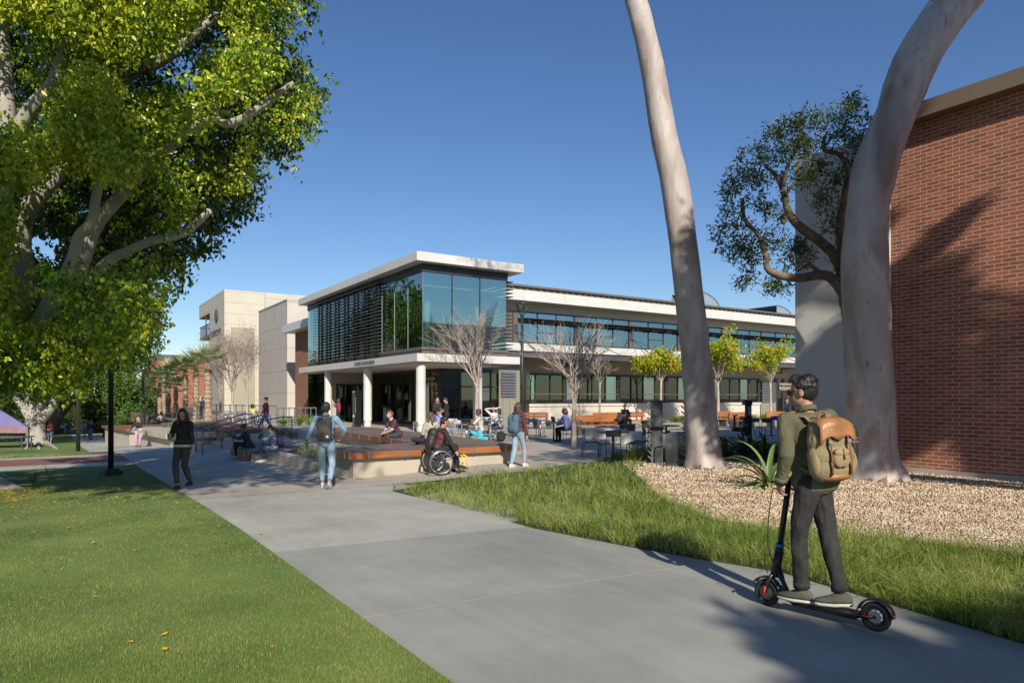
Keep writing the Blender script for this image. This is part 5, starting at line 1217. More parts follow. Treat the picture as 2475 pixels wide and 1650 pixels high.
for (y, x, o) in [(590, 1672, 10), (640, 1680, 14), (700, 1690, 8), (740, 1672, 0), (790, 1680, 0), (840, 1690, 0), (880, 1672, 0), (930, 1700, 10), (970, 1690, 0), (1000, 1720, 0), (1040, 1728, 5), (1080, 1730, 6), (900, 1705, 0), (810, 1705, 0), (770, 1700, 0)]:
    cs.append(back(A(x+o, y, 16.5), rr.uniform(11, 14))); rs.append(.28)
for _ in range(18): pg = G(rr.uniform(1340, 1600), rr.uniform(1062, 1112), 0); cs.append(back(pg, (FX*pg.x+FY*pg.y-rr.uniform(1, 4))/.957)); rs.append(.6)
shade_tree('tall tree shading the leaning trunk', cs, rs, (25, -9), seed=4)
cs = []; rs = []
def wallp(px, py): Yw = onX(px, 16.1); return A(px, py, FX*16.1+FY*Yw)
for (px, py, r0) in [(2318, 528, .09), (2290, 548, .12), (2255, 585, .17), (2210, 630, .2), (2285, 655, .10), (2240, 680, .17), (2300, 700, .08), (2305, 790, .10), (2255, 820, .17), (2330, 862, .10), (2280, 890, .17), (2385, 925, .10), (2330, 950, .16), (2430, 1010, .12), (2380, 1035, .18), (2460, 1075, .2), (2250, 960, .2), (2420, 1095, .2)]:
    cs.append(back(wallp(px, py), 12)); rs.append(r0)
for _ in range(90):
    cs.append(back(wallp(rr.uniform(2160, 2235), rr.uniform(700, 1080)), 12+rr.uniform(-.4, .4))); rs.append(.2)
shade_tree('tall feathery tree casting the pointed shade on the brick wall', cs, rs, (13.4, 3.6), nb=44, nl=8, size=.09, seed=6, limbs=False)
for i, (la, dd, w, h) in enumerate([(-38, -22, 12, 13), (-22, -34, 13, 15), (-5, -42, 13, 12), (12, -46, 13, 15), (28, -42, 12, 12.5), (42, -34, 12, 12.5)]):
    cs, rs = ball(la, dd, h*.62, (w*.5, 3, h*.38), 34, 1.7, 40+i); shade_tree('round tree far behind the viewpoint, %s of its row' % ['leftmost', 'second from the left', 'third from the left', 'third from the right', 'second from the right', 'rightmost'][i], cs, rs, (la, dd), nb=22, nl=8, size=.5, seed=i)
for i, (x, y, h, w) in enumerate([(-8, 84, 17, 13), (-20, 74, 18, 14), (-14, 100, 16, 13), (-27, 92, 18, 14), (-6, 64, 12, 9)]):
    lat = RX*x+RY*y; dd = FX*x+FY*y; cs, rs = ball(lat, dd, h*.58, (w*.5, w*.5, h*.40), 60, 1.9, 60+i)
    shade_tree('tall leafy tree off to the left mirrored in the glass, %s' % ['nearest the path', 'second from the path', 'farthest along the path', 'deepest in the lawn', 'small one in front'][i], cs, rs, (lat, dd), m='green_far', nb=26, nl=9, size=.5, seed=i)
# =====================================================================  FURNITURE AND STREET OBJECTS
# ---- lamp posts ----
def pole(px, by, ty, d, w, lab, base=None, zb=None, m='dark', grp='plain dark poles on the left'):
    p = L((px-HX)/F*d, d, 0); p.z = gz(p.x, p.y) if zb is None else zb
    t_ = thing('lamp_post', lab, 'lamp post', tuple(p), group=grp); zt = EYE+(HY-ty)/F*d
    b = MB(); b.tube([p, Vector((p.x, p.y, zt))], [w/2, w/2*.92], 14); b.build('pole', M[m], t_, smooth=True)
    if base: b = MB(); b.obox((p.x, p.y, p.z+.06), (base, base, .14), .3); b.obox((p.x, p.y, p.z+.16), (base*.7, base*.7, .06), .3); b.build('base', M[m], t_, bevel=.01)
    return t_, p, zt
M['greenpole'] = mat('dark_green_paint', (.045, .10, .08), .5, .2)
pole(268, 1150, 560, 17.4, .13, 'dark square based lamp post on the lawn beside the path', .42)
pole(189, 1078, 780, 31, .17, 'dark slim lamp post beside the second ficus')
t_, p, zt = pole(346, 1035, 892, 56, .2, 'green lamp post with a side arm left of the palms', m='greenpole')
b = MB(); b.tube([(p.x, p.y, zt-.1), (p.x-1.4*RX, p.y-1.4*RY, zt-.15)], .05, 6); b.build('arm', M['greenpole'], t_)
# plaza lamp with saucer head
d = 31.0; p = L((1262-HX)/F*d, d, 0); t_ = thing('lamp_post', 'tall dark plaza lamp with a saucer head on four arms', 'lamp post', tuple(p)); zt = EYE+(HY-762)/F*d
b = MB(); b.tube([p, Vector((p.x, p.y, zt))], .068, 14); b.build('pole', M['dark'], t_, smooth=True)
M['saucer'] = mat('bluish_dark_metal', (.06, .07, .10), .3, .4)
zz = EYE+(HY-736)/F*d; b = MB(); b.lathe([(.05, -.02), (.30, 0), (.335, .02), (.32, .05), (.22, .10), (.06, .13)], (p.x, p.y, zz), 28); b.build('lamp_head', M['saucer'], t_, smooth=True)
for k in range(4):
    a = .6+k*1.5708; c, s = math.cos(a), math.sin(a); b = MB(); b.tube([(p.x+.05*c, p.y+.05*s, zt-.05), (p.x+.13*c, p.y+.13*s, zt+.12), (p.x+.27*c, p.y+.27*s, zz)], .022, 7); b.build('arm', M['dark'], t_, smooth=True)
# ---- directory pillar ----
dp = L((867.5-HX)/F*37.3, 37.3, 0); t_ = thing('directory_pillar', 'black directory pillar with white vertical lettering in front of the second column', 'sign', tuple(dp))
M['blackgloss'] = mat('black_sign_panel', (.012, .012, .014), .25, .1); M['signgrey'] = mat('grey_green_panel', (.12, .13, .11), .35, .2)
b = MB(); hgt = 2.10
b.box(dp.x-.14, dp.x+.14, dp.y-.02, dp.y+.3, 0, hgt); b.build('post', M['blackgloss'], t_)
b = MB(); b.box(dp.x-.13, dp.x-.05, dp.y+.301, dp.y+.62, 0, hgt-.02); b.build('side_panel', M['signgrey'], t_)
M['lettw'] = mat('white_letters', (.8, .8, .78), .5)
for k, ch in enumerate('DIRECTORY'): text('lettering', ch, .105, (dp.x-.145, dp.y+.16, hgt-.48-k*.098), '-X', M['lettw'], t_, .002)
text('lettering', 'WELCOME', .065, (dp.x-.135, dp.y+.60, hgt-.12), '-X', M['lettw'], t_, .002)
b = MB(); b.box(dp.x-.14, dp.x-.131, dp.y+.33, dp.y+.58, .62, .74); b.build('notice', M['lettw'], t_)
# second sign board behind (wall display)
t_ = thing('litter_bin', 'slim grey litter bin against the storefront behind the second column', 'bin', (18.2, 42.6, 0)); b = MB(); b.box(18.0, 18.4, 42.4, 42.8, 0, 1.0); b.build('body', M['galv'], t_, bevel=.02); b = MB(); b.box(17.97, 18.43, 42.37, 42.83, 1.0, 1.14); b.build('lid', M['dark'], t_, bevel=.02)

# ---- cafe chair and table ----
def make_chair(m):
    t_ = thing('cafe_chair', 'x x x x', 'chair', (0, 0, 0))
    b = MB(); n = 8; v = []; f = []
    for i in range(n+1):
        y = -.2+.4*i/n; z = .455+.018*math.cos(i/n*3.1)-(.03*(i/n)**6 if i > 5 else 0)*0
        for x in (-.215, -.1, .1, .215): v.append((x, y, z-(.012 if abs(x) < .2 else 0)))
    for i in range(n):
        for j in range(3): f.append((i*4+j, i*4+j+1, i*4+j+5, i*4+j+4))
    b.add(v, f); s = b.build('seat', m, t_, smooth=True, local=True); sm = s.modifiers.new('solid', 'SOLIDIFY'); sm.thickness = .012
    b = MB(); v = []; f = []
    for i in range(5):
        z = .66+.17*i/4
        for j in range(7): x = -.21+.42*j/6; v.append((x, -.235-.05*(z-.6)-.03*math.cos(x*7), z))
    for i in range(4):
        for j in range(6): f.append((i*7+j, i*7+j+1, i*7+j+8, i*7+j+7))
    b.add(v, f); s = b.build('backrest', m, t_, smooth=True, local=True); sm = s.modifiers.new('solid', 'SOLIDIFY'); sm.thickness = .012
    for sx in (-1, 1):
        b = MB(); b.tube([(sx*.225, -.30, .0), (sx*.215, -.23, .44), (sx*.21, -.255, .82)], .012, 7); b.build('leg', m, t_, smooth=True, local=True)
        b = MB(); b.tube([(sx*.225, .22, .0), (sx*.215, .19, .42), (sx*.21, .15, .452), (sx*.21, -.22, .452)], .012, 7); b.build('leg', m, t_, smooth=True, local=True)
    return t_
def make_table(r, m):
    t_ = thing('round_table', 'x x x x', 'table', (0, 0, 0))
    b = MB(); b.lathe([(r-.02, .705), (r, .712), (r, .73), (r-.015, .738)], n=36); b.build('tabletop', m, t_, local=True)
    b = MB(); b.lathe([(.035, .02), (.035, .705)], n=14); b.build('pedestal', m, t_, smooth=True, local=True)
    b = MB(); b.lathe([(.27, 0), (.27, .018), (.05, .03)], n=28); b.build('base', m, t_, local=True); return t_
ch0 = make_chair(M['seatmetal']); tb0 = make_table(.38, M['galv']); tb1 = make_table(.46, M['steel']); ch1 = make_chair(M['steel'])
used = {}
def place(proto, p, rz, lab, grp):
    if proto.name not in used:
        used[proto.name] = 1; proto.location = p; proto.rotation_euler = (0, 0, rz); proto['label'] = lab; proto['group'] = grp; return proto
    return copy_thing(proto, p, rz, lab, grp)
def W_(a): return R(a)+CAMYAW      # heading: 0 looks away from the viewer, 90 to the left
gT, gC = 'round metal plaza tables', 'silver plaza chairs'
def atb(px, d): return L((px-HX)/F*d, d, 0)
place(tb1, atb(1482, 19.3), 0, 'dark round table nearest the long grass', gT)
for (px, d, a, lab) in [(1432, 19.2, 270, 'grey chair at the left of the nearest dark table'), (1472, 18.4, 20, 'grey chair on the near side of the nearest dark table, back to the viewer'), (1535, 18.9, 70, 'grey chair at the near right of the nearest dark table'), (1552, 19.6, 95, 'grey chair at the far right of the nearest dark table')]:
    place(ch1, atb(px, d), W_(a), lab, gC)
place(tb0, atb(1338, 26.6), 0, 'round table where the curly haired woman works', gT)
place(tb0, atb(1306, 29.5), 0, 'round table just right of the plaza lamp', gT)
for (px, d, a, lab) in [(1286, 28.6, 10, 'chair just right of the maroon sweater woman'), (1326, 28.9, 80, 'silver chair between the lamp table and the curly haired woman'), (1372, 26.0, 75, 'silver chair the curly haired woman sits on'), (1386, 26.6, 60, 'empty silver chair beyond the bare tree trunk')]:
    place(ch0, atb(px, d), W_(a), lab, gC)
place(tb0, atb(1065, 26.6), 0, 'round table beside the columns with white papers', gT)
place(tb0, atb(1128, 24.6), 0, 'round table with an open laptop near the turquoise jacket', gT)
place(tb0, atb(1186, 29.0), 0, 'round table where a person shades their eyes', gT)
for (px, d, a, lab) in [(1020, 24.7, 300, 'silver chair left of the ponytail woman'), (1076, 24.8, 30, 'silver chair behind the ponytail woman, back to the viewer'), (1099, 24.0, 330, 'silver chair at the near side of the paper table'), (1046, 27.4, 280, 'silver chair at the left end of the paper table'), (1092, 28.0, 180, 'silver chair on the far side of the paper table'), (1107, 25.8, 200, 'silver chair between the two tables'), (1130, 27.0, 120, 'silver chair turned sideways before the dark glass'), (1168, 23.0, 88, 'silver chair with the turquoise jacket on it'), (1213, 26.6, 85, 'silver chair of the woman in the patterned top'), (1180, 30.2, 200, 'silver chair of the person shading their eyes')]:
    place(ch0, atb(px, d), W_(a), lab, gC)
place(tb1, atb(1610, 23.6), 0, 'dark table behind the tall slotted post', gT)
for (px, d, a, lab) in [(1640, 24.0, 60, 'dark chair behind the leaning trunk')]: place(ch1, atb(px, d), W_(a), lab, gC)
place(tb1, atb(1864, 30.5), 0, 'dark table by the water station with blue things on it', gT)
for (px, d, a, lab) in [(1822, 29.0, 340, 'dark chair right of the water station'), (1845, 28.6, 10, 'dark chair on the near side of the blue table'), (1806, 31.4, 280, 'dark chair behind the water station')]: place(ch1, atb(px, d), W_(a), lab, gC)
for (px, d, lab) in [(545, 44, 'round table left among the stair top tables'), (585, 43, 'round table where a person in yellow sits'), (623, 41, 'round table right among the stair top tables')]: place(tb0, atb(px, d), 0, lab, gT)
for (px, d, a, lab) in [(523, 43, 280, 'leftmost chair of the stair top terrace'), (549, 42, 10, 'stair top chair with its back to the viewer, left'), (570, 42.5, 340, 'stair top chair second from the left table'), (582, 41, 20, 'stair top chair near the middle handrail'), (612, 40, 0, 'stair top chair in front of the person in yellow'), (640, 39.6, 30, 'rightmost chair of the stair top terrace')]: place(ch0, atb(px, d), W_(a), lab, gC)

# ---- wooden benches with backs ----
def bench(x0, y0, x1, y1, lab, m='wood', back=True, z0=0):
    p0 = Vector((x0, y0, z0)); p1 = Vector((x1, y1, z0)); d = (p1-p0).normalized(); n_ = Vector((-d.y, d.x, 0)); Ln = (p1-p0).length; mid = (p0+p1)/2
    t_ = thing('park_bench', lab, 'bench', tuple(mid), group='orange wooden benches'); rot = Matrix.Rotation(math.atan2(d.y, d.x), 3, 'Z')
    b = MB()
    for k in range(3): b.obox(mid+n_*(-.18+.17*k)+Vector((0, 0, .44)), (Ln, .15, .05), rot)
    b.build('seat', M[m], t_)
    if back:
        b = MB()
        for k in range(2): b.obox(mid+n_*(.26+.02*k)+Vector((0, 0, .66+.16*k)), (Ln, .05, .14), rot)
        b.build('backrest', M[m], t_)
    for s in (-.46, 0, .46):
        b = MB(); b.obox(mid+d*Ln*s+Vector((0, 0, .21)), (.12, .5, .42), rot)
        if back: b.obox(mid+d*Ln*s+n_*.31+Vector((0, 0, .55)), (.10, .06, .60), rot)
        b.build('support', M['steel'], t_)
def bpt(px, d): q = L((px-HX)/F*d, d, 0); return q.x, q.y
a = bpt(1443, 36.0); c = bpt(1566, 38.5); bench(*a, *c, 'long orange bench with the seated man in black, farther one')
a = bpt(1388, 30.5); c = bpt(1530, 32.2); bench(*a, *c, 'orange bench in front holding the small dark backpack')
a = bpt(1262, 36.5); c = bpt(1330, 37.2); bench(*a, *c, 'brown bench with dark back left of the curly haired woman', 'wood_y')
a = bpt(1720, 39.5); c = bpt(1775, 40.5); bench(*a, *c, 'orange bench between the trunk and the water station')
a = bpt(1772, 37.0); c = bpt(1815, 38.0); bench(*a, *c, 'short orange bench directly behind the water station')
a = bpt(1860, 38.5); c = bpt(1930, 39.5); bench(*a, *c, 'orange bench in front of the yellow entrance wall')
# ---- white faceted concrete seats ----
M['seatwhite'] = mat('white_precast', (.62, .60, .57), .6, var=.05, scale=2)
def faceted(px, d, ln, lab, rz, h=.45):
    p = atb(px, d); t_ = thing('faceted_seat', lab, 'seat', tuple(p), rz=0, group='white faceted concrete seats'); v = []
    m_ = Matrix.Rotation(rz, 3, 'Z')
    for (x, y, z) in [(-ln*.38, -.25, 0), (ln*.36, -.3, 0), (ln*.42, .35, 0), (-ln*.33, .35, 0), (-ln*.52, -.42, h), (ln*.5, -.36, h*.94), (ln*.52, .5, h), (-ln*.48, .45, h*1.02)]: v.append(m_ @ Vector((x, y, z))+p)
    b = MB(); b.add(v, [(0, 3, 2, 1), (4, 5, 6, 7), (0, 1, 5, 4), (1, 2, 6, 5), (2, 3, 7, 6), (3, 0, 4, 7)]); b.build('block', M['seatwhite'], t_, bevel=.02)
faceted(1450, 28.0, 1.65, 'white faceted seat behind the nearest dark table, left one', CAMYAW)
faceted(1520, 25.0, 1.75, 'white faceted seat behind the nearest dark table, right one', CAMYAW-.1)
# low concrete wall behind the posts
t_ = thing('low_wall', 'low concrete wall behind the leaning trunk', 'wall', tuple(atb(1680, 20.5)))
b = MB(); a = atb(1560, 21.5); c = atb(1800, 20.0); e = (c-a).normalized(); n_ = Vector((-e.y, e.x, 0)); b.prism([tuple(a.xy), tuple(c.xy), tuple((c+n_*.5).xy), tuple((a+n_*.5).xy)], 0, .55); b.build('wall', M['conc'], t_, bevel=.02)
# ---- tall slotted skateboard posts ----
def spost(px, d, lab):
    p = atb(px, d); t_ = thing('slotted_post', lab, 'rack', (p.x, p.y, 0), group='slotted skateboard racks'); rot = Matrix.Rotation(CAMYAW, 3, 'Z'); r_ = Vector((RX, RY, 0)); f_ = Vector((FX, FY, 0))
    b = MB(); b.obox(p+Vector((0, 0, .80)), (.30, .09, 1.60), rot); b.build('post', M['steel'], t_)
    b = MB(); b.obox(p+Vector((0, 0, 1.615))-r_*.06, (.56, .2, .03), rot); b.build('top_plate', M['steel'], t_)
    b = MB()
    for k in range(11): b.obox(p-r_*.19+Vector((0, 0, .16+k*.14)), (.12, .16, .02), rot @ Matrix.Rotation(.75, 3, 'Y'))
    b.build('slots', M['galv'], t_)
spost(1587, 17.6, 'tall grey slotted post left of the leaning trunk'); spost(1668, 18.6, 'slotted post mostly hidden behind the leaning trunk')
def skateboard(px, py, d, lab):
    p = A(px, py, d); t_ = thing('skateboard', lab, 'skateboard', tuple(p), group='skateboards held in the racks'); r_ = Vector((RX, RY, 0)); f_ = Vector((FX, FY, 0))
    b = MB(); v = []; n = 10
    for i in range(n+1):
        t = i/n*2-1; w = .10*(1-abs(t)**5)**.5+.01; z = .05*max(0, abs(t)-.7)/.3
        for s in (-1, 1): v.append(p+r_*t*.4+f_*s*w+Vector((0, 0, z)))
        for s in (-1, 1): v.append(p+r_*t*.4+f_*s*w+Vector((0, 0, z-.015)))
    f = []
    for i in range(n): k = i*4; f += [(k, k+1, k+5, k+4), (k+3, k+2, k+6, k+7), (k, k+4, k+6, k+2), (k+1, k+3, k+7, k+5)]
    b.add(v, f); b.build('deck', M['black'], t_)
    for s in (-.26, .26):
        b = MB()
        for q in (-1, 1): c = p+r_*s+f_*q*.08-Vector((0, 0, .06)); b.tube([c-f_*.02, c+f_*.02], .028, 12)
        b.tube([p+r_*s-f_*.09-Vector((0, 0, .06)), p+r_*s+f_*.09-Vector((0, 0, .06))], .01, 6); b.build('truck_wheels', M['dark'], t_)
skateboard(1580, 1030, 17.5, 'black skateboard held in the left slotted post'); skateboard(1640, 1037, 18.3, 'dark skateboard in the rack next to the leaning trunk')
# ---- wire mesh bike rack panel ----
p = atb(1640, 16.9); t_ = thing('mesh_rack', 'grey wire mesh rack with rounded corner beside the leaning trunk', 'rack', (p.x, p.y, 0)); r_ = Vector((RX, RY, 0))
z0, z1 = .05, .82; x0, x1 = -.30, .42; b = MB(); q = [p+r_*x0+Vector((0, 0, z0)), p+r_*x0+Vector((0, 0, z1-.12)), p+r_*(x0+.03)+Vector((0, 0, z1-.03)), p+r_*(x0+.12)+Vector((0, 0, z1)), p+r_*x1+Vector((0, 0, z1)), p+r_*x1+Vector((0, 0, z0))]
b.tube(q+[q[0]], .02, 8); b.build('frame', M['steel'], t_, smooth=True); b = MB()
for x in np.arange(x0+.03, x1, .033): b.bar(p+r_*x+Vector((0, 0, z0)), p+r_*x+Vector((0, 0, z1-(.06 if x < x0+.06 else .01))), .0035, 4)
for z in np.arange(z0+.03, z1, .033): b.bar(p+r_*x0+Vector((0, 0, z)), p+r_*x1+Vector((0, 0, z)), .0035, 4)
b.build('wire_mesh', M['steel'], t_)
b = MB(); b.obox(p+r_*.06+Vector((0, 0, .02)), (.95, .30, .04), Matrix.Rotation(CAMYAW, 3, 'Z')); b.build('base_plate', M['steel'], t_)
# ---- water bottle station ----
p = atb(1806, 21.5); rot = Matrix.Rotation(CAMYAW, 3, 'Z'); t_ = thing('water_station', 'black drinking water station with bottle filler', 'drinking fountain', (p.x, p.y, 0)); r_ = Vector((RX, RY, 0)); f_ = Vector((FX, FY, 0))
b = MB(); b.obox(p+Vector((0, 0, .55)), (.24, .2, 1.1), rot); b.build('body', M['black'], t_, bevel=.02)
b = MB(); b.obox(p+r_*.03+Vector((0, 0, 1.30)), (.17, .16, .40), rot); b.obox(p+Vector((0, 0, 1.54)), (.25, .26, .16), rot); b.build('bottle_filler', M['black'], t_, bevel=.015)
b = MB(); b.obox(p-f_*.09+r_*.03+Vector((0, 0, 1.28)), (.09, .02, .28), rot); b.build('filler_panel', M['galv'], t_)
b = MB(); b.obox(p-r_*.30+Vector((0, 0, .70)), (.34, .26, .14), rot); b.build('basin', M['black'], t_, bevel=.03)
b = MB(); b.bar(p-r_*.40+Vector((0, 0, .77)), p-r_*.40+Vector((0, 0, 1.12)), .035); b.obox(p-r_*.38+Vector((0, 0, 1.13)), (.12, .06, .04), rot); b.build('spout', M['black'], t_)
b = MB(); b.tube([p-f_*.11-r_*.07+Vector((0, 0, .82)), p-f_*.13-r_*.07+Vector((0, 0, .82))], .03, 14); b.build('push_button', M['galv'], t_)
# ---- cable fences ----
def fence(px0, px1, d0, d1, lab, h=1.0, nw=7, npst=9, z=0, m='railsteel'):
    a = L((px0-HX)/F*d0, d0, z); c = L((px1-HX)/F*d1, d1, z); t_ = thing('cable_fence', lab, 'fence', tuple(a))
    for i in range(npst): q = a.lerp(c, i/(npst-1)); b = MB(); b.bar(q, q+Vector((0, 0, h)), .03, 6); b.build('post', M[m], t_)
    b = MB()
    for k in range(nw): zz = h*(.15+.8*k/(nw-1)); b.bar(a+Vector((0, 0, zz)), c+Vector((0, 0, zz)), .009, 4)
    b.build('cables', M[m], t_); b = MB(); b.bar(a+Vector((0, 0, h)), c+Vector((0, 0, h)), .028, 6); b.build('top_rail', M[m], t_)
fence(460, 556, 52, 50, 'wire fence in front of the palms', 1.15, 8, 7)
fence(556, 668, 50, 45, 'wire fence in front of the cream hall', 1.15, 8, 8)
fence(672, 764, 42.5, 43.5, 'ramp rail in front of the small brick building', 1.05, 2, 8)
# dark frames on terrace (bike hoops)
# ---- tent, folding table, distant booth on the left ----
M['tent'] = mat('purple_tent_fabric', (.16, .13, .30), .8, var=.15, scale=.6, c2=(.24, .21, .42)); M['tentside'] = mat('brown_striped_fabric', (.30, .17, .18), .85, var=.2, scale=2)
dt = 40; zt = lambda y: EYE+(HY-y)/F*dt
t_ = thing('canopy_tent', 'purple canopy tent with a white scalloped edge under the ficus', 'tent', tuple(L((10-HX)/F*dt, dt, gz(0, 38))))
a = A(-110, 1030, dt); c = A(66, 1032, dt); k_ = A(-24, 975, dt+1.7); e = A(-110, 1030, dt+3.4); g_ = A(70, 1030, dt+3.4)
b = MB(); b.add([a, c, g_, e, k_], [(0, 1, 4), (1, 2, 4), (2, 3, 4), (3, 0, 4)]); b.build('roof', M['tent'], t_)
b = MB(); dz = Vector((0, 0, -.35)); b.add([a, c, c+dz, a+dz, g_, g_+dz], [(0, 1, 2, 3), (1, 4, 5, 2)]); b.build('valance', M['tentside'], t_)
for q in (a, c, e, g_): b = MB(); b.bar(q, (q.x, q.y, gz(q.x, q.y)), .04, 6); b.build('pole', M['galv'], t_)
dtb = 31.5; p = L((20-HX)/F*dtb, dtb, 0); p.z = gz(p.x, p.y)
t_ = thing('folding_table', 'grey folding table on the lawn near the pale roots', 'table', tuple(p)); b = MB(); b.obox(p+Vector((0, 0, .74)), (1.9, .8, .05), rot); b.build('tabletop', M['signgrey'], t_)
for sx in (-.85, .85):
    b = MB(); b.bar(p+r_*sx-f_*.3, p+r_*sx-f_*.3+Vector((0, 0, .72)), .022); b.bar(p+r_*sx+f_*.3, p+r_*sx+f_*.3+Vector((0, 0, .72)), .022); b.bar(p+r_*sx-f_*.3+Vector((0, 0, .3)), p+r_*(sx*.3)+Vector((0, 0, .72)), .015); b.build('leg', M['steel'], t_)
# distant white booth
p = A(148, 1049, 90); t_ = thing('white_booth', 'small white booth far behind the trees', 'booth', tuple(p)); b = MB(); b.obox(p+Vector((0, 0, 1.0)), (1.7, 1, .35), rot); b.build('fascia', M['white_render'], t_)
for s in (-.75, .75): b = MB(); b.obox(p+r_*s+Vector((0, 0, .41)), (.12, .9, .82), rot); b.build('pier', M['white_render'], t_)
b = MB(); b.obox(p+f_*.3+Vector((0, 0, .41)), (1.36, .05, .82), rot); b.build('dark_back', M['int_dark'], t_)
# utility cover on the walk
p = G(1299, 1111, 0); b = MB(); b.lathe([(.16, .005), (.16, .009)], (p.x, p.y, 0), 20); tag(b.build('floor_cover', M['galv']), 'small round metal cover set in the plaza floor', 'cover')
# =====================================================================  PEOPLE
def fab(name, c, c2=None, rough=.85, scale=9, bump=.25, bscale=30, **k): 
    if name not in M: M[name] = mat(name, c, rough, var=.12, scale=scale, bump=bump, bscale=bscale, c2=c2, **k)
    return M[name]
M['skin'] = mat('light_skin', (.52, .30, .21), .5, var=.06, scale=12); M['skin_mid'] = mat('tan_skin', (.40, .21, .135), .5, var=.06, scale=12); M['skin_dark'] = mat('brown_skin', (.17, .085, .055), .5, var=.06, scale=12)
def hairmat(n, c): M[n] = mat(n, c, .38, var=.45, scale=3, bump=.7, bscale=6, stretch=(14, 14, 1.6), spec=.6)
hairmat('hair_black', (.012, .011, .011)); hairmat('hair_brown', (.055, .032, .022)); hairmat('hair_auburn', (.16, .075, .04)); hairmat('hair_blond', (.36, .22, .10)); hairmat('hair_grey_black', (.03, .028, .027))
M['eye'] = mat('eye_dark', (.02, .015, .012), .2); M['lip'] = mat('lips', (.38, .14, .11), .5)
def sculpt(name, mb, m, parent, voxel, smooth=5, amp=0, freq=9, local=True, sub=False):
    me = bpy.data.meshes.new(name); me.from_pydata(mb.v, [], mb.f); o = bpy.data.objects.new(name, me); C.objects.link(o)
    r = o.modifiers.new('r', 'REMESH'); r.mode = 'VOXEL'; r.voxel_size = voxel
    if smooth: s = o.modifiers.new('s', 'SMOOTH'); s.iterations = smooth; s.factor = .5
    dg = bpy.context.evaluated_depsgraph_get(); dg.update(); m2 = bpy.data.meshes.new_from_object(o.evaluated_get(dg)); bpy.data.objects.remove(o)
    if amp:
        n = len(m2.vertices); co = np.zeros(n*3, np.float32); m2.vertices.foreach_get('co', co); co = co.reshape(-1, 3)
        nn = np.array([v.normal[:] for v in m2.vertices])
        k = np.array([mnoise.noise(Vector((c[0]*freq, c[1]*freq, c[2]*freq*.55)))+.5*mnoise.noise(Vector((c[0]*freq*2.3+7, c[1]*freq*2.3, c[2]*freq))) for c in co])
        co = co+nn*(k*amp)[:, None]; m2.vertices.foreach_set('co', co.astype(np.float32).ravel()); m2.update()
    m2.name = name; m2.materials.clear(); return link_mesh(name, m2, m, parent, True)
def cap(mb, a, b, ra, rb, n=12):
    a, b = Vector(a), Vector(b); d = b-a; L_ = d.length
    if L_ < 1e-4: return mb.ell(a, (ra, ra, ra))
    d /= L_; pts = []; rd = []
    for t in (-1, -.8, -.5, 0): pts.append(a+d*t*ra); rd.append(max(.0006, ra*math.sqrt(max(0, 1-t*t))))
    for t in (0, .5, .8, 1): pts.append(b+d*t*rb); rd.append(max(.0006, rb*math.sqrt(max(0, 1-t*t))))
    pts[4] = b-d*.001 if (pts[4]-pts[3]).length < .001 else pts[4]
    return mb.tube(pts, rd, n)
def ik(a, c, l1, l2, hint):
    a, c = Vector(a), Vector(c); d = c-a; L_ = min(d.length, (l1+l2)*.999); dn = d.normalized(); c = a+dn*L_
    x = (l1*l1-l2*l2+L_*L_)/(2*L_); h = math.sqrt(max(0, l1*l1-x*x)); hv = Vector(hint); hv = hv-dn*hv.dot(dn)
    hv = hv.normalized() if hv.length > 1e-4 else Vector((0, 1, 0)); return a+dn*x+hv*h, c
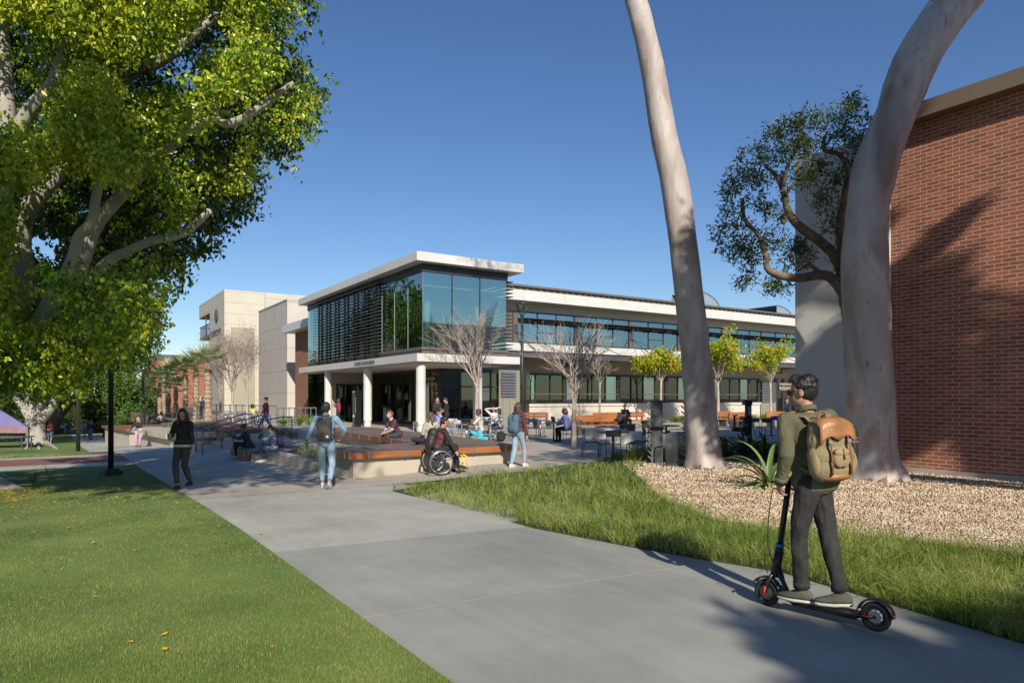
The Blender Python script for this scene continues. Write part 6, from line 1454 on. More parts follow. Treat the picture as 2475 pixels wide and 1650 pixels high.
def person(lab, p, a, h, top, bottom, shoe, hair='short', hcol='hair_black', skin='skin', pel=(0, 0, .95), lean=0, side=0, twist=0, hy=0, hp=0, wl=(-.25, .03, .84), wr=(.25, .03, .84),
           al=(-.09, 0, .085), ar=(.09, 0, .085), el=(-.3, -1, 0), er=(.3, -1, 0), kl=(-.1, 1, 0), kr=(.1, 1, 0), sleeve=1.0, vox=.014, fem=False, bulk=1.0, toeL=(0, 1, 0), toeR=(0, 1, 0),
           skirt=None, coat=0, glasses=False, hw=1.0, amp=.006, legcut=1.0, bare_calf=False, curl=.5, shoulder=1.0, cat='person', collar=None, legw=1.0, hem=None, grp=None):
    s = h/1.75; root = thing('person', lab, 'person', tuple(p), W_(a), grp); root.scale = (s, s, s); pel = Vector(pel)
    u = Vector((math.sin(side), math.sin(lean)*math.cos(side), math.cos(lean)*math.cos(side))).normalized(); rt = Vector((math.cos(twist), math.sin(twist), 0)); rt = (rt-u*rt.dot(u)).normalized(); fw = u.cross(rt)
    RM = Matrix((rt, fw, u)).transposed(); W = lambda x, y, z: pel+RM @ Vector((x, y, z))
    sw = (.155 if fem else .178)*shoulder; sh = {-1: W(-sw, -.01, .45), 1: W(sw, -.01, .45)}; hp_ = {-1: pel+Vector((-.088, 0, -.02)), 1: pel+Vector((.088, 0, -.02))}
    J = {}
    for sg, wt, hint in ((-1, wl, el), (1, wr, er)): J[sg] = (sh[sg], *ik(sh[sg], wt, .285, .25, hint))
    G_ = {}
    for sg, at, hint in ((-1, al, kl), (1, ar, kr)): G_[sg] = (hp_[sg], *ik(hp_[sg], at, .435, .425, hint))
    nb = W(0, -.01, .50); hd = Matrix.Rotation(hy, 3, 'Z') @ Matrix.Rotation(-hp, 3, 'X'); hd = Matrix.Rotation(twist*.0, 3, 'Z') @ hd
    hc = nb+RM @ Vector((0, 0, .07))+hd @ Vector((0, .015, .085)); HH = lambda x, y, z: hc+hd @ Vector((x, y, z))
    b = MB()
    def torso(b, k, lo=0):
        bk = bulk*k; hipw = .158 if fem else .148
        b.ell(W(0, -.01, .02), (hipw*bk, .112*bk, .12), 16, 10, RM); b.ell(W(0, 0, .16), ((.118 if fem else .132)*bk, .092*bk, .15), 16, 10, RM)
        b.ell(W(0, .0, .31), ((.138 if fem else .155)*bk, .11*bk, .16), 16, 10, RM); cap(b, W(-sw*.86, -.012, .43), W(sw*.86, -.012, .43), .062*k, .062*k)
        cap(b, W(0, -.005, .36), W(0, -.005, .46), .088*k, .058*k)
        if fem: b.ell(W(-.06, .075, .30), (.055*k, .05*k, .055)); b.ell(W(.06, .075, .30), (.055*k, .05*k, .055))
    torso(b, .93)
    cap(b, nb-u*.03, hc+hd @ Vector((0, -.012, -.05)), .054 if not fem else .046, .05 if not fem else .043)
    b.ell(HH(0, -.012, .022), (.074, .094, .098), 18, 12, hd); b.ell(HH(0, .022, -.042), (.057, .068, .072), 16, 10, hd); b.ell(HH(0, .058, -.092), (.027, .024, .02), 10, 8, hd)
    cap(b, HH(0, .088, .008), HH(0, .106, -.03), .009, .0135, 8); b.ell(HH(0, .083, .022), (.045, .014, .010), 10, 8, hd)
    for sg in (-1, 1): b.ell(HH(sg*.077, -.004, -.012), (.011, .021, .031), 10, 8, hd)
    for sg in (-1, 1):
        a0, a1, a2 = J[sg]; cap(b, a0, a1, .047, .037); cap(b, a1, a1.lerp(a2, .35), .037, .039); cap(b, a1.lerp(a2, .3), a2, .038, .026)
        dh = (a2-a1).normalized(); pal = rt*(-sg); pal = (pal-dh*pal.dot(dh)).normalized(); sd = dh.cross(pal)
        if sd.dot(fw) < 0: sd = -sd
        hm = Matrix((sd, pal, dh)).transposed(); b.ell(a2+dh*.05, (.040*hw, .016*hw, .052), 12, 8, hm); c0 = a2+dh*.085
        for i, (o_, ln) in enumerate(((-.030, .062), (-.010, .074), (.010, .080), (.030, .074))):
            q0 = c0+sd*o_+dh*(.0 if i else -.008); q1 = q0+(dh+pal*curl*.7).normalized()*ln*.5; q2 = q1+(dh*.6+pal*curl*1.6).normalized()*ln*.32; q3 = q2+(dh*.1+pal*curl*2-0*sd).normalized()*ln*.25
            cap(b, q0, q1, .0098, .0088, 8); cap(b, q1, q2, .0088, .008, 8); cap(b, q2, q3, .008, .0068, 8)
        t0 = a2+dh*.03+sd*.03; t1 = t0+(sd*.75+dh*.6+pal*.35).normalized()*.042; t2 = t1+(dh*.9+sd*.15+pal*.5).normalized()*.034; cap(b, t0, t1, .0125, .0105, 8); cap(b, t1, t2, .0105, .0082, 8)
    for sg in (-1, 1):
        a0, a1, a2 = G_[sg]; cap(b, a0, a1, .078, .052); cap(b, a1, a1.lerp(a2, .3), .052, .052); cap(b, a1.lerp(a2, .28), a2, .051, .034); 
        tdir = Vector(toeL if sg < 0 else toeR).normalized(); b.ell(a2+tdir*.05-Vector((0, 0, .045)), (.034, .034, .03)); cap(b, a2-Vector((0, 0, .03)), a2+tdir*.12-Vector((0, 0, .055)), .034, .024)
    sculpt('body', b, M[skin], root, vox, 3)
    # clothing
    if skirt is None:
        b = MB(); lw = legw
        b.ell(W(0, -.012, .0), ((.176 if fem else .163)*bulk, .128*bulk, .125), 16, 10, RM); b.ell(W(0, -.0, .075), ((.146 if fem else .150)*bulk, .108*bulk, .07), 16, 10, RM)
        for sg in (-1, 1):
            a0, a1, a2 = G_[sg]; cap(b, a0, a1, .092*lw*bulk**.5, .066*lw); cap(b, a1, a1.lerp(a2, .35), .064*lw, .064*lw); e = a1.lerp(a2, legcut*.97); cap(b, a1.lerp(a2, .3), e, .064*lw, .050*lw)
        sculpt('trousers', b, bottom, root, vox, 4, amp*1.2, 11)
    b = MB(); torso(b, 1.13)
    if coat: b.ell(W(0, -.01, -.02), ((.185 if not fem else .19)*bulk, .14*bulk, .13), 16, 10, RM); b.ell(W(0, -.0, .12), (.165*bulk, .125*bulk, .18), 16, 10, RM)
    for sg in (-1, 1):
        a0, a1, a2 = J[sg]; e1 = min(1, sleeve*2); cap(b, a0, a0.lerp(a1, e1), .063*hw, .056 if e1 < 1 else .052)
        if sleeve > .5: cap(b, a1, a1.lerp(a2, (sleeve-.5)*2*.96), .051, .042)
    if coat > 1: cap(b, W(0, -.03, -.02), W(0, -.08, -.30), .16, .19)
    sculpt('top', b, top, root, vox, 4, amp, 9)
    if collar:
        b = MB(); b.torus(nb+RM @ Vector((0, .0, .015)), .062, .014, RM @ Vector((0, .25, 1)), 20, 8, 1.6); b.build('collar', collar, root, True, local=True)
    if hem:
        b = MB(); b.lathe([(1, -.03), (1.02, .0), (.98, .02)], n=24); v = [W(q[0]*.172*bulk, q[1]*.128*bulk, q[2]-.015) for q in b.v]; b2 = MB(); b2.add(v, b.f[:-2]); b2.build('hem', hem, root, True, local=True)
    for sg in (-1, 1):
        a2 = G_[sg][2]; td = Vector(toeL if sg < 0 else toeR).normalized(); sdv = td.cross(Vector((0, 0, 1))).normalized(); upv = sdv.cross(td); fm = Matrix((sdv, td, upv)).transposed(); bs = a2-upv*.085
        def shp(zr0, zr1, k):
            v = []; n = 20; rings = ((zr0, 1.0), ((zr0+zr1)/2, 1.03), (zr1, .92)) if k else ((zr0, 1.0), (.045, 1.0), (.07, .8), (.088, .55), (.095, .3))
            for (z, sc) in rings:
                for i in range(n):
                    w = 6.2832*i/n; y = math.cos(w)*.135; x = math.sin(w)*.046*(1+.12*math.sin(w*1)*0)*(1.05 if y > 0 else .82); yy = y*sc+.052
                    if not k and z > .05: yy = (y*sc*.8+.02-.035*(z-.05)/.05); 
                    v.append(bs+fm @ Vector((x*sc**.5, yy, z)))
            b = MB(); m_ = len(v)//n; b.add(v, [(i*n+j, i*n+(j+1) % n, (i+1)*n+(j+1) % n, (i+1)*n+j) for i in range(m_-1) for j in range(n)]+[tuple(range(n-1, -1, -1)), tuple(range((m_-1)*n, m_*n))]); return b
        so_ = shp(.022, 0, False).build('shoe', shoe[0], root, True, local=True); shp(.0, .028, True).build('sole', shoe[1], so_, True, local=True)
    # hair
    b = MB(); H_ = hair
    if H_ != 'cap': b.ell(HH(0, -.024, .040), (.084, .094, .088), 18, 12, hd); b.ell(HH(0, -.04, .0), (.079, .073, .085), 16, 10, hd)
    else: b.ell(HH(0, -.035, -.005), (.079, .075, .07), 16, 10, hd)
    if H_ in ('short', 'quiff'): b.ell(HH(0, .03, .088), (.06, .05, .034), 12, 8, hd)
    if H_ == 'quiff': b.ell(HH(.01, .04, .108), (.056, .05, .034), 12, 8, hd); b.ell(HH(0, -.05, .075), (.08, .066, .062), 12, 8, hd)
    if H_ in ('long', 'longfront'):
        L2 = .30 if H_ == 'long' else .40
        for (x, y, r0, r1) in ((0, -.075, .075, .06), (-.05, -.06, .05, .045), (.05, -.06, .05, .045), (-.072, -.01, .028, .035), (.072, -.01, .028, .035)): 
            q0 = HH(x, y, -.0); q1 = HH(x*1.25, y-.01, -.16) ; cap(b, q0, q1, r0, r1); cap(b, q1, q1+Vector((x*.3, -.015, -L2*.55)), r1, r1*.55)
        if H_ == 'longfront': 
            for x in (-.075, .07): q0 = HH(x, .03, .03); q1 = HH(x*1.15, .045, -.13); cap(b, q0, q1, .026, .03); cap(b, q1, q1+Vector((x*.35, .02, -.30)), .032, .018)
    if H_ == 'bob':
        for (x, y) in ((0, -.07), (-.055, -.05), (.055, -.05), (-.078, -.005), (.078, -.005)): cap(b, HH(x, y, .0), HH(x*1.15, y, -.13), .045, .04)
    if H_ == 'pony': cap(b, HH(0, -.10, .03), HH(0, -.15, -.06), .03, .035); cap(b, HH(0, -.15, -.06), HH(.01, -.15, -.26), .034, .012)
    if H_ == 'bun': b.ell(HH(0, -.105, .075), (.045, .045, .042))
    if H_ == 'curly': b.ell(HH(0, -.03, .02), (.115, .115, .115), 16, 12, hd); b.ell(HH(0, -.06, -.07), (.12, .09, .09), 16, 12, hd)
    sculpt('hair', b, M[hcol], root, max(vox*.8, .007), 2, .012 if H_ == 'curly' else .005, 26 if H_ == 'curly' else 18)
    b = MB()
    for sg in (-1, 1): b.ell(HH(sg*.031, .084, .004), (.013, .008, .006), 8, 6, hd); b.ell(HH(sg*.031, .088, .026), (.02, .006, .004), 8, 6, hd)
    b.build('eyes', M['eye'], root, True, local=True); b = MB(); b.ell(HH(0, .088, -.060), (.023, .009, .007), 10, 6, hd); b.build('mouth', M['lip'], root, True, local=True)
    if glasses:
        b = MB()
        for sg in (-1, 1): b.ell(HH(sg*.036, .098, .003), (.031, .007, .024), 14, 8, hd); b.tube([HH(sg*.066, .092, .010), HH(sg*.080, .05, .010), HH(sg*.084, -.02, .0)], .0035, 6)
        b.tube([HH(-.01, .102, .01), HH(.01, .102, .01)], .004, 6); b.build('sunglasses', M['black'], root, True, local=True)
    info = dict(root=root, W=W, HH=HH, J=J, G=G_, RM=RM, s=s, u=u, rt=rt, fw=fw, hd=hd, loc=Vector(p), rz=W_(a)); return info
def worn(nm, lab, cat, I, off, group=None):
    """a separate top-level thing at a point of the person's own frame; its parts are built round that point"""
    w = I['loc']+Matrix.Rotation(I['rz'], 3, 'Z') @ (Vector(off)*I['s']); t = thing(nm, lab, cat, tuple(w), I['rz'], group); t.scale = (I['s'],)*3; t['off'] = 0; del t['off']; return t, Vector(off)
def pback(I, lab, m, m2=None, strap=None, sz=(.155, .085, .23), low=.27, vox=.012, group='backpacks'):
    W, RM = I['W'], I['RM']; c = W(0, -.20, low); t, off = worn('backpack', lab, 'backpack', I, c, group); b = MB()
    def P(x, y, z): return RM @ Vector((x, y, z))
    for (x, z) in ((-1, -1), (1, -1), (-1, 1), (1, 1)): b.ell(P(x*sz[0]*.45, 0, z*sz[2]*.48), (sz[0]*.58, sz[1], sz[2]*.55), 14, 10, RM)
    b.ell(P(0, 0, 0), (sz[0], sz[1]*1.02, sz[2]*.9), 14, 10, RM); sculpt('bag', b, m, t, vox, 3, .004, 12)
    b = MB(); b.ell(P(0, -sz[1]*.72, -sz[2]*.45), (sz[0]*.72, .045, sz[2]*.42), 14, 10, RM); b.build('pocket', m2 or m, t, True, local=True)
    for sg in (-1, 1):
        b = MB(); b.tube([P(sg*.07, .07, sz[2]*.75), P(sg*.105, .10, .22), P(sg*.125, .19, .215), P(sg*.13, .325, .10), P(sg*.14, .30, -.06), P(sg*.15, .18, -.17), P(sg*.13, .06, -.20)], .024, 8, flat=.35); b.build('strap', strap or m, t, True, local=True)
    b = MB(); b.tube([P(-.03, .02, sz[2]*.95), P(-.02, .0, sz[2]*1.15), P(.02, .0, sz[2]*1.15), P(.03, .02, sz[2]*.95)], .007, 6); b.build('handle', strap or m, t, True, local=True); return t, P
SH_W = (fab('white_shoe', (.62, .60, .56)), fab('white_sole', (.7, .7, .67))); SH_B = (fab('black_shoe', (.03, .03, .032)), fab('black_sole', (.05, .05, .05))); SH_G = (fab('olive_grey_shoe', (.075, .08, .06), (.11, .11, .085)), fab('cream_sole', (.66, .62, .52)))
jeans = fab('blue_denim', (.07, .12, .20), (.11, .18, .28), scale=14); lj = fab('light_denim', (.22, .33, .45), (.33, .45, .57), scale=10); blk = fab('black_cloth', (.02, .02, .022)); dgrey = fab('charcoal_trousers', (.05, .048, .047))

# ---------- scooter and rider ----------
ga = G(1858, 1462, 0); gb = G(2112, 1523, 0); mid = (ga+gb)/2; hd_ = (ga-gb).normalized(); ang = math.atan2(-hd_.x, hd_.y); aR = math.degrees(ang-CAMYAW)
S = thing('kick_scooter', 'black electric kick scooter with red and blue accents', 'scooter', (mid.x, mid.y, 0), ang)
M['tyre'] = mat('tyre_rubber', (.02, .02, .021), .8, var=.2, scale=20, bump=.2); M['alum'] = mat('cast_aluminium', (.16, .16, .165), .35, .8); M['red'] = mat('red_plastic', (.62, .03, .02), .4); M['blue'] = mat('blue_plastic', (.02, .20, .45), .4); M['scoot'] = mat('satin_black_paint', (.022, .022, .024), .35, .2, var=.15)
for y in (.42, -.42):
    b = MB(); b.torus((0, y, .108), .083, .025, (1, 0, 0), 40, 10, 1.1); w_ = b.build('wheel', M['tyre'], S, True, local=True)
    b = MB(); b.torus((0, y, .108), .055, .008, (1, 0, 0), 30, 6); b.tube([(-.028, y, .108), (.028, y, .108)], .035 if y > 0 else .014, 18)
    if y > 0: b.tube([(-.018, y, .108), (.018, y, .108)], .056, 26)
    for k in range(8):
        a = k*.785; b.bar((0, y, .108), (0, y+.056*math.cos(a), .108+.056*math.sin(a)), .0045, 6)
    b.build('rim', M['alum'], w_, local=True)
b = MB(); b.tube([(-.022, -.42, .108), (-.026, -.42, .108)], .045, 26); b.build('brake_disc', M['galv'], S, local=True)
b = MB(); b.add([(-.075, -.30, .105), (.075, -.30, .105), (.08, .20, .105), (-.08, .20, .105), (-.06, -.30, .062), (.06, -.30, .062), (.065, .18, .062), (-.065, .18, .062)], [(0, 1, 2, 3), (7, 6, 5, 4), (0, 4, 5, 1), (1, 5, 6, 2), (2, 6, 7, 3), (3, 7, 4, 0)])
b.build('deck', M['scoot'], S, bevel=.008, local=True)
b = MB(); b.tube([(0, .17, .085), (0, .24, .12), (0, .29, .22), (0, .325, .34)], [.034, .032, .03, .032], 12, flat=.7); b.tube([(0, .355, .25), (0, .315, .46)], .036, 14); b.build('neck', M['scoot'], S, True, local=True)
b = MB(); b.tube([(0, .315, .46), (0, .235, 1.03)], .0235, 14); b.tube([(0, .318, .45), (0, .312, .49)], .032, 14); b.build('stem', M['scoot'], S, True, local=True)
b = MB(); b.tube([(0, .312, .495), (0, .308, .52)], .034, 14); b.build('lock_ring', M['blue'], S, True, local=True)
for x in (-.038, .038): b = MB(); b.tube([(x*.9, .36, .27), (x, .40, .20), (x, .42, .11)], [.014, .016, .012], 8); b.build('fork', M['scoot'], S, True, local=True)
for x in (-.05, .05): b = MB(); b.tube([(x, .408, .165), (x, .420, .095)], .013, 8, flat=.5); b.build('reflector', M['red'], S, True, local=True)
b = MB(); b.tube([(-.04, .30, .245), (-.042, .275, .20)], .012, 8, flat=.6); b.build('latch', M['blue'], S, True, local=True)
def fender(y, a0, a1, nm):
    v = []; n = 14
    for i in range(n+1):
        a = a0+(a1-a0)*i/n
        for (x, r) in ((-.034, .118), (-.024, .127), (.024, .127), (.034, .118)): v.append((x, y+r*math.cos(a), .108+r*math.sin(a)))
    b = MB(); b.add(v, [(i*4+j, i*4+j+1, i*4+j+5, i*4+j+4) for i in range(n) for j in range(3)]); o = b.build(nm, M['scoot'], S, True, local=True); sm = o.modifiers.new('s', 'SOLIDIFY'); sm.thickness = .004
fender(.42, .5, 2.9, 'front_fender'); fender(-.42, .2, 3.05, 'rear_fender')
b = MB(); b.ell((0, -.548, .135), (.022, .01, .012)); b.build('tail_light', M['red'], S, True, local=True)
b = MB(); b.tube([(-.036, -.30, .085), (-.045, -.42, .108)], .010, 8); b.tube([(.036, -.30, .085), (.045, -.42, .108)], .010, 8); b.build('rear_fork', M['scoot'], S, True, local=True)
b = MB(); b.tube([(-.047, -.33, .10), (-.052, -.41, .113)], .006, 6); b.build('red_stripe', M['red'], S, True, local=True)
b = MB(); b.tube([(-.21, .225, 1.03), (-.12, .232, 1.045), (.12, .232, 1.045), (.21, .225, 1.03)], .014, 10); b.build('handlebar', M['scoot'], S, True, local=True)
for x in (-1, 1): b = MB(); b.tube([(x*.12, .232, 1.045), (x*.215, .225, 1.03)], .019, 10); b.build('grip', M['tyre'], S, True, local=True)
b = MB(); b.tube([(-.14, .245, 1.04), (-.19, .29, 1.03)], .006, 6); b.build('brake_lever', M['scoot'], S, True, local=True)
b = MB(); b.tube([(-.02, .26, 1.02), (-.03, .36, .95), (-.02, .40, .70), (-.03, .40, .50), (-.02, .36, .36)], .004, 6); b.build('brake_cable', M['black'], S, True, local=True)
b = MB(); b.tube([(-.05, .345, .44), (-.05, .41, .42), (-.045, .425, .34), (-.03, .40, .27)], .004, 6); b.build('brake_cable', M['black'], S, True, local=True)
olive = fab('olive_cotton_jacket', (.095, .092, .05), (.155, .145, .085), .9, 6, .5, 40)
pant = fab('black_chinos', (.022, .021, .022), (.034, .032, .032), .9, 12, .35, 30)
fwd = Matrix.Rotation(-0, 3, 'Z')
r_p = Vector((mid.x, mid.y, 0.0))+L(-.03, .0, 0)
RI = person('man in an olive jacket and black trousers riding the scooter', r_p, aR, 1.78, olive, pant, SH_G, 'quiff', 'hair_black', 'skin_mid', pel=(.0, -.0, 1.065), lean=.13, twist=-.50, hy=.25, hp=.10,
       wl=(-.20, .165, 1.03), wr=(.20, .165, 1.03), el=(-.9, -.6, -.5), er=(.9, -.6, -.5), al=(-.045, .075, .195), ar=(.035, -.185, .195), kl=(-.25, 1, 0), kr=(-.05, 1, 0), vox=.0065, coat=1, bulk=1.05, glasses=True, amp=.0105, toeL=(-.15, 1, 0), toeR=(-.75, 1, 0), legcut=.93, legw=1.0, curl=1.1, collar=olive, shoulder=1.05, hw=1.0)
# jacket collar, cuffs
W = RI['W']; RMr = RI['RM']
for sg in (-1, 1):
    a1, a2 = RI['J'][sg][1], RI['J'][sg][2]; b = MB(); q = a1.lerp(a2, .80); dn = (a2-a1).normalized(); b.tube([q, q+dn*.05], [.049, .046], 16); b.build('cuff', olive, RI['root'], True, local=True)
for sg in (-1, 1):
    a1, a2 = RI['G'][sg][1], RI['G'][sg][2]; b = MB(); q = a1.lerp(a2, .84); dn = (a2-a1).normalized(); b.tube([q, q+dn*.045], [.062, .060], 18); b.build('trouser_cuff', pant, RI['root'], True, local=True)
# loose hair tufts
b = MB(); rr = random.Random(9); HHr = RI['HH']
for k in range(300):
    az = rr.uniform(0, 6.283); el = rr.uniform(-.35, 1.5); x, y, z = math.cos(az)*math.cos(el)*.083, math.sin(az)*math.cos(el)*.092-.024, math.sin(el)*.088+.038
    if y > .045 and z < .075: continue
    if el < .1 and y > -.03: continue
    dirv = Vector((x*1.2, -.16+.26*(y > .01), .06+.10*(y > .01))).normalized() if z > .06 else Vector((x*2.5, y*2.5, -.14)).normalized()
    ln = .030 if z > .07 else .018; b.tube([HHr(x, y, z), HHr(*(Vector((x, y, z))+dirv*ln*.6)), HHr(*(Vector((x, y, z))+dirv*ln+Vector((0, .004, 0))))], [.0045, .0032, .0006], 4, cap=False)
b.build('hair_tufts', M['hair_black'], RI['root'], True, local=True)
# canvas and leather rucksack
canv = fab('khaki_canvas', (.27, .20, .10), (.36, .28, .15), .9, 8, .3, 60); canv2 = fab('brown_canvas', (.24, .18, .10), (.31, .24, .14), .9, 8, .3, 60); lea = mat('tan_leather', (.32, .14, .05), .38, var=.25, scale=7, bump=.2, bscale=50, c2=(.42, .20, .08)); lea2 = mat('dark_tan_leather', (.22, .085, .03), .45, var=.2, scale=9, bump=.2)
c = W(0, -.215, .22); Bk, off = worn('backpack', 'tan canvas rucksack with leather flap on the scooter rider', 'backpack', RI, c, 'backpacks')
def P(x, y, z): return RMr @ Vector((x, y, z))
b = MB()
for (x, z, w, t_) in ((0, -.16, .185, .10), (0, -.06, .185, .105), (0, .05, .175, .10), (0, .12, .155, .09)):
    for sx in (-1, 0, 1): b.ell(P(sx*w*.45, 0, z), (w*.6, t_, .11), 14, 10, RMr)
sculpt('bag', b, canv2, Bk, .008, 3, .006, 14)
b = MB(); b.ell(P(0, 0, -.23), (.155, .10, .045), 18, 10, RMr); sculpt('leather_base', b, lea, Bk, .008, 2)
# flap
v = []; n = 12; m_ = 10
for i in range(n+1):
    t = i/n; 
    yy = .09-.20*min(1, t*1.7); zz = .20+.035*math.sin(min(1, t*1.7)*3.1)-max(0, t-.55)*.30
    for j in range(m_+1):
        x = (j/m_*2-1); w = .135+.025*t; sag = -.035*abs(x)**3; lobes = (-.02*math.cos(x*6)) if i == n else 0
        v.append(P(x*w, yy-.02*(1-x*x), zz+sag+lobes))
b = MB(); b.add(v, [(i*(m_+1)+j, i*(m_+1)+j+1, (i+1)*(m_+1)+j+1, (i+1)*(m_+1)+j) for i in range(n) for j in range(m_)]); o = b.build('flap', lea, Bk, True, local=True); sm = o.modifiers.new('s', 'SOLIDIFY'); sm.thickness = .006; sm.offset = 0
for x in (-.085, .085): b = MB(); b.tube([P(x, -.115, .10), P(x, -.125, .0), P(x, -.125, -.14), P(x, -.10, -.22)], .013, 8, flat=.3); b.build('leather_strap', lea2, Bk, True, local=True); b = MB(); b.obox(P(x, -.128, .04), (.032, .008, .024), RMr); b.build('buckle', M['galv'], Bk, local=True)
b = MB()
for q in (-.02, .02): b.ell(P(q, -.115, -.09), (.055, .035, .075), 14, 10, RMr)
sculpt('pocket', b, canv, Bk, .007, 2); b = MB(); b.ell(P(0, -.135, -.045), (.07, .024, .035), 14, 10, RMr); sculpt('pocket_flap', b, canv, Bk, .006, 1)
b = MB(); b.tube([P(.0, -.158, -.02), P(.0, -.160, -.10)], .009, 8, flat=.3); b.build('leather_strap', lea2, Bk, True, local=True)
for sx in (-1, 1): b = MB(); b.ell(P(sx*.165, -.01, -.12), (.035, .065, .10), 14, 10, RMr); b.build('side_pocket', canv, Bk, True, local=True)
for sg in (-1, 1):
    b = MB(); b.tube([P(sg*.06, .085, .20), P(sg*.10, .115, .255), P(sg*.125, .20, .265), P(sg*.14, .33, .17), P(sg*.15, .34, .0), P(sg*.155, .16, -.15), P(sg*.13, .05, -.20)], .030, 8, flat=.25); b.build('shoulder_strap', canv2, Bk, True, local=True)
b = MB(); b.tube([P(-.04, .07, .21), P(-.035, .05, .27), P(0, .045, .29), P(.035, .05, .27), P(.04, .07, .21)], .011, 8, flat=.5); b.build('handle', lea, Bk, True, local=True)
Bk.scale = tuple(q*.93 for q in Bk.scale)
t_, off = worn('water_bottle', 'black bottle in the side pocket of the tan rucksack', 'bottle', RI, W(.185, -.24, .24)); b = MB(); b.lathe([(.03, -.12), (.034, -.10), (.034, .06), (.022, .09), (.022, .115)], n=16); b.build('body', M['black'], t_, True, local=True); b = MB(); b.lathe([(.0345, .0), (.0345, .012)], n=16); b.lathe([(.0345, .03), (.0345, .037)], n=16); b.build('band', M['galv'], t_, local=True)
# ---------- the other people ----------
def gp(px, py, z=None): q = G(px, py, z); return q
def held(nm, lab, cat, I, off, build, grp=None):
    t, o = worn(nm, lab, cat, I, off, grp); build(t); return t
def wpt(I, v): return I['loc']+Matrix.Rotation(I['rz'], 3, 'Z') @ (Vector(v)*I['s'])
def phone(I, sg, lab):
    a1, a2 = I['J'][sg][1], I['J'][sg][2]; d = (a2-a1).normalized()
    def bd(t): b = MB(); b.obox((0, 0, .02), (.012, .075, .15), Matrix.Rotation(.6, 3, 'X')); b.build('case', M['black'], t, local=True)
    held('phone', lab, 'phone', I, a2+d*.11, bd, 'phones in hands')
# woman in black walking towards the viewer
p = gp(442, 1180); WB = person('woman in black with long dark hair walking towards the viewer holding a green cup', p, 174, 1.68, blk, dgrey, SH_B, 'longfront', 'hair_brown', 'skin', pel=(0, 0, .93), hy=.3, hp=.5, wl=(-.26, .06, .83), wr=(.13, .25, 1.10), el=(-.3, -1, 0), er=(.6, -.8, -.4), al=(-.045, -.20, .13), ar=(.03, .14, .085), kl=(0, 1, 0), sleeve=.80, vox=.009, fem=True, bulk=1.12, legcut=.86, amp=.005, hem=SH_W[0], coat=0, legw=1.0)
M['cupgreen'] = mat('green_paper_cup', (.16, .30, .10), .6, var=.3, scale=20); 
def cup(t, m=M['cupgreen']): b = MB(); b.lathe([(.030, 0), (.041, .12)], n=18); b.build('cup_body', m, t, True, local=True); b = MB(); b.lathe([(.043, .121), (.043, .132), (.036, .138)], n=18); b.build('lid', SH_W[0], t, local=True)
a2 = WB['J'][1][2]; d_ = (a2-WB['J'][1][1]).normalized(); held('paper_cup', 'green paper cup with white lid in the hand of the woman in black', 'cup', WB, a2+d_*.10+Vector((-.02, .035, -.05)), cup)
# man in denim walking away
bw = fab('grey_brown_backpack', (.055, .047, .045), (.08, .07, .066)); chamb = fab('chambray_shirt', (.24, .38, .54), (.34, .50, .66), scale=5)
p = gp(788, 1180); DM = person('man in a pale denim shirt and jeans walking away with a dark backpack', p, 6, 1.74, chamb, lj, SH_W, 'short', 'hair_grey_black', 'skin_mid', pel=(0, 0, .93), hy=.1, wl=(-.42, .10, .88), wr=(.28, .14, 1.0), el=(-1, -.6, 0), er=(.9, -.8, 0), al=(-.10, .20, .085), ar=(.11, -.28, .17), toeR=(0, .8, -.55), sleeve=.82, vox=.009, legcut=.84, collar=chamb, coat=0, shoulder=1.08, legw=.98, amp=.006)
t_, _ = pback(DM, 'grey brown backpack with a small white label worn by the man in denim', bw, sz=(.15, .09, .23), low=.24); b = MB(); b.obox((.07, -.105, -.13), (.045, .006, .045), None); b.build('label_patch', SH_W[0], t_, local=True)
def book(t): b = MB(); b.obox((0, 0, 0), (.02, .16, .22), Matrix.Rotation(.3, 3, 'X')); b.build('cover', mat('teal_book', (.02, .16, .12), .6), t, local=True)
held('notebook', 'dark green notebook in the left hand of the man in denim', 'book', DM, DM['J'][-1][2]+Vector((.02, .02, -.02)), book)
b = MB(); b.torus(DM['J'][-1][2]-(DM['J'][-1][2]-DM['J'][-1][1]).normalized()*.01, .032, .007, DM['J'][-1][2]-DM['J'][-1][1], 20, 6, 1.8); b.build('watch', SH_W[0], DM['root'], True, local=True)
# wheelchair user
maroon = fab('maroon_knit', (.11, .025, .03), (.17, .05, .055)); plum = fab('plum_sweater', (.075, .02, .035), (.12, .04, .055), scale=25)
gp_ = gp(1062, 1146); WC = person('man in a maroon and black jersey rolling along in a wheelchair', gp_, 292, 1.72, maroon, blk, SH_B, 'short', 'hair_black', 'skin_mid', pel=(0, -.06, .60), lean=.30, hp=.25, wl=(-.30, .30, .56), wr=(.30, .30, .56), el=(-1, -1, 0), er=(1, -1, 0), al=(-.08, .42, .22), ar=(.08, .42, .22), kl=(0, 1, 1), kr=(0, 1, 1), vox=.010, legcut=.93)
for sg in (-1, 1):
    a0, a1, a2 = WC['J'][sg]; b = MB(); cap(b, a0, a1, .066, .056); cap(b, a1, a1.lerp(a2, .97), .055, .044); sculpt('sleeve', b, blk, WC['root'], .012, 3, .004)
pback(WC, 'black backpack of the wheelchair user', fab('black_nylon', (.022, .022, .024), (.04, .04, .042), .6), sz=(.16, .11, .24), low=.20)
WCh = thing('wheelchair', 'sporty black wheelchair with a yellow front frame and blue seat', 'wheelchair', tuple(gp_), W_(292))
M['ylw'] = mat('yellow_frame_paint', (.75, .56, .02), .35); M['blu'] = mat('bright_blue_strap', (.03, .22, .62), .6)
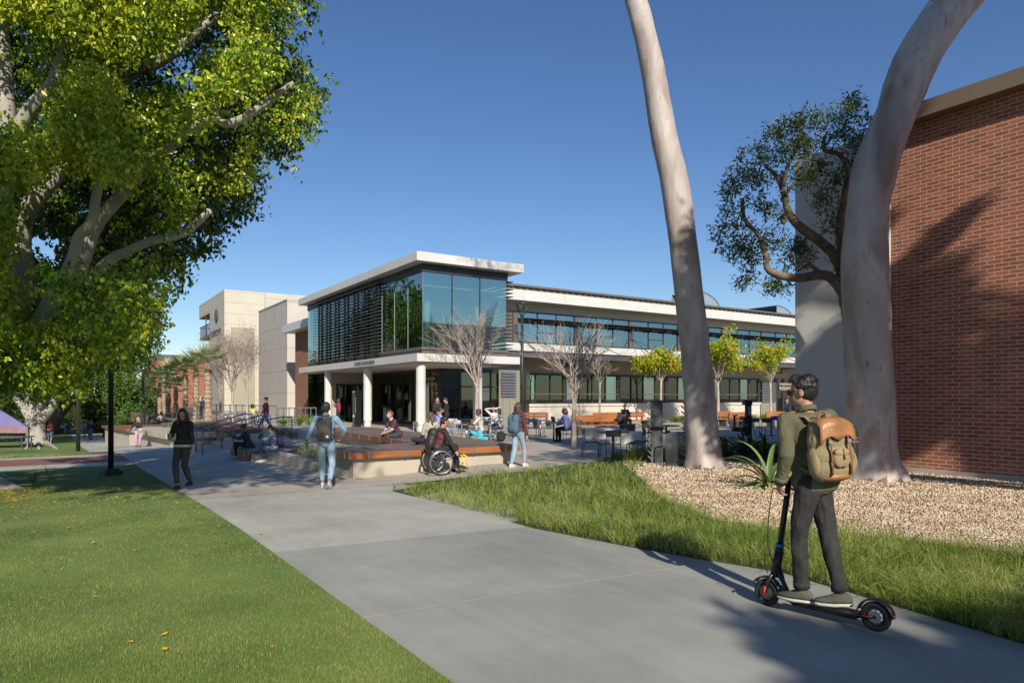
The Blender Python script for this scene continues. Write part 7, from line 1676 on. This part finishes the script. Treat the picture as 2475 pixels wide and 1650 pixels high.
for sg in (-1, 1):
    ax = Vector((1, 0, -.10*sg)); c = Vector((sg*.31, -.05, .305)); b = MB(); b.torus(c, .285, .018, ax, 48, 8); w_ = b.build('wheel', M['tyre'], WCh, True, local=True)
    b = MB(); b.torus(c, .262, .010, ax, 44, 6); b.torus(c+ax*sg*.045, .25, .010, ax, 44, 6)
    e1 = Vector((0, 0, 1)); e2 = ax.normalized().cross(e1); e1 = e2.cross(ax.normalized())
    for k in range(14): a = k*.4488; b.bar(c, c+e1*.262*math.cos(a)+e2*.262*math.sin(a), .0025, 4)
    b.bar(c-ax*.03, c+ax*.05, .03, 12); b.build('rim', M['galv'], w_, True, local=True)
    b = MB(); b.tube([(sg*.19, .50, .46), (sg*.19, .60, .40), (sg*.18, .62, .28), (sg*.16, .60, .15)], .017, 8); b.build('front_frame', M['ylw'], WCh, True, local=True)
    b = MB(); b.tube([(sg*.2, -.26, .50), (sg*.2, .2, .50), (sg*.19, .50, .46)], .015, 8); b.bar((sg*.2, -.05, .50), (sg*.2, -.05, .305), .016); b.bar((sg*.2, -.24, .48), (sg*.2, -.30, .80), .014); b.bar((sg*.19, .4, .47), (sg*.20, .40, .12), .014); b.build('side_frame', M['black'], WCh, True, local=True)
    b = MB(); b.tube([(sg*.215, .40, .055), (sg*.185, .40, .055)], .052, 18); b.build('caster', M['tyre'], WCh, True, local=True)
b = MB(); b.bar((-.31, -.05, .305), (.31, -.05, .305), .02); b.build('axle', M['black'], WCh, local=True)
b = MB(); b.box(-.2, .2, -.26, .2, .505, .545); b.build('seat', M['blu'], WCh, bevel=.01, local=True); b = MB(); b.obox((0, -.275, .64), (.38, .03, .30), Matrix.Rotation(.18, 3, 'X')); b.build('backrest', M['black'], WCh, local=True)
b = MB(); b.box(-.16, .16, .50, .64, .12, .14); b.build('footrest', M['black'], WCh, local=True); b = MB(); b.tube([(.2, .0, .44), (.24, .12, .34), (.2, .24, .38), (.17, .3, .46)], .018, 8, flat=.4); b.build('strap', M['blu'], WCh, True, local=True)
# plum sweater woman walking
stripe = fab('jeans_red_stripe', (.6, .05, .06))
p = gp(1252, 1128, -.0); PW = person('woman in a plum sweater and pale jeans with a blue backpack walking past the deck', p, 322, 1.62, plum, lj, SH_W, 'long', 'hair_brown', 'skin', pel=(0, 0, .93), lean=.05, hy=.0, wl=(-.22, .10, .88), wr=(.25, .06, .82), al=(-.07, -.20, .085), ar=(.07, .20, .085), vox=.0095, fem=True, legcut=.90, coat=0, bulk=1.08, amp=.006, legw=1.08)
t_, _ = pback(PW, 'slate blue backpack of the woman in the plum sweater', fab('slate_blue_canvas', (.055, .11, .16), (.09, .16, .22), scale=5), sz=(.165, .12, .25), low=.20)
b = MB()
g0, g1, g2 = PW['G'][1]; b.tube([g0+Vector((.10, 0, -.05)), g1+Vector((.073, 0, 0)), g1.lerp(g2, .9)+Vector((.055, 0, 0))], .012, 6, flat=.6); b.build('red_stripe', stripe, PW['root'], local=True)
# man in plum sweater seated on the far deck arm
SEAT = .463
def sat(lab, px, d, a, h, seatz, footz, **k):
    q = L((px-HX)/F*d, d, footz); s = h/1.75; hz = (seatz-footz)/s
    kk = dict(pel=(0, 0, hz+.105), al=(-.11, .42, .085), ar=(.11, .40, .085), kl=(-.15, 1, 1), kr=(.15, 1, 1), wl=(-.12, .40, hz+.22), wr=(.12, .40, hz+.22), el=(-1, -.5, -.3), er=(1, -.5, -.3)); kk.update(k.pop('kw', {}))
    return person(lab, q, a, h, vox=k.pop('vox', .014), **k, **kk)
PL = sat('smiling man in a plum sweater sitting on the deck with clasped hands', 962, 21.2, 128, 1.78, SEAT, 0, top=plum, bottom=fab('dark_grey_jeans', (.035, .038, .045), (.06, .065, .075)), shoe=SH_B, hair='short', hcol='hair_auburn', skin='skin', vox=.010, sleeve=.42, collar=fab('pale_blue_collar', (.4, .48, .7)), kw=dict(lean=.50, wl=(-.03, .47, .60), wr=(.035, .46, .61), al=(-.14, .40, .085), ar=(.13, .44, .085)))
for sg in (-1, 1): a0, a1, a2 = PL['J'][sg]; b = MB(); q = a0.lerp(a1, .84); b.tube([q, a1], [.060, .058], 14); b.build('shirt_cuff', M['pale_blue_collar'], PL['root'], True, local=True)
# ponytail woman cross legged on the near deck
beige = fab('beige_sweatshirt', (.36, .32, .24), (.46, .42, .33))
q = L((1043-HX)/F*18.0, 18.0, SEAT); PY = person('woman with an auburn ponytail in a beige sweatshirt sitting cross legged on the deck', q, 22, 1.66, beige, blk, SH_B, 'pony', 'hair_auburn', 'skin', pel=(0, 0, .12), lean=.12, hp=.2, wl=(-.2, .3, .2), wr=(.15, .3, .2), al=(-.30, .34, .08), ar=(.12, .30, .08), kl=(-1, .5, .05), kr=(1, .6, .1), vox=.011, fem=True, bulk=1.18, coat=1)
def sac(t, m=fab('caramel_bag', (.36, .16, .05), (.44, .22, .08))): b = MB(); b.ell((0, 0, .13), (.16, .09, .14)); sculpt('bag', b, m, t, .015, 2, .012, 14); b = MB(); b.tube([(-.12, 0, .16), (-.16, .03, .02), (-.05, .08, .0)], .01, 6); b.build('strap', m, t, True, local=True)
t_ = thing('shoulder_bag', 'caramel bag lying beside the woman in beige', 'bag', tuple(L((1071-HX)/F*18.1, 18.1, SEAT))); sac(t_)
# two women on the step edge
KW = dict(al=(-.10, .40, .085), ar=(.10, .36, .085))
p0 = 25.0; dcoat = fab('charcoal_coat', (.04, .042, .05), (.065, .07, .08))
GW = sat('woman in a charcoal coat looking at her phone on the shaded seat block', 600, 23.5, 104, 1.66, -.02, -.36, top=dcoat, bottom=blk, shoe=SH_W, hair='bun', hcol='hair_brown', skin='skin_mid', fem=True, coat=2, bulk=1.15, kw=dict(lean=.25, hp=.45, wl=(-.05, .40, .72), wr=(.06, .42, .72), **KW)); phone(GW, 1, 'phone of the woman in the charcoal coat')
SW = sat('young woman in a pale blue shirt with a purple backpack reading her phone', 664, 21.5, 104, 1.68, -.0, -.32, top=fab('pale_blue_shirt', (.42, .48, .60), (.52, .57, .68)), bottom=jeans, shoe=SH_W, hair='pony', hcol='hair_black', skin='skin_mid', fem=True, vox=.012, sleeve=.75, kw=dict(lean=.18, hp=.40, wl=(-.06, .38, .80), wr=(.06, .40, .80), **KW)); phone(SW, 1, 'phone of the young woman with the purple backpack')
pback(SW, 'purple backpack with orange trim of the seated young woman', fab('purple_nylon', (.055, .035, .10), (.08, .05, .14)), strap=fab('purple_strap', (.07, .04, .12)), sz=(.13, .10, .21), low=.18)
# man in cap on the plaza
pl_m = M.setdefault('plaid', None); M['plaid'] = mat('red_plaid', (.10, .03, .04), .85, var=.5, scale=22, c2=(.46, .12, .10), stretch=(1, 1, 1))
CMn = person('man in a red plaid shirt and cap striding along the top of the steps', gp(643, 1039, 0), 102, 1.80, M['plaid'], jeans, SH_W, 'cap', 'hair_black', 'skin', pel=(0, 0, .90), lean=-.02, hp=.1, wl=(-.24, .16, .86), wr=(.26, .10, .84), al=(-.08, -.34, .12), ar=(.08, .38, .10), vox=.014, collar=fab('grey_hood', (.42, .42, .44)), bulk=1.1, coat=1)
b = MB(); H0 = CMn['HH']; b.ell(H0(0, -.01, .05), (.088, .103, .075), 16, 10, CMn['hd']); b.build('cap', blk, CMn['root'], True, local=True); b = MB(); b.ell(H0(0, .12, .045), (.07, .075, .010), 14, 8, CMn['hd']); b.build('cap_brim', stripe, CMn['root'], True, local=True)
b = MB(); b.ell(CMn['W'](0, .09, .26), (.06, .07, .21)); b.build('undershirt', fab('green_tshirt', (.03, .15, .05)), CMn['root'], True, local=True)
# blonde girl, pink trousers
PG = person('blonde girl in a black top and pink trousers carrying a cream coat', gp(334, 1079), 200, 1.64, blk, fab('pink_trousers', (.55, .28, .50), (.64, .36, .58)), SH_B, 'long', 'hair_blond', 'skin', hy=-.6, wl=(-.15, .28, 1.0), wr=(.40, .05, .95), vox=.016, fem=True, legcut=.85)
t_, _ = worn('folded_coat', 'cream coat hanging over the arm of the blonde girl', 'coat', PG, (-.18, .28, .98)); b = MB(); b.ell((0, 0, 0), (.14, .12, .14)); b.ell((-.03, 0, -.25), (.08, .07, .22)); sculpt('cloth', b, beige, t_, .02, 3, .02, 8)
# pair sitting on the far bench
for (px, col, hc, lab) in [(378, blk, 'hair_brown', 'person in dark clothes sitting on the far bench, left of the pair'), (391, fab('pale_grey_top', (.4, .4, .42)), 'hair_brown', 'person in a pale grey top sitting on the far bench, right of the pair')]:
    sat(lab, px, 51.5, 80, 1.68, -.19, -.65, top=col, bottom=jeans if px < 380 else blk, shoe=SH_W, hair='long', hcol=hc, skin='skin_mid', fem=True, vox=.02, kw=dict(lean=.1))
# people down the path
lav = fab('lavender_hoodie', (.30, .30, .62), (.42, .42, .78)); purp = fab('periwinkle_shirt', (.20, .20, .52), (.28, .28, .62)); tq = fab('turquoise_fabric', (.03, .42, .52), (.06, .52, .62))
for (px, py, a, tp, bt, hr, lab) in [(163, 1046, 0, fab('pale_blue_top', (.35, .40, .6)), jeans, 'short', 'distant walker in pale blue farthest down the path'), (168, 1047, 0, fab('mid_blue_bag', (.08, .16, .4)), jeans, 'short', 'distant walker in darker blue beside the one in pale blue'), (197, 1049, 180, blk, blk, 'short', 'distant walker in black close to the slim lamp post'), (205, 1055, 180, fab('grey_top', (.25, .25, .26)), jeans, 'long', 'distant walker in grey between the two walkers in black'), (216, 1058, 180, blk, jeans, 'short', 'distant walker in black left of the central dark figure'), (221, 1061, 180, blk, jeans, 'long', 'central dark figure walking up the far path'), (250, 1057, 0, blk, blk, 'short', 'distant walker in black left edge of the pair by the square based post'), (256, 1058, 0, dcoat, jeans, 'short', 'distant walker in charcoal right of the pair by the square based post')]:
    person(lab, gp(px, py), a, 1.70, tp, bt, SH_B, hr, 'hair_black', 'skin_mid', al=(-.08, .15, .085), ar=(.08, -.15, .10), vox=.026, grp='people walking down the far path')
person('person in a maroon hoodie and pale denim shorts standing behind the ficus roots', gp(119, 1071), 5, 1.78, maroon, lj, SH_W, 'short', 'hair_brown', 'skin', vox=.018, coat=1, legcut=.08, bulk=1.15)
person('person in turquoise standing under the purple tent', gp(54, 1066), 30, 1.65, tq, dgrey, SH_B, 'short', 'hair_brown', 'skin', vox=.022)
person('person in a red shirt standing at the left under the purple tent', gp(16, 1068), 200, 1.7, maroon, blk, SH_B, 'short', 'hair_black', 'skin_mid', vox=.022)
# entrance and cafe people
M['plaid2'] = mat('navy_red_plaid', (.03, .03, .11), .85, var=.3, scale=9, c2=(.5, .03, .06))
person('woman in a red and navy checked shirt by the entrance doors', L((818-HX)/F*43.5, 43.5, 0), 130, 1.66, M['plaid2'], blk, SH_B, 'long', 'hair_black', 'skin_dark', vox=.018, wr=(.1, .3, 1.3), fem=True)
person('woman with long auburn hair in black standing at the dark glass', L((1057-HX)/F*30.5, 30.5, 0), 205, 1.72, blk, jeans, SH_B, 'long', 'hair_auburn', 'skin', vox=.016, wl=(-.05, .28, 1.08), wr=(.08, .28, 1.05), fem=True)
person('man in a black t shirt standing and looking down at the dark glass', L((1079-HX)/F*30, 30, 0), 95, 1.74, blk, blk, SH_B, 'short', 'hair_black', 'skin', vox=.016, hp=.5, sleeve=.42, wl=(-.05, .32, 1.05), wr=(.10, .32, 1.02))
sat('person in a lavender hoodie seated at the paper table', 1056, 27.6, 285, 1.68, .46, 0, top=lav, bottom=lav, shoe=SH_W, hair='short', hcol='hair_brown', skin='skin_mid', kw=dict(lean=.25, hp=.3, wl=(-.1, .42, .82), wr=(.12, .42, .82)))
CT = sat('person with short curls in a cream t shirt typing on a laptop', 1163, 23.2, 86, 1.70, .46, 0, top=fab('cream_tshirt', (.50, .45, .40), (.58, .54, .50)), bottom=jeans, shoe=SH_W, hair='short', hcol='hair_brown', skin='skin_dark', vox=.012, sleeve=.45, kw=dict(lean=.12, hp=.25, wl=(-.12, .42, .80), wr=(.10, .42, .80), al=(-.12, .62, .085), ar=(.1, .5, .085)))
sat('person shading their eyes with both hands at the far table', 1194, 29.6, 175, 1.68, .46, 0, top=fab('white_tshirt', (.6, .6, .6)), bottom=jeans, shoe=SH_W, hair='short', hcol='hair_auburn', skin='skin', kw=dict(wl=(-.05, .12, 1.26), wr=(.16, .12, 1.27), lean=.05))
M['camo'] = mat('black_white_pattern', (.02, .022, .03), .8, var=.2, scale=13, c2=(.62, .64, .75)); [setattr(e, 'position', q) for e, q in zip([n for n in M['camo'].node_tree.nodes if n.type == 'VALTORGB'][0].color_ramp.elements, (.47, .53))]
sat('woman with a dark bob in a black and white patterned top', 1209, 26.7, 95, 1.66, .46, 0, top=M['camo'], bottom=dcoat, shoe=SH_B, hair='bob', hcol='hair_grey_black', skin='skin_mid', fem=True, vox=.013, kw=dict(lean=.1, al=(-.1, .5, .085), ar=(.1, .62, .12)))
PC = sat('curly haired woman in a periwinkle shirt seated with her back to us', 1372, 26.1, 60, 1.68, .46, 0, top=purp, bottom=blk, shoe=SH_B, hair='curly', hcol='hair_brown', skin='skin_mid', fem=True, vox=.012, coat=1, bulk=1.1, kw=dict(lean=.22, hp=.3))
BM = sat('man in a black jacket and cap seated cross legged on the orange bench', 1510, 36.6, 195, 1.74, .46, 0, top=blk, bottom=blk, shoe=SH_W, hair='cap', hcol='hair_black', skin='skin', vox=.016, kw=dict(al=(-.15, .45, .085), ar=(-.1, .5, .30), kr=(.3, 1, 1)))
b = MB(); b.ell(BM['HH'](0, -.01, .05), (.086, .10, .07), 16, 10, BM['hd']); b.ell(BM['HH'](0, .11, .04), (.06, .06, .010), 14, 8, BM['hd']); b.build('cap', blk, BM['root'], True, local=True); b = MB(); b.ell(BM['W'](0, .10, .25), (.05, .05, .17)); b.build('undershirt', SH_W[0], BM['root'], True, local=True)
def loosebag(lab, px, d, z, sz, m):
    t_ = thing('backpack', lab, 'backpack', tuple(L((px-HX)/F*d, d, z)), CAMYAW, 'backpacks set down'); b = MB(); b.ell((0, 0, sz[2]), sz); b.ell((0, -sz[1]*.4, sz[2]*.7), (sz[0]*.9, sz[1]*.8, sz[2]*.62)); sculpt('bag', b, m, t_, .018, 2, .01, 12); b = MB(); b.ell((0, -sz[1]*1.0, sz[2]*.65), (sz[0]*.65, .04, sz[2]*.4)); b.build('pocket', m, t_, True, local=True)
loosebag('dark backpack with reddish print standing on the orange bench', 1500, 31.6, .47, (.19, .12, .24), fab('dark_plum_nylon', (.04, .03, .045)))
loosebag('black backpack under the chair of the woman in the patterned top', 1211, 26.4, 0, (.18, .14, .20), blk)
loosebag('striped backpack on the floor by the laptop table', 1122, 23.6, 0, (.17, .12, .2), fab('teal_yellow_bag', (.05, .2, .22), (.5, .42, .08), scale=14))
t_ = thing('turquoise_jacket', 'turquoise jacket hanging from the silver chair of the laptop user', 'jacket', tuple(L((1160-HX)/F*22.85, 22.85, .42)), CAMYAW); b = MB(); b.ell((0, 0, 0), (.11, .05, .20)); b.ell((-.20, .02, .08), (.14, .05, .06), rot=Matrix.Rotation(.5, 3, 'Y')); b.ell((.16, .05, -.08), (.12, .05, .12)); sculpt('cloth', b, tq, t_, .014, 3, .03, 9)
person('woman in a cream top and black trousers walking by the yellow entrance wall', L((1903-HX)/F*35.5, 35.5, 0), 100, 1.68, beige, blk, SH_W, 'short', 'hair_brown', 'skin', vox=.016, fem=True, wl=(-.05, .3, 1.1), wr=(.08, .3, 1.08), al=(-.08, .22, .085), ar=(.08, -.22, .10))
sat('dark haired person in a yellow top on the stair top terrace', 611, 41.5, 350, 1.66, .46, 0, top=fab('yellow_top', (.62, .52, .16)), bottom=jeans, shoe=SH_B, hair='curly', hcol='hair_black', skin='skin_dark', vox=.018)
person('person in grey standing beyond the wire fence among the palms', L((489-HX)/F*56, 56, 0), 150, 1.78, fab('grey_top2', (.3, .31, .33)), blk, SH_B, 'short', 'hair_black', 'skin_dark', vox=.02)
t_, _ = worn('blue_cloth', 'blue jacket draped over the dark table by the water station', 'jacket', dict(loc=atb(1880, 30.2), rz=CAMYAW, s=1), (0, 0, .74)); b = MB(); b.ell((0, 0, .05), (.34, .18, .10)); b.ell((.25, 0, -.25), (.2, .12, .3)); sculpt('cloth', b, fab('royal_blue_cloth', (.04, .07, .28), (.08, .13, .42)), t_, .02, 3, .04, 7)
# small things on the tables
def laptop(lab, px, d, a, m=None):
    t_ = thing('laptop', lab, 'laptop', tuple(L((px-HX)/F*d, d, .739)), W_(a), 'laptops on the tables'); b = MB(); b.box(-.16, .16, -.11, .11, 0, .012); b.build('base', M['galv'], t_, local=True); b = MB(); b.obox((0, .15, .11), (.32, .008, .22), Matrix.Rotation(-.3, 3, 'X')); b.build('screen', M['black'], t_, local=True)
laptop('open laptop in front of the person in the cream t shirt', 1126, 24.5, 86); laptop('black laptop of the curly haired woman', 1345, 26.7, 60)
for (px, d, lab, m) in [(1082, 26.6, 'white cup on the paper table', SH_W[0]), (1192, 28.9, 'clear cup on the far table of the person shading their eyes', M['galv']), (1350, 26.5, 'clear tumbler beside the black laptop', M['galv'])]:
    t_ = thing('drink_cup', lab, 'cup', tuple(L((px-HX)/F*d, d, .739)), 0, 'cups on the tables'); b = MB(); b.lathe([(.03, 0), (.04, .13)], n=14); b.build('cup_body', m, t_, True, local=True); b = MB(); b.lathe([(.042, .131), (.042, .14)], n=14); b.build('lid', SH_W[0], t_, local=True)
